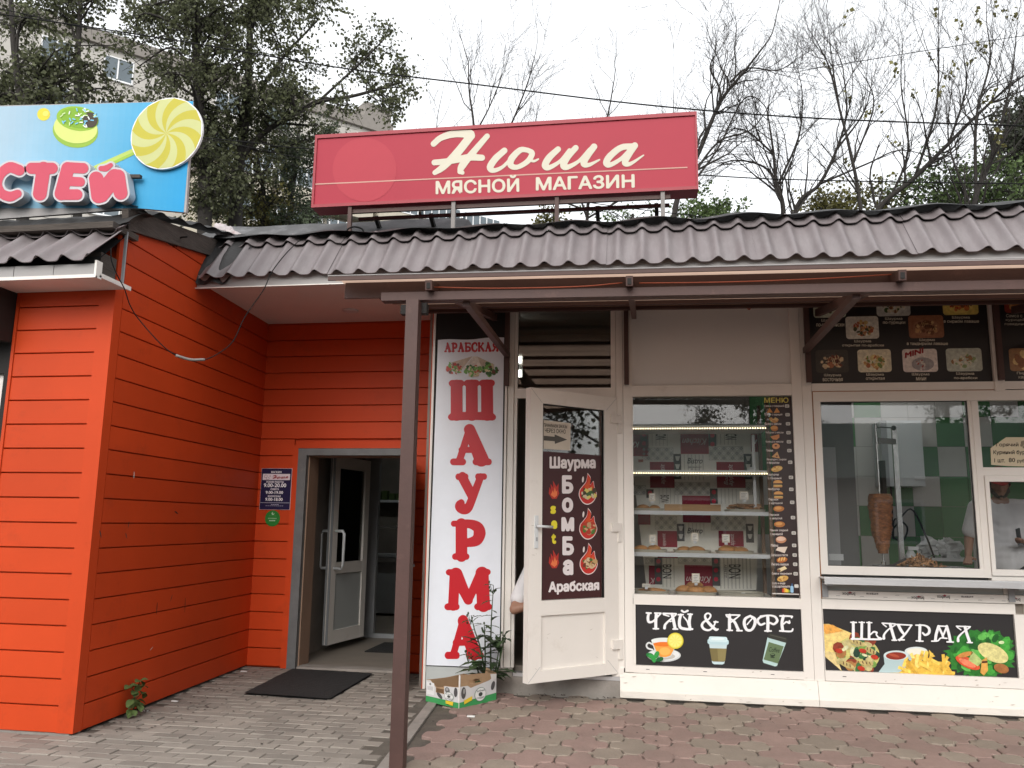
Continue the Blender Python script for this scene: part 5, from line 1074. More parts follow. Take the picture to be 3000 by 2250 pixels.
def drop(P_, x, y, cols):                                             # flame-shaped dish emblem, y = top of the flame
    O = [(545, 0), (575, 45), (570, 110), (600, 75), (610, 130), (632, 200), (600, 270), (548, 298), (500, 280), (465, 220), (470, 160), (500, 120), (530, 80), (540, 40)]
    dx = x-545
    S = lambda k: [(548+(p[0]-548)*k+dx, y+160+(p[1]-160)*k) for p in O]
    P_.zpoly([tuple(p) for p in smooth_path(S(1.0)+[S(1.0)[0]], 4)[:-1]], srgb(235, 222, 218), 2); P_.zpoly([tuple(p) for p in smooth_path(S(.93)+[S(.93)[0]], 4)[:-1]], srgb(200, 48, 40), 3); P_.zpoly([tuple(p) for p in smooth_path([(548+dx, y+30), (568+dx, y+70), (562+dx, y+150), (590+dx, y+110), (600+dx, y+190), (548+dx, y+230), (500+dx, y+190), (520+dx, y+120), (548+dx, y+80), (548+dx, y+30)], 4)[:-1]], srgb(214, 84, 40), 4)
    P_.blobs((548+dx, y+190), 130, 90, [srgb(*c) for c in cols], 30, 5, .12, .25, True); P_.zell((502+dx, y+62), 9, 28, srgb(230, 220, 216), 2, .1)
for y, cols in ((368, ((60, 96, 50), (214, 200, 110), (206, 190, 160), (70, 60, 44))), (694, ((206, 170, 130), (190, 150, 110), (80, 120, 50), (180, 60, 40))), (1022, ((214, 186, 150), (120, 60, 40), (196, 160, 110), (80, 110, 50)))):
    P_ = Print(PF, Z8); drop(P_, 545 if y < 500 else (549 if y < 900 else 553), y, cols); P_.build('dish_emblem', dp)
for y in (435, 1083):
    P_ = Print(PF, Z8)
    for pts, c in (([(182, 560), (190, 500), (205, 540), (200, 470), (225, 510), (222, 440), (255, 500), (275, 465), (272, 530), (280, 560), (255, 610), (215, 612)], (176, 48, 38)), ([(200, 575), (220, 530), (228, 555), (238, 500), (250, 545), (262, 530), (258, 580), (235, 600)], (222, 120, 70))):
        P_.zpoly([(p[0], p[1]-435+y) for p in pts], srgb(*c), 2 if c[0] < 200 else 3)
    P_.build('flame_picture', dp)
pn = thing('paper_notice', 'white paper notice with a grey arrow on the door glass above the brown poster', 'notice', PF.pt(.25, 1.75))
P_ = Print(PF, Z8, base=.0005); Z7b = rgn(1200, 860, 700/1815); P_.zc = Z7b
P_.zpoly([(1016, 960), (1222, 985), (1220, 1192), (1016, 1180)], srgb(205, 196, 182), 1); P_.ztext('ПРИНИМАЕМ ЗАКАЗЫ', 1018, 985, 1195, 1014, srgb(50, 48, 46), 2, .01, 12); P_.ztext('ЧЕРЕЗ ОКНО', 1025, 1022, 1184, 1056, srgb(50, 48, 46), 2, .015, 10)
P_.zpoly([(1018, 1080), (1100, 1088), (1100, 1070), (1196, 1110), (1102, 1142), (1100, 1122), (1018, 1116)], srgb(92, 90, 86), 2); P_.build('sheet', pn, 'paper')

# ---- brown menu strip in the pastry window
ms_f = wall_frame(YF+.0285); Z9 = rgn(1800, 1100, 620/1469)
mst = thing('menu_strip', 'tall dark brown price list headed МЕНЮ on the pastry window glass', 'sign', (1.145, YF+.028, .84))
P_ = Print(ms_f, Z9); P_.rrect(1.058, .852, 1.2345, 2.4955, .001, srgb(48, 31, 30), 0); P_.ztext('МЕНЮ', 1040, 153, 1208, 190, srgb(206, 192, 92), 2, .02); P_.zpoly([(1095, 1509), (1283, 1515), (1283, 1523), (1095, 1517)], srgb(200, 196, 190), 1); P_.build('strip', mst)
items = [('Самса с говядиной', None, 212, '60', 1040, 1178, 'tri2', 243), ('Самса с курицей', None, 272, '50', 1040, 1165, 'bits', 304), ('Беляш с мясом', None, 335, '50', 1044, 1158, 'bun', 367), ('Чебурек с мясом', None, 397, '50', 1047, 1173, 'half', 428), ('Кольцо с мясом', None, 460, '50', 1050, 1172, 'ring', 491), ('Пицца', None, 521, '50', 1053, 1101, 'tri', 552),
 ('Хачапури с сыром', 'и творогом', 584, '60', 1055, 1193, 'pie', 648), ('Гамбургер', 'с говядиной', 689, '60', 1061, 1142, 'burg', 752), ('Чизбургер', None, 790, '60', 1065, 1147, 'burg', 830), ('Пирожок', 'с картошкой', 862, '30', 1069, 1138, 'lem', 925), ('Пирожок', 'с капустой', 968, '30', 1075, 1143, 'lem', 1033), ('Пончик сладкий', 'с начинкой', 1075, '35', 1079, 1205, 'don', 1140), ('Лаваш', None, 1179, '20', 1084, 1136, 'sheet', 1211), ('Сосиска в тесте', None, 1246, '45', 1087, 1203, 'loaf', 1280), ('Люля в лаваше', None, 1310, '50', 1089, 1209, 'roll', 1343), ('Самса тандырная', None, 1376, '60', 1092, 1231, 'pie', 1410), ('Соки и вода', 'в ассортименте', 1443, '', 1094, 1185, 'juice', 1492)]
for t, t2, y, pr, x0, x1, kind, py in items:
    P_ = Print(ms_f, Z9); P_.ztext(t, x0, y-9, x1, y+9, srgb(206, 196, 190), 2, .025)
    if t2: P_.ztext(t2, x0+3, y+16, x0+3+len(t2)*8.6, y+34, srgb(206, 196, 190), 2, .025)
    bx = 1198+(y-212)*.051+(12 if t2 else 0)*.2; by = y+(18 if t2 else 0); P_.zrrect(bx-14, by-11, bx+15, by+12, 6, srgb(206, 202, 196), 2)
    if pr: P_.ztext(pr, bx-9, by-6, bx+8, by+7, srgb(70, 66, 64), 3, 0)
    ox = 1104+(py-243)*.053; C = lambda *c: srgb(*c); cr = C(196, 134, 72)
    if kind == 'tri2': [P_.zpoly([(ox+d-24, py+18), (ox+d-2, py-20), (ox+d+20, py+14)], cr, 2) for d in (-25, 25)]
    elif kind == 'bits': P_.blobs((ox+3, py), 54, 36, (C(206, 172, 110), C(180, 130, 76)), 14, 2, .15, .3, True)
    elif kind in ('bun', 'lem'): P_.zell((ox, py), 38 if kind == 'lem' else 26, 20, C(176, 112, 54), 2); P_.zell((ox-4, py-4), 24, 11, C(206, 150, 84), 3)
    elif kind == 'half': P_.zpoly([(ox-34, py-4), (ox+30, py-20), (ox+32, py+2), (ox+14, py+18), (ox-14, py+16)], C(196, 130, 76), 2)
    elif kind == 'ring': P_.zell((ox+4, py), 27, 20, C(206, 146, 96), 2); P_.zell((ox+3, py-3), 9, 6, C(90, 46, 30), 3)
    elif kind == 'tri': P_.zpoly([(ox-30, py+14), (ox+10, py-24), (ox+28, py+24)], C(196, 150, 96), 2); P_.zell((ox+6, py+8), 7, 5, C(90, 30, 24), 3)
    elif kind == 'pie': P_.zell((ox+2, py), 40, 20, C(206, 160, 84), 2, -.2); P_.blobs((ox+2, py), 60, 28, (C(222, 190, 116), C(170, 110, 56)), 12, 3, .1, .25, True)
    elif kind == 'burg': P_.zell((ox+3, py-8), 32, 18, C(206, 150, 84), 2); P_.zrrect(ox-28, py-4, ox+34, py+7, 3, C(52, 30, 22), 3); P_.zrrect(ox-28, py+7, ox+34, py+24, 7, C(196, 144, 84), 4); P_.zrrect(ox-26, py+8, ox+32, py+11, 1, C(206, 196, 120), 5)
    elif kind == 'don': P_.zell((ox+5, py), 37, 24, C(196, 136, 100), 2); P_.zell((ox+4, py-6), 32, 15, C(222, 188, 166), 3)
    elif kind == 'sheet': P_.zpoly([(ox-36, py+2), (ox-20, py-20), (ox+46, py-22), (ox+26, py+22)], C(222, 206, 190), 2)
    elif kind == 'loaf': P_.zell((ox+4, py), 38, 19, C(176, 100, 44), 2, -.15); [P_.zell((ox-16+i*18, py-3-i*2), 6, 14, C(226, 180, 110), 3, .3) for i in range(3)]
    elif kind == 'roll': P_.zpoly([(ox-32, py+2), (ox+20, py-20), (ox+36, py-2), (ox-16, py+22)], C(222, 204, 160), 2); P_.zell((ox-22, py+12), 13, 10, C(110, 70, 46), 3)
    else:
        for i, c in enumerate(((190, 60, 40), (226, 150, 60), (230, 200, 70), (226, 196, 60), (120, 150, 60))): P_.zrrect(ox-6+i*11, py-18+abs(i-1)*5, ox+5+i*11, py+14, 4, C(*c), 2+i*.2)
        P_.zrrect(ox+52, py-32, ox+72, py+16, 8, C(150, 190, 220), 2); P_.zrrect(ox+59, py-48, ox+66, py-30, 2, C(60, 100, 150), 3)
    P_.build('menu_item', mst)

# ---- burger notice behind the right window, printed tape on the rail
nf = wall_frame(YF+.0335); Z10 = rgn(2350, 1130, 650/1739)
bn = thing('burger_notice', 'cream paper notice offering a chicken burger for 80 roubles in the right window', 'notice', (2.95, YF+.033, 1.91))
P_ = Print(nf, Z10); P_.zpoly([(1598, 404), (2000, 404), (2000, 640), (1620, 630), (1482, 620), (1476, 490)], srgb(216, 204, 176), 1)
for t, x0, y0, x1, y1 in (('Горячий', 1520, 446, 1695, 484), ('Куриный бургер', 1498, 505, 1812, 545), ('1 шт.', 1505, 570, 1590, 602), ('80', 1618, 566, 1668, 600), ('рублей', 1685, 574, 1800, 608)): P_.ztext(t, x0, y0, x1, y1, srgb(62, 56, 50), 2, .02)
P_.blobs((1740, 455), 50, 50, (srgb(150, 140, 120), srgb(110, 100, 84)), 10, 2, .15, .3, True); P_.build('sheet', bn, 'paper')
tpf = wall_frame(YF+.0075); Z11 = rgn(2350, 1650, 650/2157); P_ = Print(tpf, Z11)
for x, y in ((390, 300), (1060, 340), (1310, 330), (1995, 357)):
    P_.ztext('brusbox', x, y-18, x+125, y+16, srgb(90, 84, 84), 2, .015, 3, 0, 180); P_.zpoly([(x+55, y-14), (x+75, y-26), (x+98, y-13), (x+76, y-4)], srgb(176, 44, 56), 1)
for x, y in ((625, 296), (1548, 325)):
    for i in range(7): P_.zrrect(x+i*17, y-8+(i*5 % 7), x+12+i*17, y+8, 2, srgb(120, 112, 112), 2)
for i in range(16): P_.zrrect(330+i*115, 302+i*3.6-(10 if i % 2 else -12), 370+i*115, 306+i*3.6-(10 if i % 2 else -12), 1, srgb(170, 166, 164), 1)
P_.build('tape_print', ts)

# ================================================================== PASTRY DISPLAY BEHIND THE LEFT WINDOW
case = thing('pastry_display_case', 'white shelved display case with a printed kitchen cloth behind the left window', 'display case', (.5, 7.6, .2))
SH = [(2.245, 0), (1.855, 0), (1.505, 0), (1.150, 0), (.80, 0)]
for k, (z, _) in enumerate(SH):
    s_ = MB().box(-.155, 1.055, 7.36, 7.86, z, z+.02); s_ = s_.build('shelf', 'pvc', case)
    MB().box(-.155, 1.055, 7.345, 7.3595, z-.012, z+.022).build('shelf_edge', 'enamel', s_)
    if k < 4:
        m_ = MB(); zl = 0 if k < 2 else .02
        for i in range(56): m_.box(-.14+i*.0212, -.14+i*.0212+.0055, 7.340+zl, 7.3445+zl, z-.010, z-.002)
        m_.build('led_strip', 'led', s_)
MB().box(1.030, 1.056, 7.30, 7.36, .8, 2.5).box(1.030, 1.056, 7.80, 7.87, .2, 2.5).build('upright', 'oldwood', case)
MB().box(-.155, -.13, 7.80, 7.87, .2, 2.5).build('upright', 'pvc', case)
MB().box(.93, .955, 7.5, 7.515, 1.52, 2.2).build('bracket', 'enamel', case)
# oilcloth with blocks of print
cf = wall_frame(7.9); ZC = rgn(1800, 1100, 620/1469); P_ = Print(cf, ZC); BUR = srgb(140, 22, 48); PAL = srgb(164, 164, 158)
P_.zpoly([(100, 380), (1015, 380), (985, 1490), (225, 1490), (160, 930)], srgb(226, 226, 218), 0)
blk = [(120, 385, 235, 560), (460, 390, 652, 545), (950, 390, 1000, 530), (248, 600, 415, 780), (712, 600, 905, 780), (470, 835, 665, 900), (165, 960, 250, 1035), (476, 965, 668, 1020), (300, 1080, 435, 1190), (725, 1080, 895, 1185), (300, 1235, 440, 1265), (735, 1235, 920, 1265), (240, 1320, 280, 1450), (488, 1318, 680, 1470)]
for b in blk: P_.zrrect(*b, 1, BUR, 2)
DKG = srgb(78, 76, 76)
for (x, y0, y1) in ((180, 385, 500), (655, 390, 490), (222, 790, 850), (665, 785, 890), (280, 1265, 1450), (680, 1265, 1460)):
    P_.zrrect(x, y0, x+50, y1, 1, DKG, 2)
    for yy in range(int(y0)+25, int(y1)-10, 62): P_.zell((x+25, yy), 15, 16, srgb(196, 40, 66), 3)
for (x, y0, y1) in ((412, 545, 720), (902, 545, 720), (435, 1030, 1150), (915, 1030, 1160)):
    P_.zrrect(x, y0, x+50, y1, 1, DKG, 2)
    for yy in range(int(y0)+15, int(y1)-30, 56): P_.zpoly([(x+9, yy), (x+43, yy), (x+34, yy+32), (x+18, yy+32)], srgb(206, 204, 198), 3)
for (x0, y0, x1, y1) in ((190, 500, 410, 590), (655, 490, 895, 590), (420, 740, 665, 830), (910, 740, 985, 830), (280, 975, 435, 1070), (670, 975, 915, 1075), (215, 1265, 275, 1310), (440, 1255, 675, 1310), (130, 760, 220, 830)):
    P_.zrrect(x0, y0, x1, y1, 1, srgb(196, 196, 188), 1); nx = max(1, int((x1-x0)/30)); ny = max(1, int((y1-y0)/30))
    for i in range(nx):
        for j in range(ny):
            cx = x0+(i+.5)*(x1-x0)/nx; cy = y0+(j+.5)*(y1-y0)/ny
            P_.zpoly([(cx, cy-13), (cx+13, cy), (cx, cy+13), (cx-13, cy)], srgb(150, 152, 150) if (i+j) % 2 else srgb(226, 226, 220), 2); P_.zell((cx, cy), 5, 5, srgb(186, 186, 180), 3, n=8)
for (x0, y0, x1, y1) in ((235, 385, 400, 490), (710, 385, 890, 480), (485, 550, 645, 725), (310, 780, 470, 890), (715, 785, 880, 890), (490, 1025, 655, 1110), (335, 1265, 440, 1470), (735, 1265, 970, 1480)):
    for i in range(int((x1-x0)/26)): P_.zrrect(x0+i*26, y0, x0+i*26+2, y1, .5, srgb(186, 186, 180), 1)
IV = srgb(206, 186, 186); BK = srgb(66, 64, 64)
P_.ztext('Kitchen', 470, 438, 640, 482, IV, 3, .01, 0, .35, 180); P_.ztext('Kitchen', 498, 1395, 670, 1440, IV, 3, .01, 0, .35, 180); P_.ztext('Ki', 125, 460, 172, 500, IV, 3, .01, 0, .35, 180); P_.ztext('n', 955, 445, 990, 475, IV, 3, .01, 0, .35, 180); P_.ztext('K', 245, 1405, 280, 1445, IV, 3, .01, 0, .35, 180)
for (x0, y0, x1, y1) in ((318, 615, 358, 755), (790, 615, 830, 765), (330, 1095, 362, 1185), (800, 1100, 840, 1180)): P_.ztext('appetit', x0, y0, x1, y1, IV, 3, .01, 0, .3, 90)
P_.ztext('Bon', 760, 690, 790, 760, IV, 3, .01, 0, .3, 90)
for (x0, y0, x1, y1, r_) in ((285, 390, 360, 445, -90), (768, 390, 850, 445, -90), (318, 830, 380, 880, -90), (332, 1312, 398, 1408, -90), (792, 1312, 878, 1408, -90)): P_.ztext('BON', x0, y0, x1, y1, BK, 3, .01, 0, 0, r_)
P_.ztext('APPETIT', 762, 1312, 780, 1405, BK, 3, 0, 0, 0, -90)
for y in (590, 1075): P_.ztext('Bistro', 505, y-18, 612, y+22, BK, 3, .012, 0, .3)
P_.ztext('BREAKFAST', 515, 632, 605, 644, BK, 3); P_.ztext('BRUNCH', 530, 650, 592, 662, BK, 3)
P_.build('printed_cloth', case, 'paper')
# trays, pastries, price cards
def tray(x, z, w_, d_, label, Y=7.58):
    t = thing('serving_tray', label, 'tray', (x, Y, z), 'trays of pastry in the display case'); mb = MB(); n = 32; prof = [(.90, 0), (.93, .0), (1, .022), (.97, .024), (.90, .007), (0, .006)]; V = []
    for (k, h) in prof:
        for i in range(n):
            a = 2*pi*i/n; c, s_ = math.cos(a), math.sin(a); e = .42; V.append((x+w_/2*k*abs(c)**e*(1 if c > 0 else -1), Y+d_/2*k*abs(s_)**e*(1 if s_ > 0 else -1), z+h))
    mb.add(V, [(i*n+j, i*n+(j+1) % n, (i+1)*n+(j+1) % n, (i+1)*n+j) for i in range(len(prof)-1) for j in range(n)]+[tuple(range(n-1, -1, -1))]); mb.build('tray_body', 'tray', t, smooth=False); return t
def pastry(x, y, z, l, w_, h, rz, label, kind='bun'):
    mb = MB(); rot = np.array(((math.cos(rz), -math.sin(rz), 0), (math.sin(rz), math.cos(rz), 0), (0, 0, 1)))
    n, m_ = 16, 8; V = []
    for i in range(m_+1):
        t = pi*i/m_
        for j in range(n):
            a = 2*pi*j/n; k = 1+.10*NOI(x*9+math.cos(a)*1.3, z*5+math.sin(a)*1.3, t); zz = -math.cos(t); zz = zz if zz > 0 else zz*.35
            if kind == 'roll': k *= 1+.10*math.cos(3*a)*math.sin(t)
            p = rot@np.array((l/2*k*math.sin(t)*math.cos(a), w_/2*k*math.sin(t)*math.sin(a), 0)); h_ = h*.8; V.append((x+p[0], y+p[1], z+h_*.26+h_*.74*zz*(1+.1*NOI(a, t, x))))
    mb.add(V, [(i*n+j, i*n+(j+1) % n, (i+1)*n+(j+1) % n, (i+1)*n+j) for i in range(m_) for j in range(n)])
    return one('pastry', mb, 'bake', label, 'pastry', 'pastries on the display trays', True)
def card(x, y, z, w_, h, label, tilt=.2, lines=5):
    t = thing('price_card', label, 'price card', (x, y, z), 'price cards on the trays'); fr = Frame((x, y, z), (1, 0, 0), (0, math.sin(tilt), math.cos(tilt))); P_ = Print(fr); P_.rrect(-w_/2, .015, w_/2, h, .003, srgb(226, 222, 214), 0)
    P_.rrect(-w_/2+.003, .018, w_/2-.003, h-.003, .002, srgb(206, 176, 110), .5); P_.rrect(-w_/2+.005, .020, w_/2-.005, h-.005, .002, srgb(230, 227, 220), 1)
    for i in range(lines): P_.rrect(-w_/2+.012, h-.022-i*.013, w_/2-.012-(i % 3)*.008, h-.018-i*.013, .001, srgb(140, 138, 134), 2)
    P_.build('card', t, 'paper'); MB().box(x-.012, x+.012, y-.012, y+.012, z-.004, z+.016).build('holder', 'enamel', t); return t
z3, z4, z5 = 1.525, 1.17, .82
tray(.02, z3, .29, .3, 'tray with two pale buns at the left of the third shelf'); tray(.86, z3, .34, .34, 'tray of dark flaky pieces at the right of the third shelf')
pastry(-.02, 7.50, z3+.01, .12, .10, .06, .1, 'pale bun at the left on the third-shelf left tray'); pastry(.08, 7.52, z3+.01, .11, .10, .055, .6, 'pale bun beside the price card on the third-shelf left tray'); card(.06, 7.44, z3+.07, .055, .085, 'price card over the two pale buns on the third shelf', .1)
R2 = random.Random(3); mb = MB()
for i in range(46): mb.ball((.86+R2.uniform(-.12, .12), 7.58+R2.uniform(-.13, .11), z3+.03+R2.uniform(0, .035)), .035, .022, .010, 7, 5, 0, None, .25)
one('pastry', mb, ['meatp'], 'heap of dark flaky pieces on the third-shelf right tray', 'pastry', 'pastries on the display trays'); card(.845, 7.45, z3+.09, .075, .09, 'price card standing on the dark flaky pieces', .25)
tag(MB().box(.17, .66, 7.62, 7.74, z3, z3+.065).build('wooden_board', 'pine'), 'pine board lying between the two trays on the third shelf', 'board')
tray(.03, z4, .31, .32, 'tray with two browned rolls at the left of the fourth shelf'); tray(.40, z4, .33, .32, 'tray with two twisted rolls in the middle of the fourth shelf'); tray(.76, z4, .32, .32, 'tray with three wide buns at the right of the fourth shelf')
pastry(-.04, 7.52, z4+.01, .14, .09, .06, .5, 'dark browned roll at the left end of the fourth shelf'); pastry(.07, 7.50, z4+.01, .12, .09, .065, -.2, 'browned roll under the price card at the left of the fourth shelf'); card(.06, 7.42, z4+.065, .06, .085, 'price card on the left tray of the fourth shelf', .1)
pastry(.33, 7.55, z4+.01, .13, .09, .055, .2, 'twisted roll at the left of the middle fourth-shelf tray', 'roll'); pastry(.43, 7.49, z4+.01, .15, .08, .06, 0, 'striped twisted roll at the front of the middle fourth-shelf tray', 'roll'); card(.42, 7.43, z4+.085, .06, .09, 'price card on the middle tray of the fourth shelf', .12)
pastry(.69, 7.52, z4+.01, .15, .12, .075, .2, 'brown round bun at the left of the right fourth-shelf tray'); pastry(.81, 7.5, z4+.01, .13, .12, .06, .2, 'flat golden bun at the right of the right fourth-shelf tray'); pastry(.76, 7.62, z4+.01, .13, .11, .06, 0, 'golden bun behind the others on the right fourth-shelf tray'); card(.68, 7.43, z4+.08, .065, .085, 'price card on the right tray of the fourth shelf', .12)
tray(.04, z5, .33, .32, 'tray with one long roll at the left of the bottom shelf'); tray(.42, z5, .36, .32, 'tray heaped with golden pies in the middle of the bottom shelf'); tray(.80, z5, .40, .32, 'empty tray at the right of the bottom shelf')
pastry(.05, 7.50, z5+.01, .25, .07, .045, .03, 'long thin roll on the bottom-shelf left tray'); card(.0, 7.40, z5+.045, .07, .06, 'price card leaning back over the long thin roll', .9, 3)
for (x, y, l, dz, lb) in ((.32, 7.56, .14, 0, 'golden pie at the left of the bottom-shelf heap'), (.42, 7.48, .17, 0, 'golden pie at the front of the bottom-shelf heap'), (.53, 7.54, .16, 0, 'golden pie at the right of the bottom-shelf heap'), (.42, 7.6, .16, .035, 'golden pie on top at the back of the bottom-shelf heap')):
    pastry(x, y, z5+.01+dz, l, .11, .075, R.uniform(-.4, .4), lb)
card(.42, 7.43, z5+.085, .065, .095, 'price card on the golden pie heap', .12); MB_ = MB().box(.80, .83, 7.45, 7.47, z5+.008, z5+.028); one('tray_clip', MB_, 'enamel', 'small white card clip lying on the empty tray', 'clip')
MBx = MB().lathe((.905, 7.42, 1.83), [(.0, 0), (.025, .01), (.036, .04), (.03, .07), (0, .082)], 14); one('cup', MBx, 'enamel', 'small white round cup hanging at the second shelf edge', 'cup', None, True)
MB_ = MB().box(-.06, -.015, 7.86, 7.868, 1.985, 2.008); one('price_tag', MB_, 'orange', 'small orange price tag on the cloth below the top shelf', 'price tag')

# ================================================================== BEHIND THE RIGHT WINDOW: doner grill, heater, worker
ct = thing('kitchen_counter', 'steel kitchen counter behind the serving window under the doner meat', 'counter', (2.6, 7.7, .2))
MB().box(1.42, 3.3, 7.30, 7.80, 1.025, 1.06).build('counter_top', 'chrome', ct); MB().box(1.42, 3.3, 7.32, 7.78, .2, 1.024).build('counter_body', 'grey', ct)
gs_ = thing('grill_shield', 'tall grey steel heat shield at the left behind the serving window', 'heat shield', (1.68, 7.85, 1.06))
MB().box(1.42, 1.86, 7.84, 7.87, 1.06, 2.6).build('shield', 'shield', gs_)
MB().box(1.475, 1.70, 7.830, 7.8385, 1.06, 2.12).build('bright_plate', 'grey', gs_); MB().box(1.60, 1.72, 7.822, 7.8295, 1.12, 1.175).build('label_plate', 'enamel', gs_)
dn = thing('doner_spit', 'vertical doner spit with a browned cone of roasting meat', 'doner spit', (2.055, 7.75, 1.06))
cx, cy = 2.025, 7.72
prof = [(.04, 1.20), (.052, 1.24), (.062, 1.30), (.078, 1.36), (.085, 1.44), (.093, 1.50), (.095, 1.56), (.10, 1.62), (.098, 1.66), (.088, 1.69), (.03, 1.70), (0, 1.70)]
mb = MB(); V = []; nz_, n = 64, 40
zs = np.linspace(1.19, 1.70, nz_); rr = np.interp(zs, [p[1] for p in prof[:-2]], [p[0] for p in prof[:-2]])
for i, z in enumerate(zs):
    for j in range(n):
        a = 2*pi*j/n; lay = (z*52+1.5*NOI(math.cos(a)*2, math.sin(a)*2, 3)) % 1.0; k = rr[i]*(1+.07*(lay-.5)+.14*NOI(math.cos(a)*3, math.sin(a)*3, z*30)); V.append((cx+k*math.cos(a), cy+k*math.sin(a), z))
mb.add(V, [(i*n+j, i*n+(j+1) % n, (i+1)*n+(j+1) % n, (i+1)*n+j) for i in range(nz_-1) for j in range(n)]+[tuple(range(n-1, -1, -1)), tuple((nz_-1)*n+j for j in range(n))]); mb.build('meat_cone', 'meat', dn, True)
MB().tube([(cx, cy, 1.06), (cx, cy, 2.32)], .009, 8).build('rod', 'chrome', dn)
MB().lathe((cx, cy, 1.06), [(.09, 0), (.09, .012), (.02, .02), (.02, .06), (0, .06)], 20).build('foot_plate', 'chrome', dn)
MB().beam((cx, cy, 2.17), (cx+.20, cy+.14, 2.17), .03, .05).beam((cx+.19, cy+.14, 1.06), (cx+.19, cy+.14, 2.30), .04, .04).build('stand', 'chrome', dn); MB().box(cx+.05, cx+.09, cy+.1, cy+.16, 1.4, 2.0).build('burner', 'dark', dn)
MB().ball((cx+.15, cy, 2.28), .022).tube([(cx, cy, 2.29), (cx+.15, cy, 2.28)], .006).build('knob', 'blackp', dn, True)
pan = thing('meat_pan', 'steel tray with a heap of chopped roast meat beside the spit', 'tray', (2.3, 7.6, 1.06)); MB().box(1.93, 2.62, 7.42, 7.72, 1.0605, 1.068).box(1.93, 2.62, 7.42, 7.43, 1.068, 1.095).box(1.93, 2.62, 7.71, 7.72, 1.068, 1.095).box(1.93, 1.94, 7.43, 7.71, 1.068, 1.095).box(2.61, 2.62, 7.43, 7.71, 1.068, 1.095).build('tray', 'chrome', pan)
mb = MB()
for i in range(170):
    q = R.random()**.7; a = R.uniform(0, 2*pi); x = 2.27+.20*q*math.cos(a); y = 7.57+.11*q*math.sin(a); z = 1.075+.095*(1-q)+R.uniform(0, .02)
    ra = R.uniform(0, pi); rot = np.array(((math.cos(ra), 0, math.sin(ra)), (0, 1, 0), (-math.sin(ra), 0, math.cos(ra)))); mb.ball((x, y, z), R.uniform(.014, .03), R.uniform(.008, .016), .006, 6, 4, 0, rot, .3)
tag(one('chopped_meat', mb, 'meatp', 'heap of chopped roast meat in the steel tray', 'meat'), kind='stuff' if False else None)
kn = MB().beam((2.02, 7.44, 1.10), (2.12, 7.40, 1.16), .012, .02).beam((1.93, 7.47, 1.075), (2.02, 7.44, 1.10), .003, .03); one('knife', kn, 'blackp', 'knife with a black handle lying across the tray edge', 'knife')
ht = thing('wall_heater', 'white wall-hung water heater on the green tiles', 'water heater', (2.52, 9.0, 1.83)); MB().box(2.40, 2.80, 8.98, 9.29, 1.83, 2.50).build('heater_body', 'enamel', ht); MB().box(2.40, 2.46, 8.97, 8.979, 1.83, 2.5).build('side_strip', 'grey', ht)
MB().lathe((2.53, 8.97, 1.93), [(.022, 0), (.022, .01), (0, .01)], 12).ball((2.53, 8.965, 2.04), .022, .02, .022).ball((2.53, 8.965, 1.94), .022, .02, .022).build('knob', 'blackp', ht); MB().box(2.70, 2.80, 8.972, 8.9795, 1.90, 1.93).build('badge', 'winf', ht)
cd = MB().tube(smooth_path([(2.5, 9.1, 1.83), (2.5, 9.1, 1.55), (2.47, 9.05, 1.35), (2.58, 9.1, 1.28), (2.62, 9.05, 1.42), (2.52, 9.1, 1.5), (2.48, 9.05, 1.3)]), .009, 6).tube(smooth_path([(2.5, 9.1, 1.4), (2.62, 8.9, 1.6), (2.68, 8.7, 1.35), (2.62, 8.3, 1.15)]), .009, 6); one('power_cable', cd, 'cable', 'looped black power cable hanging under the water heater', 'cable', None, True)
bt = MB().lathe((2.36, 8.1, 1.06), [(.045, 0), (.045, .11), (.028, .14), (.025, .15), (.0, .15)], 16).box(2.33, 2.42, 8.06, 8.14, 1.215, 1.245); one('squeeze_bottle', bt, 'enamel', 'white spray bottle standing behind the doner meat', 'bottle')
tb = thing('prep_table', 'white prep table with plastic bags in front of the green tiles', 'table', (2.85, 8.9, .2)); MB().box(2.62, 3.25, 8.7, 9.2, 1.10, 1.13).box(2.62, 2.66, 8.7, 8.75, .2, 1.10).box(3.2, 3.25, 8.7, 8.75, .2, 1.1).build('table_top', 'enamel', tb)
gb = MB()
for i in range(26): gb.ball((2.85+R.uniform(-.15, .15), 8.85+R.uniform(-.1, .1), 1.15+R.uniform(0, .13)), .07, .03, .05, 6, 5, 0, None, .5)
one('plastic_bag', gb, 'glass' if False else 'enamel', 'crumpled clear-white plastic bags on the prep table', 'bag')

# people: one continuous body, clothes as close shells
def capsule(mb, a, b, ra, rb, n=12, k=5):
    a = np.array(a, float); b = np.array(b, float)
    for t in np.linspace(0, 1, max(2, k)): 
        r = ra+(rb-ra)*t; mb.ball(a+(b-a)*t, r, n=n, m=8)
def chain(mb, pts, rs):
    for (a, b, r0, r1) in zip(pts[:-1], pts[1:], rs[:-1], rs[1:]):
        L = np.linalg.norm(np.array(b)-np.array(a)); capsule(mb, a, b, r0, r1, k=max(3, int(L/(.3*min(r0, r1)))))
def fuse(mb, name, m_, parent, vox=.009, sm=6):
    o = mb.build(name, m_, parent); d = o.modifiers.new('r', 'REMESH'); d.mode = 'VOXEL'; d.voxel_size = vox; s_ = o.modifiers.new('s', 'SMOOTH'); s_.iterations = sm; s_.factor = .5
    dg = bpy.context.evaluated_depsgraph_get(); dg.update(); me = bpy.data.meshes.new_from_object(o.evaluated_get(dg)); o.modifiers.clear(); old = o.data; o.data = me; bpy.data.meshes.remove(old)
    me.polygons.foreach_set('use_smooth', [True]*len(me.polygons)); return o
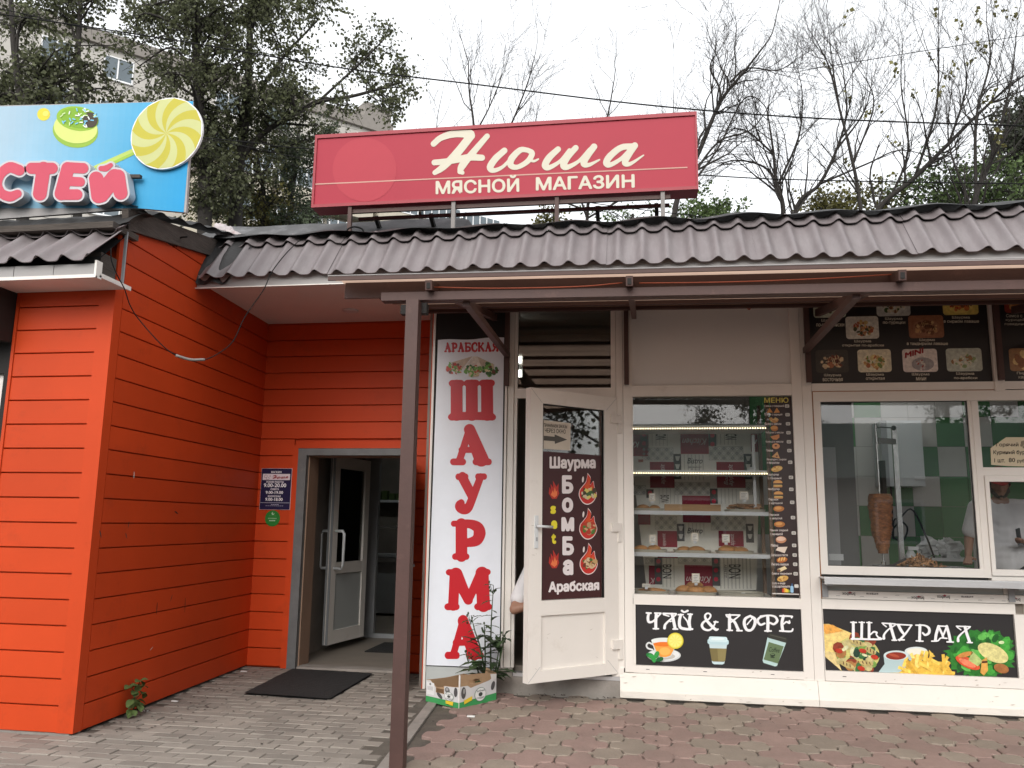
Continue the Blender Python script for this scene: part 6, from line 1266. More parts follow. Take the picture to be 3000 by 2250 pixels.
def hand(mb, w_, d, side, curl, s_=1.0):
    d = np.array(d, float); d /= np.linalg.norm(d); side = np.array(side, float); side /= np.linalg.norm(side); up = np.cross(d, side)
    w_ = np.array(w_, float)
    for i in (-1, -.33, .33, 1): capsule(mb, w_, w_+d*.085*s_+side*.026*i*s_, .021*s_, .015*s_, 8, 6)
    for i, L in zip((-1, -.33, .33, 1), (.062, .074, .078, .068)):
        p = w_+d*.088*s_+side*.027*i*s_; a = 0
        for j, f in enumerate((.45, .32, .23)):
            a += curl*(1 if j else .6); q = p+(d*math.cos(a)-up*math.sin(a))*L*f*1.1*s_; capsule(mb, p, q, .0095*s_, .0085*s_, 8, 5); p = q
    p = w_+d*.025*s_-side*.03*s_; q = p+(d*.6-side*.7-up*.25)*.042*s_; capsule(mb, p, q, .014*s_, .011*s_, 8, 5); capsule(mb, q, q+(d*.9-side*.05-up*.4)*.032*s_, .011*s_, .009*s_, 8, 5)
def person(label, base, face, armL, armR, headtilt=.25, handL=None, handR=None, cap=True, H=1.0, turn=0.0, dz=0.0):
    """base: floor point; face: heading the chest points to (plan angle); arms: lists of elbow, wrist offsets in body axes (right, front, up)."""
    f = np.array((math.cos(face), math.sin(face), 0)); r = np.array((f[1], -f[0], 0)); u = np.array((0, 0, 1.)); B = np.array(base, float)
    W = lambda p: B+(r*p[0]+f*p[1]+u*(p[2]-dz if p[2] > .55 else (.165+p[2]*.683 if dz else p[2])))*H
    p = thing('person', label, 'person', base); mb = MB(); C = lambda pts, rs: chain(mb, [W(q) for q in pts], [x*H for x in rs])
    C([(0, 0, .98), (0, .01, 1.12), (0, .015, 1.28), (0, 0, 1.42)], [.125, .12, .13, .10])
    for s_ in (-1, 1):
        C([(s_*.055, 0, 1.0), (s_*.06, .015, 1.15), (s_*.085, .015, 1.30), (s_*.10, 0, 1.40)], [.115, .11, .115, .085]); C([(s_*.1, 0, 1.42), (s_*.185, -.005, 1.405)], [.06, .062])
        kn_ = .16 if dz else 0; C([(s_*.09, 0, .95), (s_*.10, .01+kn_, .52), (s_*.10, -.015+kn_*.9, .10)], [.095, .06, .042]); C([(s_*.10, -.03+kn_*.9, .045), (s_*.115, .15+kn_*.9, .035)], [.042, .034])
    ends = []
    for s_, arm in ((-1, armL), (1, armR)):
        sh_ = (s_*.195, 0, 1.40); C([sh_, arm[0], arm[1]], [.058, .043, .029]); ends.append((arm[0], arm[1]))
    C([(0, -.005, 1.42), (0, .015, 1.53)], [.062, .058])
    ft = math.cos(headtilt); st_ = math.sin(headtilt); hc = np.array((0, .03, 1.615)); Hd = lambda q: W(tuple(hc+np.array((q[0]*math.cos(turn)+q[1]*math.sin(turn), (q[1]*math.cos(turn)-q[0]*math.sin(turn))*ft+q[2]*st_, q[2]*ft-q[1]*st_))))
    for q, rx in (((0, -.015, .035), .088), ((0, .0, .05), .083), ((0, .03, 0), .072), ((0, .045, -.055), .054), ((0, .06, -.085), .036), ((0, .02, -.05), .06)): mb.ball(Hd(q), rx*H, n=16, m=12)
    capsule(mb, Hd((0, .092, .015)), Hd((0, .112, -.03)), .011*H, .016*H); [mb.ball(Hd((s_*.013, .100, -.034)), .010*H) for s_ in (-1, 1)]
    capsule(mb, Hd((-.035, .083, .033)), Hd((.035, .083, .033)), .013*H, .013*H); [mb.ball(Hd((s_*.032, .076, -.012)), .022*H) for s_ in (-1, 1)]
    capsule(mb, Hd((-.018, .094, -.058)), Hd((.018, .094, -.058)), .009*H, .009*H); capsule(mb, Hd((-.016, .091, -.070)), Hd((.016, .091, -.070)), .010*H, .010*H); mb.ball(Hd((0, .088, -.098)), .017*H)
    for s_ in (-1, 1): mb.ball(Hd((s_*.082, -.005, .0)), .014*H, .02*H, .03*H)
    for (e, w2), hd in zip(ends, (handL, handR)):
        e = W(e); w3 = W(w2); d = (w3-e); d /= np.linalg.norm(d); sd2 = np.cross(d, u) if abs(d[2]) < .85 else r; hand(mb, w3, d if hd is None else W(hd)-W((0, 0, 0)), sd2, .5)
    fuse(mb, 'body', 'skin', p, .0065, 4)
    ts_ = MB(); D = lambda pts, rs: chain(ts_, [W(q) for q in pts], [x*H for x in rs])
    D([(0, 0, .92), (0, .01, 1.12), (0, .015, 1.28), (0, 0, 1.415)], [.15, .14, .145, .10])
    for s_, arm in ((-1, armL), (1, armR)):
        D([(s_*.06, 0, .93), (s_*.065, .015, 1.15), (s_*.09, .015, 1.30), (s_*.105, 0, 1.395)], [.135, .128, .13, .095]); D([(s_*.09, 0, 1.425), (s_*.19, -.003, 1.41)], [.064, .073])
        sh_ = np.array((s_*.195, 0, 1.405)); e = np.array(arm[0]); D([tuple(sh_), tuple(sh_+(e-sh_)*.72)], [.074, .078])
    fuse(ts_, 'tshirt', 'tee', p, .011, 5)
    tr = MB(); D2 = lambda pts, rs: chain(tr, [W(q) for q in pts], [x*H for x in rs])
    for s_ in (-1, 1): D2([(s_*.06, 0, .97), (s_*.09, .04 if dz else 0, .90), (s_*.10, .01+kn_, .52), (s_*.10, -.01+kn_*.9, .09)], [.135, .115, .085, .07])
    D2([(-.05, 0, .96), (.05, 0, .96)], [.13, .13]); fuse(tr, 'trousers', 'trous', p, .014, 4)
    for s_ in (-1, 1): sm_ = MB(); chain(sm_, [W((s_*.10, -.05+kn_*.9, .045)), W((s_*.118, .17+kn_*.9, .038))], [.052*H, .044*H]); fuse(sm_, 'shoe', 'shoe', p, .012, 3)
    hr = MB(); [hr.ball(Hd(q), rx*H, n=14, m=10) for q, rx in (((0, -.03, .04), .092), ((0, -.02, .062), .088), ((0, -.045, .0), .075), ((.05, .0, .01), .045), ((-.05, .0, .01), .045))]
    if cap: [hr.ball(Hd(q), rx*H) for q, rx in (((0, .068, -.085), .036), ((.05, .035, -.05), .034), ((-.05, .035, -.05), .034), ((.03, .06, -.075), .032), ((-.03, .06, -.075), .032))]
    fuse(hr, 'hair', 'hair', p, .008, 3)
    if cap:
        cm = MB(); [cm.ball(Hd(q), rx*H, n=16, m=12) for q, rx in (((0, -.012, .07), .094), ((0, .015, .072), .088), ((0, -.03, .06), .094))]; fuse(cm, 'cap', 'capred', p, .009, 3)
        bm = MB(); V = [Hd((.078*math.sin(a)*(1 if k == 0 else 1.0), .07*(1-abs(math.sin(a)))+(.03 if k == 0 else .105)*math.cos(a)*1.0+.01, .055-(.012 if k else 0))) for k in (0, 1) for a in np.linspace(-1.35, 1.35, 12)]
        bm.add(V+[q-u*.006 for q in V], [(i, i+1, 13+i, 12+i) for i in range(11)]+[(24+12+i, 24+13+i, 24+i+1, 24+i) for i in range(11)]+[(12+i, 13+i, 37+i, 36+i) for i in range(11)]); bm.build('cap_brim', 'capred', p)
    return p, W, Hd
pw, Wp, Hp = person('worker in a white T-shirt and red cap holding a dark phone behind the serving window', (3.20, 8.25, .2), math.radians(258), [(-.27, .02, 1.12), (-.14, .23, 1.10)], [(.27, -.02, 1.12), (.31, .16, .97)], .32, cap=True, H=1.0)
ph = thing('phone', 'dark phone in the hand of the worker with the red cap', 'phone', Wp((-.06, .31, 1.08))); q = np.array(Wp((-.075, .315, 1.15))); MB().beam(q-np.array((.0, .0, .07)), q+np.array((0, .02, .07)), .07, .009, up=(1, 0, 0)).build('phone_body', 'blackp', ph)
person('person in a white T-shirt sitting half hidden behind the open white door', (-.80, 7.33, .0), math.radians(270), [(-.2, .02, 1.12), (-.03, .16, 1.05)], [(.295, .25, 1.11), (.09, .26, 1.17)], .3, cap=False, H=1.0, dz=.42)
sl_ = thing('low_stool', 'low dark stool behind the open white door, under the sitting person', 'stool', (-.80, 7.42, .2))
MB().box(-.95, -.65, 7.30, 7.55, .375, .40).build('seat', 'oldwood', sl_)
for dx in (-.12, .12):
    for dy in (-.03, .12): MB().box(-.8+dx-.015, -.8+dx+.015, 7.40+dy-.015, 7.40+dy+.015, .20, .375).build('leg', 'oldwood', sl_)

# ================================================================== THINGS ON THE GROUND AND LOOSE LINES
mt = MB(); c = [at_z(*DSP(*p), .02) for p in ((527, 1495), (632, 1443), (805, 1453), (712, 1508))]
K = 26; V = []
def bil(a, b): return (c[0]*(1-a)+c[3]*a)*(1-b)+(c[1]*(1-a)+c[2]*a)*b
mt.grid(lambda a, b: tuple(bil(a, b)+np.array((.006*NOI(a*14, b*14)+(.006*math.sin(a*120) if b in (0, 1) else 0), .006*NOI(a*14+5, b*14), -.004+.004*NOI(a*20, b*20)))), K, K); mt.grid(lambda a, b: tuple(bil(a, b)-np.array((0, 0, .017))), 1, 1)
one('door_mat', mt, 'rubber', 'dark rubber mat lying on the pavers before the shop entrance', 'mat')
one('door_mat', MB().box(-3.0, -2.3, 8.9, 9.6, .0125, .024), 'rubber', 'dark mat on the floor inside the shop entrance', 'mat')
# cardboard box
cb = thing('cardboard_box', 'torn white and green cardboard vegetable box standing below the tall banner', 'box', (-1.43, 6.75, 0))
A = np.array((-1.735, 6.70, 0)); Bc = np.array((-1.425, 6.50, 0)); Cc = np.array((-1.20, 6.86, 0)); Dd = A+Cc-Bc
def side(P, Q, prof, holes=None, inner=False):
    d = Q-P; L = np.linalg.norm(d); d /= L; fr = Frame(P, d, (0, 0, 1)); return fr, L
Z12 = rgn(1220, 1900, 280/2111)
def box_wall(P, Q, tops, name, hole=None):
    fr, L = side(P, Q, None); mb = MB(); n = len(tops); T = .006
    xs = [t[0]*L for t in tops]
    def put(poly): 
        k = len(poly); mb.add([fr.pt(a, b, 0) for a, b in poly]+[fr.pt(a, b, -T) for a, b in poly], [tuple(range(k)), tuple(range(2*k-1, k-1, -1))]+[(i, k+i, k+(i+1) % k, (i+1) % k) for i in range(k)], 0)
    if hole:
        h0, h1, z0, z1 = hole[0]*L, hole[1]*L, hole[2], hole[3]; tp_ = lambda x: np.interp(x, xs, [t[1] for t in tops])
        put([(0, 0), (h0, 0), (h0, tp_(h0))]+[(x, t[1]) for x, t in zip(xs, tops) if x < h0][::-1]); put([(h1, 0), (L, 0)]+[(x, t[1]) for x, t in zip(xs, tops) if x > h1][::-1]+[(h1, tp_(h1))])
        put([(h0, 0), (h1, 0), (h1, z0), (h0, z0)])
        if tp_((h0+h1)/2) > z1+.01: put([(h0, z1), (h1, z1), (h1, tp_(h1))]+[(x, t[1]) for x, t in zip(xs, tops) if h0 < x < h1][::-1]+[(h0, tp_(h0))])
    else: put([(0, 0), (L, 0)]+[(x, t[1]) for x, t in zip(xs, tops)][::-1])
    return fr, L, mb.build(name, 'card', cb)
f1, L1, w1 = box_wall(A, Bc, [(0, .165), (.12, .17), (.22, .145), (.30, .125), (.5, .13), (.54, .145), (.8, .15), (1, .158)], 'front_wall', (.31, .55, .085, .118))
f2, L2, w2_ = box_wall(Bc, Cc, [(0, .245), (.3, .235), (.6, .228), (1, .21)], 'right_wall', (.25, .62, .165, .195))
box_wall(Dd+np.array((0, 0, 0)), A, [(0, .16), (.5, .155), (1, .165)], 'left_wall'); box_wall(Cc, Dd, [(0, .21), (.3, .24), (.35, .15), (1, .16)], 'back_wall')
MB().add([A+np.array((0, 0, .004)), Bc+np.array((0, 0, .004)), Cc+np.array((0, 0, .004)), Dd+np.array((0, 0, .004))], [(0, 1, 2, 3)]).build('bottom', 'card', cb)
GRN = srgb(66, 150, 88); WB = srgb(206, 205, 205); DKV = srgb(84, 82, 82)
P_ = Print(f1); P_.poly([(0, .04), (L1, .04), (L1, .155), (.8*L1, .148), (.56*L1, .142), (.56*L1, .083), (.30*L1, .083), (.30*L1, .12), (.22*L1, .142), (.12*L1, .167), (0, .162)], WB, 1); P_.poly([(0, 0.001), (L1, 0.001), (L1, .042), (0, .045)], GRN, 2)
P_.rrect(.02*L1, .06, .25*L1, .15, .004, srgb(222, 222, 222), 2)
for i in range(5): P_.rrect(.04*L1, .118-i*.006, .22*L1, .120-i*.006, .0005, srgb(150, 150, 150), 3)
P_.ell((.13*L1, .138), .011, .009, srgb(120, 120, 120), 3); P_.ell((.43*L1, .066), .036, .015, DKV, 3, -.5); P_.ell((.66*L1, .118), .028, .022, srgb(110, 108, 108), 3, -.3); P_.ell((.655*L1, .124), .014, .010, srgb(160, 158, 158), 4); P_.ell((.91*L1, .115), .020, .035, DKV, 3)
def badge(P_, c, rx, ry, rot=0):
    P_.ell(c, rx, ry, srgb(90, 116, 96), 5, rot, 28); P_.ell(c, rx*.93, ry*.93, srgb(226, 226, 224), 6, rot, 28); P_.ell(c, rx*.35, ry*.3, srgb(70, 74, 70), 7, rot)
    P_.text('ЗЕЛЁНЫЙ', c[0]-rx*.7, c[1]+ry*.38, c[0]+rx*.7, c[1]+ry*.68, srgb(50, 62, 54), 7, .02); P_.text('СТАНДАРТ', c[0]-rx*.7, c[1]-ry*.68, c[0]+rx*.7, c[1]-ry*.38, srgb(50, 62, 54), 7, .02)
badge(P_, (.72*L1, .075), .050, .032); P_.poly([(.64*L1, .02), (.85*L1, .014), (.86*L1, .043), (.63*L1, .043)], srgb(226, 196, 60), 8)
P_.build('print', w1, 'paper')
P_ = Print(f2); P_.poly([(0, .04), (L2, .05), (L2, .205), (.8*L2, .165), (.3*L2, .135), (.22*L2, .155), (.03*L2, .158), (.03*L2, .24), (0, .243)], WB, 1); P_.poly([(0, .001), (L2, .001), (L2, .06), (0, .042)], GRN, 2)
P_.ell((.11*L2, .108), .026, .044, DKV, 3); P_.ell((.12*L2, .12), .012, .02, srgb(150, 150, 148), 4); badge(P_, (.55*L2, .075), .066, .052); P_.poly([(.12*L2, .025), (.32*L2, .045), (.33*L2, .075), (.11*L2, .055)], srgb(226, 196, 60), 8); P_.ell((.9*L2, .12), .022, .035, DKV, 3, -.4); P_.poly([(.86*L2, .16), (.99*L2, .17), (.99*L2, .206), (.82*L2, .212)], srgb(215, 213, 210), 3)
P_.build('print', w2_, 'paper')
MB().beam(Bc+np.array((0.0, .004, .0)), Bc+np.array((0, .004, .245)), .008, .008).build('corner_post', 'pvc', cb)
# cables
def line(name, pts, r, m_, label, n=6): return one(name, MB().tube(smooth_path(pts, 6), r, n), m_, label, 'cable', None, True)
Z4b = rgn(0, 600, 900/2133); pts = []
zz = [(770, 300), (775, 390), (815, 490), (865, 585), (900, 690), (960, 790), (1110, 960), (1220, 1045), (1320, 1075), (1420, 1075), (1520, 1030), (1620, 945), (1700, 780), (1830, 590), (1885, 470), (1980, 345), (2075, 250)]
for i, p in enumerate(zz): t = max(0, i-1)/(len(zz)-2); pts.append(at_y(*Z4b(*p), 4.92+1.26*t**1.2))
hc_ = thing('hanging_cable', 'thin black cable sagging from the left roof corner across the orange side wall', 'cable', pts[8])
MB().tube(smooth_path(pts, 5), .004, 6).build('wire', 'cable', hc_, True); MB().tube(smooth_path(pts[7:10], 5), .010, 8).build('sleeve', 'conduit', hc_, True)
wires = [([(-60, 35), (0, 41), (300, 85), (600, 132), (1000, 199), (1400, 248), (1900, 308), (2400, 347), (3060, 371)], 9.0, .0085, 'thick twisted overhead cable crossing the whole sky above the red sign'),
         ([(590, 402), (760, 420), (925, 437), (2040, 512), (2400, 528), (3060, 540)], 9.6, .007, 'overhead wire passing behind the red rooftop sign just above the roofs'),
         ([(600, 405), (760, 437), (925, 470), (1700, 590), (2100, 640)], 9.2, .005, 'thin lower wire running from the lollipop sign behind the red sign'),
         ([(2350, 207), (2700, 150), (3060, 95)], 14.0, .006, 'very thin wire rising to the right over the bare trees'),
         ([(-60, 15), (60, 38), (200, 72), (420, 110)], 9.1, .007, 'second strand hanging beside the thick cable at the upper left')]
for p, Y, r_, lb in wires: line('overhead_wire', [at_y(u, v, Y) for u, v in p], r_, 'cable', lb)
line('orange_cord', [at_y(u, v, 6.9) for u, v in ((1912, 880), (1950, 893), (2000, 896), (2040, 888), (2055, 878))], .005, 'orange', 'thin orange cord sagging under the awning beam above the white panel')
line('orange_cord', [at_y(u, v, 6.9) for u, v in ((2180, 875), (2186, 895), (2195, 907), (2201, 890), (2196, 872))], .005, 'orange', 'short loop of orange cord with a plug near the menu board')
line('orange_cord', [(-1.3, 4.90, 2.86), (-.9, 4.9, 2.84), (-.4, 4.9, 2.835), (-.12, 4.9, 2.85)], .0038, 'orange', 'orange cord lying along the awning beam between the first two rafters')
line('orange_cord', [(-.02, 4.9, 2.845), (.5, 4.9, 2.835), (1.0, 4.9, 2.838), (1.42, 4.9, 2.85)], .0038, 'orange', 'orange cord lying along the awning beam between the right rafters')
Z6b = rgn(550, 600, 750/2212)
line('loose_cable', [at_y(*Z6b(x, y), 6.85) for x, y in ((1250, 320), (1255, 270), (1290, 248), (1335, 262))], .007, 'pvc', 'short white cable bent over the black roof felt')
line('loose_cable', [at_y(*Z6b(x, y), 6.95) for x, y in ((1370, 250), (1385, 210), (1440, 190), (1500, 205), (1520, 230))], .008, 'cable', 'black cable loop lying on the roof felt under the red sign')
line('loose_cable', [at_y(*Z4b(x, y), 5.9+.0*x) for x, y in ((1225, 290), (1222, 262), (1250, 230), (1300, 222))], .007, 'cable', 'black cable loop on the timber under the roof edge')
# crumpled bag on the roof
mb = MB(); p = at_y(*DSP(487, 497), 6.9)
mb.grid(lambda a, b: (p[0]-.10+.26*a, p[1]+.07*math.cos(2*pi*b)*(.35+.65*math.sin(pi*min(1, a*.9+.1))), p[2]+.02-.10*a+.065*math.sin(2*pi*b)*(.3+.7*math.sin(pi*min(1, a*.8+.15)))+.03*NOI(a*7, b*8)), 16, 16)
one('crumpled_bag', mb, 'bag', 'crumpled white and red plastic bag lying on the roof edge', 'bag')
for (x, y, w_, lb) in ((715, 1966, .03, 'scrap of white paper at the foot of the recess corner'), (512, 2053, .025, 'white scrap beside the wet spot along the orange wall'), (425, 2082, .022, 'white cigarette butt below the orange wall'), (1380, 2097, .028, 'white cigarette butt on the red pavers before the box'), (733, 1948, .02, 'tiny white scrap in the corner by the red wall')):
    q = at_z(x, y, .006); one('litter_scrap', MB().box(q[0]-w_, q[0]+w_, q[1]-w_*.35, q[1]+w_*.35, -.002, .008), 'litter', lb, 'litter', 'scraps of litter on the pavement')
mb = MB()
for i in range(230):
    k = i % 7
    if k < 3: x = R.gauss(-3.45, .25); y = R.gauss(6.2, .55); x = max(x, -3.70+(5.17-y)*.05)
    elif k < 5: x = R.uniform(-1.3, -.2); y = R.gauss(7.12, .06)
    else: x = R.uniform(-3.6, 2.5); y = R.uniform(4.9, 7.0)
    if y > 7.1 and x > -.2: continue
    r_ = R.uniform(.003, .010); a = R.uniform(0, pi); mb.add([(x+r_*2*math.cos(a), y+r_*2*math.sin(a), .007), (x-r_*math.sin(a), y+r_*math.cos(a), .012), (x-r_*1.6*math.cos(a), y-r_*1.6*math.sin(a), .008), (x+r_*math.sin(a), y-r_*math.cos(a), .006)], [(0, 1, 2, 3)])
tag(mb.build('dead_leaf_litter', 'wood'), kind='stuff')

# ================================================================== WEEDS
def leaf_shape(mb, base, d, L, w_, up, lobes=0, mi=0):
    d = np.array(d, float); d /= np.linalg.norm(d); s_ = np.cross(d, up); s_ /= (np.linalg.norm(s_)+1e-9); n_ = np.cross(s_, d); base = np.array(base, float)
    k = 7; V = []; 
    for i in range(k+1):
        t = i/k; ww = w_*math.sin(pi*min(1, t*.93+.05))**.8*(1 if not lobes or i % 2 else .55); c = base+d*L*t+n_*(-.25*L*t*t)
        V += [c-s_*ww+n_*ww*.3, c, c+s_*ww+n_*ww*.3]
    mb.add(V, [(3*i+a, 3*i+a+1, 3*i+a+4, 3*i+a+3) for i in range(k) for a in (0, 1)], mi)
wd = thing('weed_plant', 'tall green sow thistle growing behind the cardboard box', 'plant', (-1.30, 7.05, 0)); st = MB(); lv = MB(); bd = MB()
for (pts) in ([(1062, 1470), (1060, 1400), (1062, 1330), (1066, 1265)], [(1055, 1470), (1040, 1410), (1025, 1360), (1018, 1330)], [(1065, 1470), (1085, 1400), (1092, 1370)], [(1050, 1470), (1048, 1400), (1046, 1350)], [(1058, 1470), (1075, 1420), (1080, 1385)], [(1050, 1475), (1030, 1440), (1012, 1415)]):
    P3 = [at_y(*DSP(*p), 6.98+R.uniform(-.05, .06)) for p in pts]; P3[0] = np.array((-1.30+R.uniform(-.05, .05), 7.02, .0)); sp_ = smooth_path(P3, 6); st.tube(sp_, np.linspace(.009, .003, len(sp_)), 5)
    for i in range(3, len(sp_)):
        if R.random() < .9:
            a = R.uniform(0, 2*pi); t = i/len(sp_); L = (.22 if t < .5 else .13)*R.uniform(.6, 1.2)*(1-.3*t)
            leaf_shape(lv, sp_[i], (math.cos(a), .45*math.sin(a)-.25, R.uniform(-.1, .7)), L, L*.22, (0, 0, 1), 1)
    for k in range(5):
        q = sp_[-1]+np.array((R.uniform(-.04, .04), R.uniform(-.02, .02), R.uniform(-.06, .03))); st.tube([sp_[-1]-np.array((0, 0, .07)), q], .002, 4); bd.ball(q, .008, .008, .012, 6, 5)
for a in np.linspace(0, 2*pi, 11): leaf_shape(lv, (-1.30, 7.02, .06+R.uniform(0, .1)), (math.cos(a), .5*math.sin(a)-.3, R.uniform(.1, .6)), R.uniform(.13, .24), .04, (0, 0, 1), 1)
st.build('stem', 'weed', wd); tag(lv.build('foliage', 'weed', wd), kind='stuff'); tag(bd.build('buds', 'weed', wd), kind='stuff')
w2d = thing('weed_plant', 'small weed sprouting at the foot of the orange side wall', 'plant', (-3.70, 5.82, 0)); st = MB(); lv = MB()
for k in range(9):
    z = .05+.21*k/9; tip = np.array((-3.66+R.uniform(-.0, .07), 5.80+R.uniform(-.11, .12), z)); st.tube(smooth_path([(-3.69, 5.82, -.005), (-3.68, 5.81, z*.6), tip]), .003, 4)
    for j in range(3):
        a = R.uniform(0, 2*pi); leaf_shape(lv, tip, (.35+.4*math.cos(a), math.sin(a), R.uniform(-.5, .3)), R.uniform(.05, .085), .026, (.3, 0, 1), 0)
st.build('stem', 'weed', w2d); tag(lv.build('foliage', 'leafg', w2d), kind='stuff')

# ================================================================== TREES
def rot_about(v, k, a):
    k = k/np.linalg.norm(k); return v*math.cos(a)+np.cross(k, v)*math.sin(a)+k*(k@v)*(1-math.cos(a))
def leaves_mesh(pts, size, rs, droop=.5):
    """one folded quad per leaf, hung at random."""
    n = len(pts); P = np.array(pts); th = rs.uniform(0, 2*pi, n); el = rs.normal(-droop, .6, n); L = size*rs.uniform(.65, 1.25, n)
    d = np.stack([np.cos(th)*np.cos(el), np.sin(th)*np.cos(el), np.sin(el)], 1); r = rs.normal(size=(n, 3)); s_ = np.cross(d, r); s_ /= np.linalg.norm(s_, axis=1)[:, None]; nn = np.cross(s_, d)
    w_ = (L*rs.uniform(.32, .46, n))[:, None]; L = L[:, None]
    V = np.stack([P, P+d*L*.42-s_*w_+nn*w_*.25, P+d*L, P+d*L*.42+s_*w_+nn*w_*.25], 1).reshape(-1, 3)
    me = bpy.data.meshes.new('leaves'); me.vertices.add(len(V)); me.vertices.foreach_set('co', V.ravel()); me.loops.add(4*n); me.loops.foreach_set('vertex_index', np.arange(4*n, dtype=np.int32)); me.polygons.add(n)
    me.polygons.foreach_set('loop_start', np.arange(0, 4*n, 4, dtype=np.int32)); me.update(calc_edges=True); return me
def leafy_tree(label, base, trunk, clumps, r0, lm='leaf', size=.074, per=330, twig=.5, seed=1, group=None, barkm='bark', limbs=(), flat=.75):
    """trunk: points; clumps: (centre, radius). Each clump has its own limb, twigs and leaves."""
    rs = np.random.RandomState(seed); root = thing('leafy_tree', label, 'tree', base, group); tb = MB(); tp_ = smooth_path([base]+list(trunk), 8); rad = np.linspace(r0, r0*.28, len(tp_)); tb.tube(tp_, rad, 9); tk = tb.build('trunk', barkm, root, True)
    br = MB(); pts = []; nodes = [(p, r) for p, r in zip(tp_[len(tp_)//5:], rad[len(tp_)//5:])]
    for lp, lr in limbs: q = smooth_path(lp, 8); rr = np.linspace(lr, lr*.35, len(q)); br.tube(q, rr, 7); nodes += list(zip(q, rr))
    NP = np.array([n[0] for n in nodes])
    for c, cr in clumps:
        c = np.array(c); dd_ = np.linalg.norm(NP-c-np.array((0, 0, -.9*cr)), axis=1)+np.maximum(0, NP[:, 2]-c[2])*1.5; k = int(dd_.argmin()); a = NP[k]; r1 = min(nodes[k][1]*.55, .012+.012*cr*3)
        mid = (a+c)/2+rs.normal(0, .12*np.linalg.norm(c-a)+.01, 3)+np.array((0, 0, .08*np.linalg.norm(c-a))); q = smooth_path([a, mid, c], 6); br.tube(q, np.linspace(r1, r1*.35, len(q)), 5, caps=False)
        nt_ = int(9+9*cr)
        for t in range(nt_):
            st_ = q[rs.randint(len(q)//2, len(q))]; dv = rs.normal(size=3)*np.array((1, 1, flat)); dv /= np.linalg.norm(dv); e = st_+dv*cr*rs.uniform(.6, 1.6); m_ = (st_+e)/2+rs.normal(0, .08*cr, 3); e[2] -= .12*cr
            tq = smooth_path([st_, m_, e], 4); br.tube(tq, np.linspace(max(.004, r1*.3), .0025, len(tq)), 3, caps=False)
            kl = max(3, int(3.3*per*cr*cr/nt_*rs.uniform(.5, 1.5)))
            u = rs.uniform(.2, 1.02, kl)*(len(tq)-1); i0 = np.minimum(u.astype(int), len(tq)-2); fr_ = (u-i0)[:, None]; pts.append(tq[i0]*(1-fr_)+tq[i0+1]*fr_+rs.normal(0, .13*twig*(.5+cr*.8), (kl, 3)))
    tag(br.build('branches', barkm, root, True), kind='stuff'); P = np.vstack(pts); me = leaves_mesh(P-np.array(base), size, rs); me.materials.append(M[lm]); me.name = 'crown'; o = link('crown', me, root); return root
def px_clumps(seed, poly, Yr, n, rr):
    rs = random.Random(seed); xs = [p[0] for p in poly]; ys = [p[1] for p in poly]; o = []; tries = 0
    while len(o) < n and tries < 20000:
        tries += 1; x = rs.uniform(min(xs), max(xs)); y = rs.uniform(min(ys), max(ys)); ins = False; j = len(poly)-1
        for i in range(len(poly)):
            if (poly[i][1] > y) != (poly[j][1] > y) and x < (poly[j][0]-poly[i][0])*(y-poly[i][1])/(poly[j][1]-poly[i][1])+poly[i][0]: ins = not ins
            j = i
        if ins: o.append((at_y(x, y, rs.uniform(*Yr)), rs.uniform(*rr)))
    return o
def A3(l, Y): return [at_y(u, v, Y) for u, v in l]
def foot(u, Y): p = at_y(u, 1400, Y); return (p[0], p[1], -.03)
# tall poplars behind the left building
leafy_tree('slim leafy poplar with a bare straight trunk behind the left end of the blue sign', foot(232, 12.5), A3([(232, 420), (226, 250), (230, 120), (236, 20), (250, -200)], 12.5),
           px_clumps(1, [(90, -120), (330, -120), (320, 60), (300, 90), (235, 40), (160, 100), (60, 60)], (12, 13.2), 12, (.35, .6))+px_clumps(11, [(230, 200), (420, 230), (480, 320), (250, 320)], (12, 13), 6, (.25, .4)), .085, per=300, seed=3)
leafy_tree('brownish leafy tree crowding the upper left corner of the photo', foot(60, 11.5), A3([(75, 420), (60, 280), (40, 120), (30, -60)], 11.5),
           px_clumps(2, [(-80, -60), (120, -40), (210, 150), (220, 300), (-80, 310)], (10.8, 12.4), 22, (.3, .5))+px_clumps(23, [(120, 60), (330, 90), (330, 260), (120, 260)], (10.8, 12), 7, (.25, .4))+px_clumps(22, [(-60, 200), (230, 230), (260, 330), (-60, 340)], (10.8, 12.2), 10, (.3, .45)), .11, per=330, seed=4)
leafy_tree('big dense poplar rising behind the lollipop on the blue sign', foot(585, 14), A3([(600, 620), (590, 420), (580, 250), (575, 120), (580, -60), (590, -260)], 14),
           px_clumps(3, [(340, -60), (720, -80), (760, 300), (640, 420), (470, 330), (330, 200), (300, 60)], (13, 15.4), 44, (.4, .75))+px_clumps(33, [(450, 300), (760, 320), (740, 680), (560, 680), (520, 420)], (13.4, 15.2), 24, (.35, .6)), .15, per=300, seed=5)
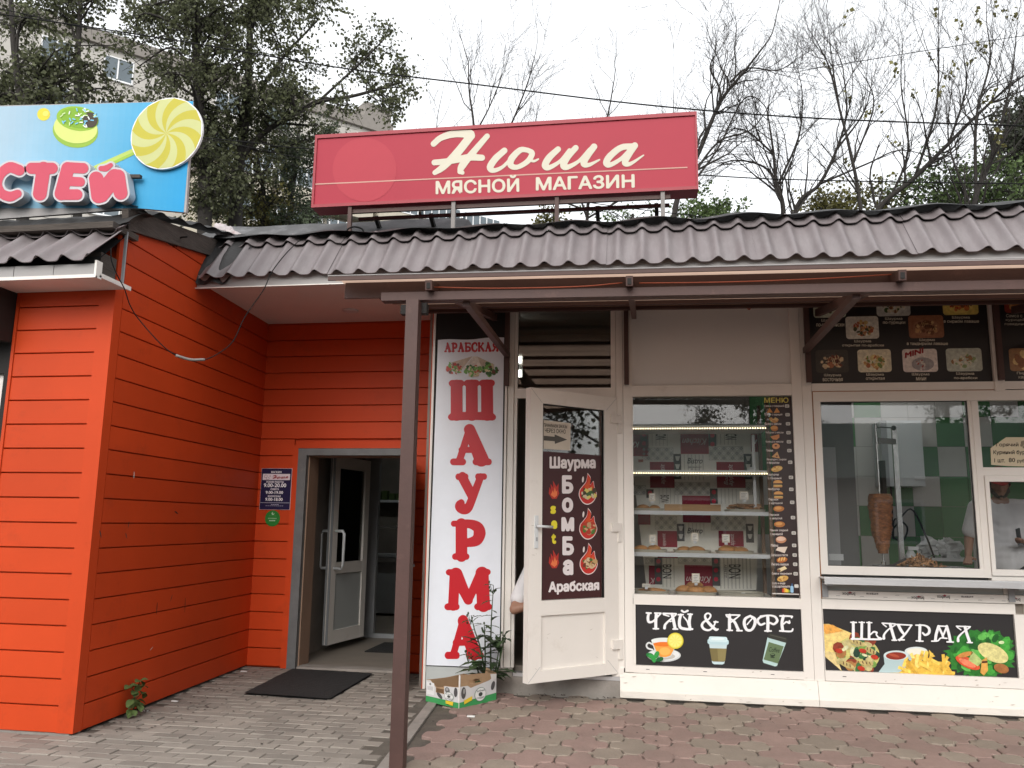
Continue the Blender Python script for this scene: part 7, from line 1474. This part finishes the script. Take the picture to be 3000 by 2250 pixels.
leafy_tree('spreading poplar with a long limb reaching over the red sign', foot(690, 15), A3([(690, 640), (700, 480), (720, 330), (730, 150), (735, -60)], 15),
           px_clumps(4, [(720, -80), (960, -60), (1000, 120), (900, 260), (760, 260)], (14, 16), 24, (.4, .75))+px_clumps(44, [(1000, 120), (1100, 40), (1220, 60), (1235, 190), (1180, 260), (1040, 260)], (14.4, 15.6), 15, (.28, .5))+px_clumps(45, [(900, 250), (1090, 280), (1240, 300), (1180, 350), (1000, 330)], (14.4, 15.6), 11, (.22, .42))+px_clumps(46, [(700, 260), (960, 260), (940, 420), (720, 520)], (14.2, 15.8), 18, (.35, .6)), .16, per=290, seed=6,
           limbs=[(A3([(700, 470), (760, 400), (850, 340), (930, 300), (1040, 280), (1180, 240)], 15), .07), (A3([(720, 330), (820, 180), (930, 60)], 15), .05), (A3([(930, 300), (1060, 180), (1150, 90)], 15), .03)])
leafy_tree('low drooping birch with fine green leaves left of the red sign', foot(860, 17), A3([(850, 640), (860, 520), (870, 420), (880, 360)], 17),
           px_clumps(5, [(760, 380), (930, 330), (1000, 420), (1010, 640), (880, 690), (740, 680)], (16.4, 17.8), 26, (.4, .65)), .09, 'leafw', .06, 560, .4, 7, None, 'bark2')
leafy_tree('thin understorey tree filling the gap between the poplar trunks', foot(760, 16.4), A3([(770, 640), (760, 500), (745, 420)], 16.4), px_clumps(6, [(600, 430), (800, 420), (820, 680), (600, 690)], (15.8, 17), 20, (.35, .6)), .08, 'leafy', .075, 300, .5, 8)
# bushes and small trees over the kiosk roof
leafy_tree('bright green bush showing over the kiosk roof right of the red sign', foot(2060, 19), A3([(2060, 700), (2070, 640)], 19), px_clumps(7, [(2010, 590), (2160, 585), (2230, 680), (2000, 690)], (18.5, 19.5), 11, (.35, .55)), .06, 'leafg', .085, 360, .5, 9, 'bushes over the kiosk roof')
leafy_tree('yellow green bush over the middle of the kiosk roof', foot(2480, 18), A3([(2480, 700), (2490, 620)], 18), px_clumps(8, [(2330, 590), (2460, 510), (2640, 520), (2680, 650), (2330, 660)], (17.4, 18.6), 20, (.3, .5)), .06, 'leafy', .08, 250, .5, 10, 'bushes over the kiosk roof')
leafy_tree('wide loose green bush over the right part of the kiosk roof', foot(2780, 17), A3([(2780, 700), (2800, 600), (2820, 520)], 17), px_clumps(9, [(2600, 560), (2720, 480), (2900, 480), (3060, 500), (3060, 640), (2620, 650)], (16.2, 17.8), 46, (.3, .5)), .07, 'leafg', .075, 230, .55, 11, 'bushes over the kiosk roof')
leafy_tree('dark dense tree at the right edge of the photo', foot(3010, 21), A3([(3010, 700), (3010, 500), (3020, 330)], 21), px_clumps(10, [(2880, 420), (2960, 310), (3090, 260), (3090, 640), (2900, 640)], (20.3, 21.7), 26, (.45, .7)), .12, 'leafd', .09, 330, .5, 12)
leafy_tree('small yellow green sapling under the red sign', foot(1620, 18), A3([(1620, 720), (1625, 640)], 18), px_clumps(12, [(1580, 600), (1660, 600), (1690, 680), (1580, 690)], (17.6, 18.4), 6, (.25, .4)), .04, 'leafy', .08, 260, .5, 13)
leafy_tree('pale green shrub beneath the right half of the red sign', foot(1850, 18), A3([(1850, 720), (1860, 640)], 18), px_clumps(13, [(1720, 590), (1980, 590), (2000, 680), (1720, 690)], (17.6, 18.8), 8, (.25, .42)), .04, 'leafg', .075, 170, .5, 14)
# bare trees: traced limbs, everything finer grows from them
def bare_tree(label, base, limbs, seed, dens=1.0, leaf=0, twl=1.0, up=.55, group='bare trees behind the kiosk'):
    rs = np.random.RandomState(seed); root = thing('bare_tree', label, 'tree', base, group); tk = MB(); br = MB(); tw = MB(); lf_ = []
    def grow(p, d, L, r, lv):
        n = 6 if lv < 2 else 4; q = [p]; dd_ = d.copy()
        for i in range(n):
            dd_ = dd_+rs.normal(0, .13+.03*lv, 3)+np.array((0, 0, up*.16)); dd_ /= np.linalg.norm(dd_); q.append(q[-1]+dd_*L/n)
        q = np.array(q); (br if lv < 2 else tw).tube(q, np.linspace(r, max(.0018, r*.3), len(q)), 5 if lv < 2 else 3, caps=False)
        if lv >= 3:
            if leaf and rs.rand() < leaf: lf_.append(q[-1]); lf_.append(q[-2]); lf_.append(q[2])
            return
        for k in range(int(round((5, 4.6, 3.4)[lv]*dens+rs.rand()-.3))):
            t = rs.uniform(.2, 1.0); i = min(int(t*n), n-1); s0 = q[i]+(q[i+1]-q[i])*(t*n-i); ax = np.cross(dd_, rs.normal(size=3)); d2 = rot_about((q[i+1]-q[i])/np.linalg.norm(q[i+1]-q[i]), ax, rs.uniform(.35, .85)); grow(s0, d2, L*rs.uniform(.45, .75), max(.0026, r*.45*(1-.35*t)), lv+1)
    for k, (lp, r0, sub) in enumerate(limbs):
        q = smooth_path(lp, 7); rr = np.linspace(r0*.64, r0*.14, len(q)); (tk if k == 0 else br).tube(q, rr, 7)
        for j in range(int(sub*dens)):
            t = rs.uniform(.18, .98); i = min(int(t*(len(q)-1)), len(q)-2); d = q[i+1]-q[i]; d /= np.linalg.norm(d); ax = np.cross(d, rs.normal(size=3)); grow(q[i], rot_about(d, ax, rs.uniform(.3, .8)), twl*rs.uniform(.7, 1.5), rr[i]*.55, 1)
        d = q[-1]-q[-2]; grow(q[-1], d/np.linalg.norm(d), twl*1.2, rr[-1], 1)
    tk.build('trunk', 'bark', root, True); tag(br.build('branches', 'bark', root, True), kind='stuff'); tag(tw.build('twigs', 'bark', root), kind='stuff')
    if lf_:
        P = np.repeat(np.array(lf_), 3, 0)+rs.normal(0, .02, (3*len(lf_), 3)); me = leaves_mesh(P-np.array(base), .085, rs, .7); me.materials.append(M['leafy']); link('last_leaves', me, root)
bare_tree('bare forked tree behind the left half of the red sign', foot(1330, 15), [(A3([(1330, 900), (1320, 640), (1380, 560), (1388, 380), (1375, 270), (1372, 180)], 15), .07, 12), (A3([(1375, 560), (1470, 420), (1540, 260), (1570, 150)], 15), .045, 12), (A3([(1388, 400), (1440, 300), (1490, 170)], 15), .03, 8), (A3([(1330, 640), (1280, 400), (1300, 250)], 15), .025, 6)], 21, .9, 0, .9, .9)
bare_tree('bare crooked tree leaning right behind the right end of the red sign', foot(1970, 13), [(A3([(1960, 900), (1980, 600), (2050, 440), (2110, 300), (2180, 210), (2250, 120)], 13), .085, 16), (A3([(2060, 420), (2110, 280), (2080, 200), (2105, 150)], 13), .04, 9), (A3([(2140, 240), (2190, 200), (2280, 205), (2350, 165)], 13), .03, 8), (A3([(2000, 560), (2100, 420), (2200, 380), (2260, 300)], 13), .035, 10), (A3([(2010, 560), (2100, 440), (2180, 290), (2240, 310), (2250, 380)], 13), .03, 10)], 22, 1.0, 0, .8, .5)
bare_tree('bare low tree with an arching crown right of the red sign', foot(2300, 14), [(A3([(2300, 900), (2295, 620), (2275, 540), (2265, 440), (2250, 340)], 14), .08, 14), (A3([(2290, 560), (2240, 490), (2150, 470), (2080, 500)], 14), .04, 12), (A3([(2280, 540), (2340, 400), (2350, 280), (2340, 210)], 14), .035, 12), (A3([(2265, 450), (2180, 380), (2100, 390)], 14), .03, 10)], 23, 1.0, 0, .8, .7)
bare_tree('bare slanting tree with three dark stems over the middle of the kiosk', foot(2330, 15.5), [(A3([(2310, 900), (2330, 620), (2400, 540), (2450, 440), (2480, 330), (2470, 200)], 15.5), .075, 14), (A3([(2400, 540), (2540, 480), (2640, 440), (2760, 470)], 15.5), .035, 10), (A3([(2450, 440), (2530, 330), (2560, 220)], 15.5), .035, 10)], 24, 1.0, 0, .9, .8)
bare_tree('bare straight young tree with tall upright shoots over the kiosk', foot(2530, 14.5), [(A3([(2540, 900), (2520, 600), (2490, 440), (2460, 320), (2430, 200), (2395, 125)], 14.5), .06, 13), (A3([(2460, 320), (2440, 200), (2430, 110)], 14.5), .03, 7), (A3([(2500, 480), (2560, 300), (2510, 190)], 14.5), .03, 9)], 25, .9, .01, .9, 1.0)
bare_tree('bare tree with a thick limb sweeping up to the right edge', foot(2560, 16), [(A3([(2540, 900), (2560, 640), (2680, 520), (2780, 420), (2860, 340), (2960, 250), (3080, 170)], 16), .095, 20), (A3([(2680, 520), (2740, 330), (2750, 180), (2748, 70)], 16), .045, 14), (A3([(2780, 420), (2830, 260), (2820, 140)], 16), .04, 12), (A3([(2600, 600), (2660, 440), (2640, 250), (2645, 120)], 16), .04, 12)], 26, .9, .01, 1.0, .9)
bare_tree('bare many-stemmed tree at the far right with a few last leaves', foot(2840, 15), [(A3([(2840, 900), (2850, 620), (2900, 480), (2960, 380), (3060, 260)], 15), .09, 16), (A3([(2860, 600), (2860, 350), (2900, 180), (2890, 60)], 15), .05, 14), (A3([(2900, 480), (2960, 250), (2980, 80)], 15), .04, 12), (A3([(2850, 620), (2780, 420), (2790, 240)], 15), .035, 10)], 27, .85, .03, 1.0, .95)
bare_tree('bare brushy tree glimpsed behind the legs of the red sign', foot(1720, 17), [(A3([(1720, 900), (1720, 640), (1740, 480), (1780, 340), (1800, 230)], 17), .07, 14), (A3([(1720, 640), (1850, 560), (1960, 420), (1975, 250)], 17), .04, 12), (A3([(1725, 620), (1600, 560), (1560, 440), (1580, 300)], 17), .035, 10)], 28, 1.0, 0, .9, .7)

# ================================================================== APARTMENT BLOCK
ab = thing('apartment_block', 'long beige panel apartment block with white windows behind the left trees', 'building', (-33.2, 38.8, 0)); ad = np.array((math.sqrt(.5), math.sqrt(.5), 0)); AF = Frame((-33.2, 38.8, 0), ad, (0, 0, 1)); ZT = 29.4
MB().fbox(AF, -30, 21.5, 0, ZT, -12, -.06).build('wall', 'aptj', ab); MB().fbox(AF, -30.2, 21.7, ZT-.5, ZT+.35, -12, .25).build('roof_edge', 'aptj', ab)
BAY, FLR = 3.25, 2.8
pm = MB().fbox(Frame((0, 0, 0), AF.U, (0, 0, 1)), .015, BAY-.015, .015, FLR-.015, -.07, 0).mesh('wall_panel', 'apt'); f0 = Frame((0, 0, 0), AF.U, (0, 0, 1)); wm = MB()
for a, b, c, d_ in ((.80, 2.45, .80, .87), (.80, 2.45, 2.18, 2.25), (.80, .87, .87, 2.18), (2.38, 2.45, .87, 2.18), (1.55, 1.63, .87, 2.18)): wm.fbox(f0, a, b, c, d_, .001, .05)
wm.fbox(f0, .75, 2.5, .74, .797, .001, .12); wm = wm.mesh('window', 'winf'); gm = MB().fbox(f0, .87, 2.38, .87, 2.18, .004, .02).mesh('pane', 'winp')
for j in range(3, 10):
    for i in range(-5, 7):
        o = AF.pt(i*BAY-1.35, 1.0+j*FLR); link('wall_panel', pm, ab, o)
        if (i+j*0) % 3 == 0 and j < 20 or (i % 3 == 1): w3 = link('window', wm, ab, o); g_ = bpy.data.objects.new('pane', gm); COL.objects.link(g_); g_.parent = w3; ORG[g_.name] = ORG[ab.name]
MB().fbox(AF, 19.5, 21.6, ZT+.36, ZT+1.6, -6, .0).build('roof_hatch', 'aptj', ab)
ab2 = thing('apartment_block', 'pale lower block with glazed balconies seen under the red sign', 'building', AF.pt(24, 0, 3)); BF = Frame(AF.pt(8.0, 0, 4.0), ad, (0, 0, 1))
MB().fbox(BF, 0, 34, 0, 21.9, -14, -.02).build('wall', 'cream', ab2); MB().fbox(BF, -.2, 34.2, 21.95, 22.3, -14, .3).build('roof_edge', 'aptj', ab2)
for j in range(4, 8):
    for i in range(10):
        z = .6+j*2.8; b = MB().fbox(BF, .6+i*3.3, 3.5+i*3.3, z, z+1.05, .0, 1.0).build('balcony', 'cream', ab2)
        fr_ = MB().fbox(BF, .6+i*3.3, 3.5+i*3.3, z+1.052, z+1.13, .9, 1.03)
        for k in range(6): fr_.fbox(BF, .6+i*3.3+k*.564, .66+i*3.3+k*.564, z+1.13, z+2.3, .93, 1.0)
        fr_.build('window', 'winf', b); MB().fbox(BF, .6+i*3.3, 3.5+i*3.3, z+1.13, z+2.3, .6, .92).build('pane', 'winp', b)

# ================================================================== ACROSS THE STREET (seen only as reflections in the glass)
op = thing('green_roofed_market', 'low market hall with a green metal roof across the street behind the viewer', 'building', (2, -16, 0))
MB().box(-14, 18, -22, -16, 0, 3.2).build('wall', 'cream', op); MB().add([(-14.6, -15.3, 3.1), (18.6, -15.3, 3.1), (18.6, -19, 5.4), (-14.6, -19, 5.4), (18.6, -22.7, 3.1), (-14.6, -22.7, 3.1)], [(0, 1, 2, 3), (3, 2, 4, 5), (0, 3, 5), (1, 4, 2)]).build('roof', 'greenroof', op)
for i in range(9): w3 = MB().box(-12+i*3.3, -10.4+i*3.3, -15.995, -15.95, .9, 2.4).build('window', 'winf', op); MB().box(-11.9+i*3.3, -10.5+i*3.3, -15.949, -15.93, 1.0, 2.3).build('pane', 'winp', w3)
for k, (x, y, h_, lb) in enumerate(((-6, -25, 11, 'tall dark tree behind the green-roofed market hall on the left'), (5, -26, 13, 'tall dark tree behind the middle of the green-roofed market hall'), (13, -24, 10, 'round dark tree behind the right end of the green-roofed market hall'))):
    rs = random.Random(50+k); cl_ = [((x+rs.gauss(0, 1.5), y+rs.gauss(0, 1.5), h_*rs.uniform(.45, 1.0)), rs.uniform(.8, 1.3)) for _ in range(16)]
    leafy_tree(lb, (x, y, -.03), [(x, y, h_*.4), (x+.2, y, h_*.9)], cl_, .2, 'leafd', .16, 110, .6, 60+k)
for k, (x, y, h_, lb) in enumerate(((13, 1.5, 8, 'added bushy tree to the right of the kiosk, outside the view, darkening the door reflection'), (16, 5.5, 10, 'added tall dark tree beyond the right end of the kiosk, outside the view, darkening the door reflection'), (12, 8.5, 7, 'added round tree beside the right end wall of the kiosk, outside the view, darkening the door reflection'), (17, -4, 11, 'added tall tree at the right-hand side of the street, outside the view, darkening the door reflection'))):  # unseen trees added so the door glass mirrors dark leaves, not bright sky
    rs = random.Random(80+k); cl_ = [((x+rs.gauss(0, 1.3), y+rs.gauss(0, 1.3), h_*rs.uniform(.2, 1.0)), rs.uniform(.8, 1.3)) for _ in range(18)]
    leafy_tree(lb, (x, y, -.03), [(x, y, h_*.4), (x+.2, y, h_*.9)], cl_, .2, 'leafd', .16, 60, .6, 90+k)
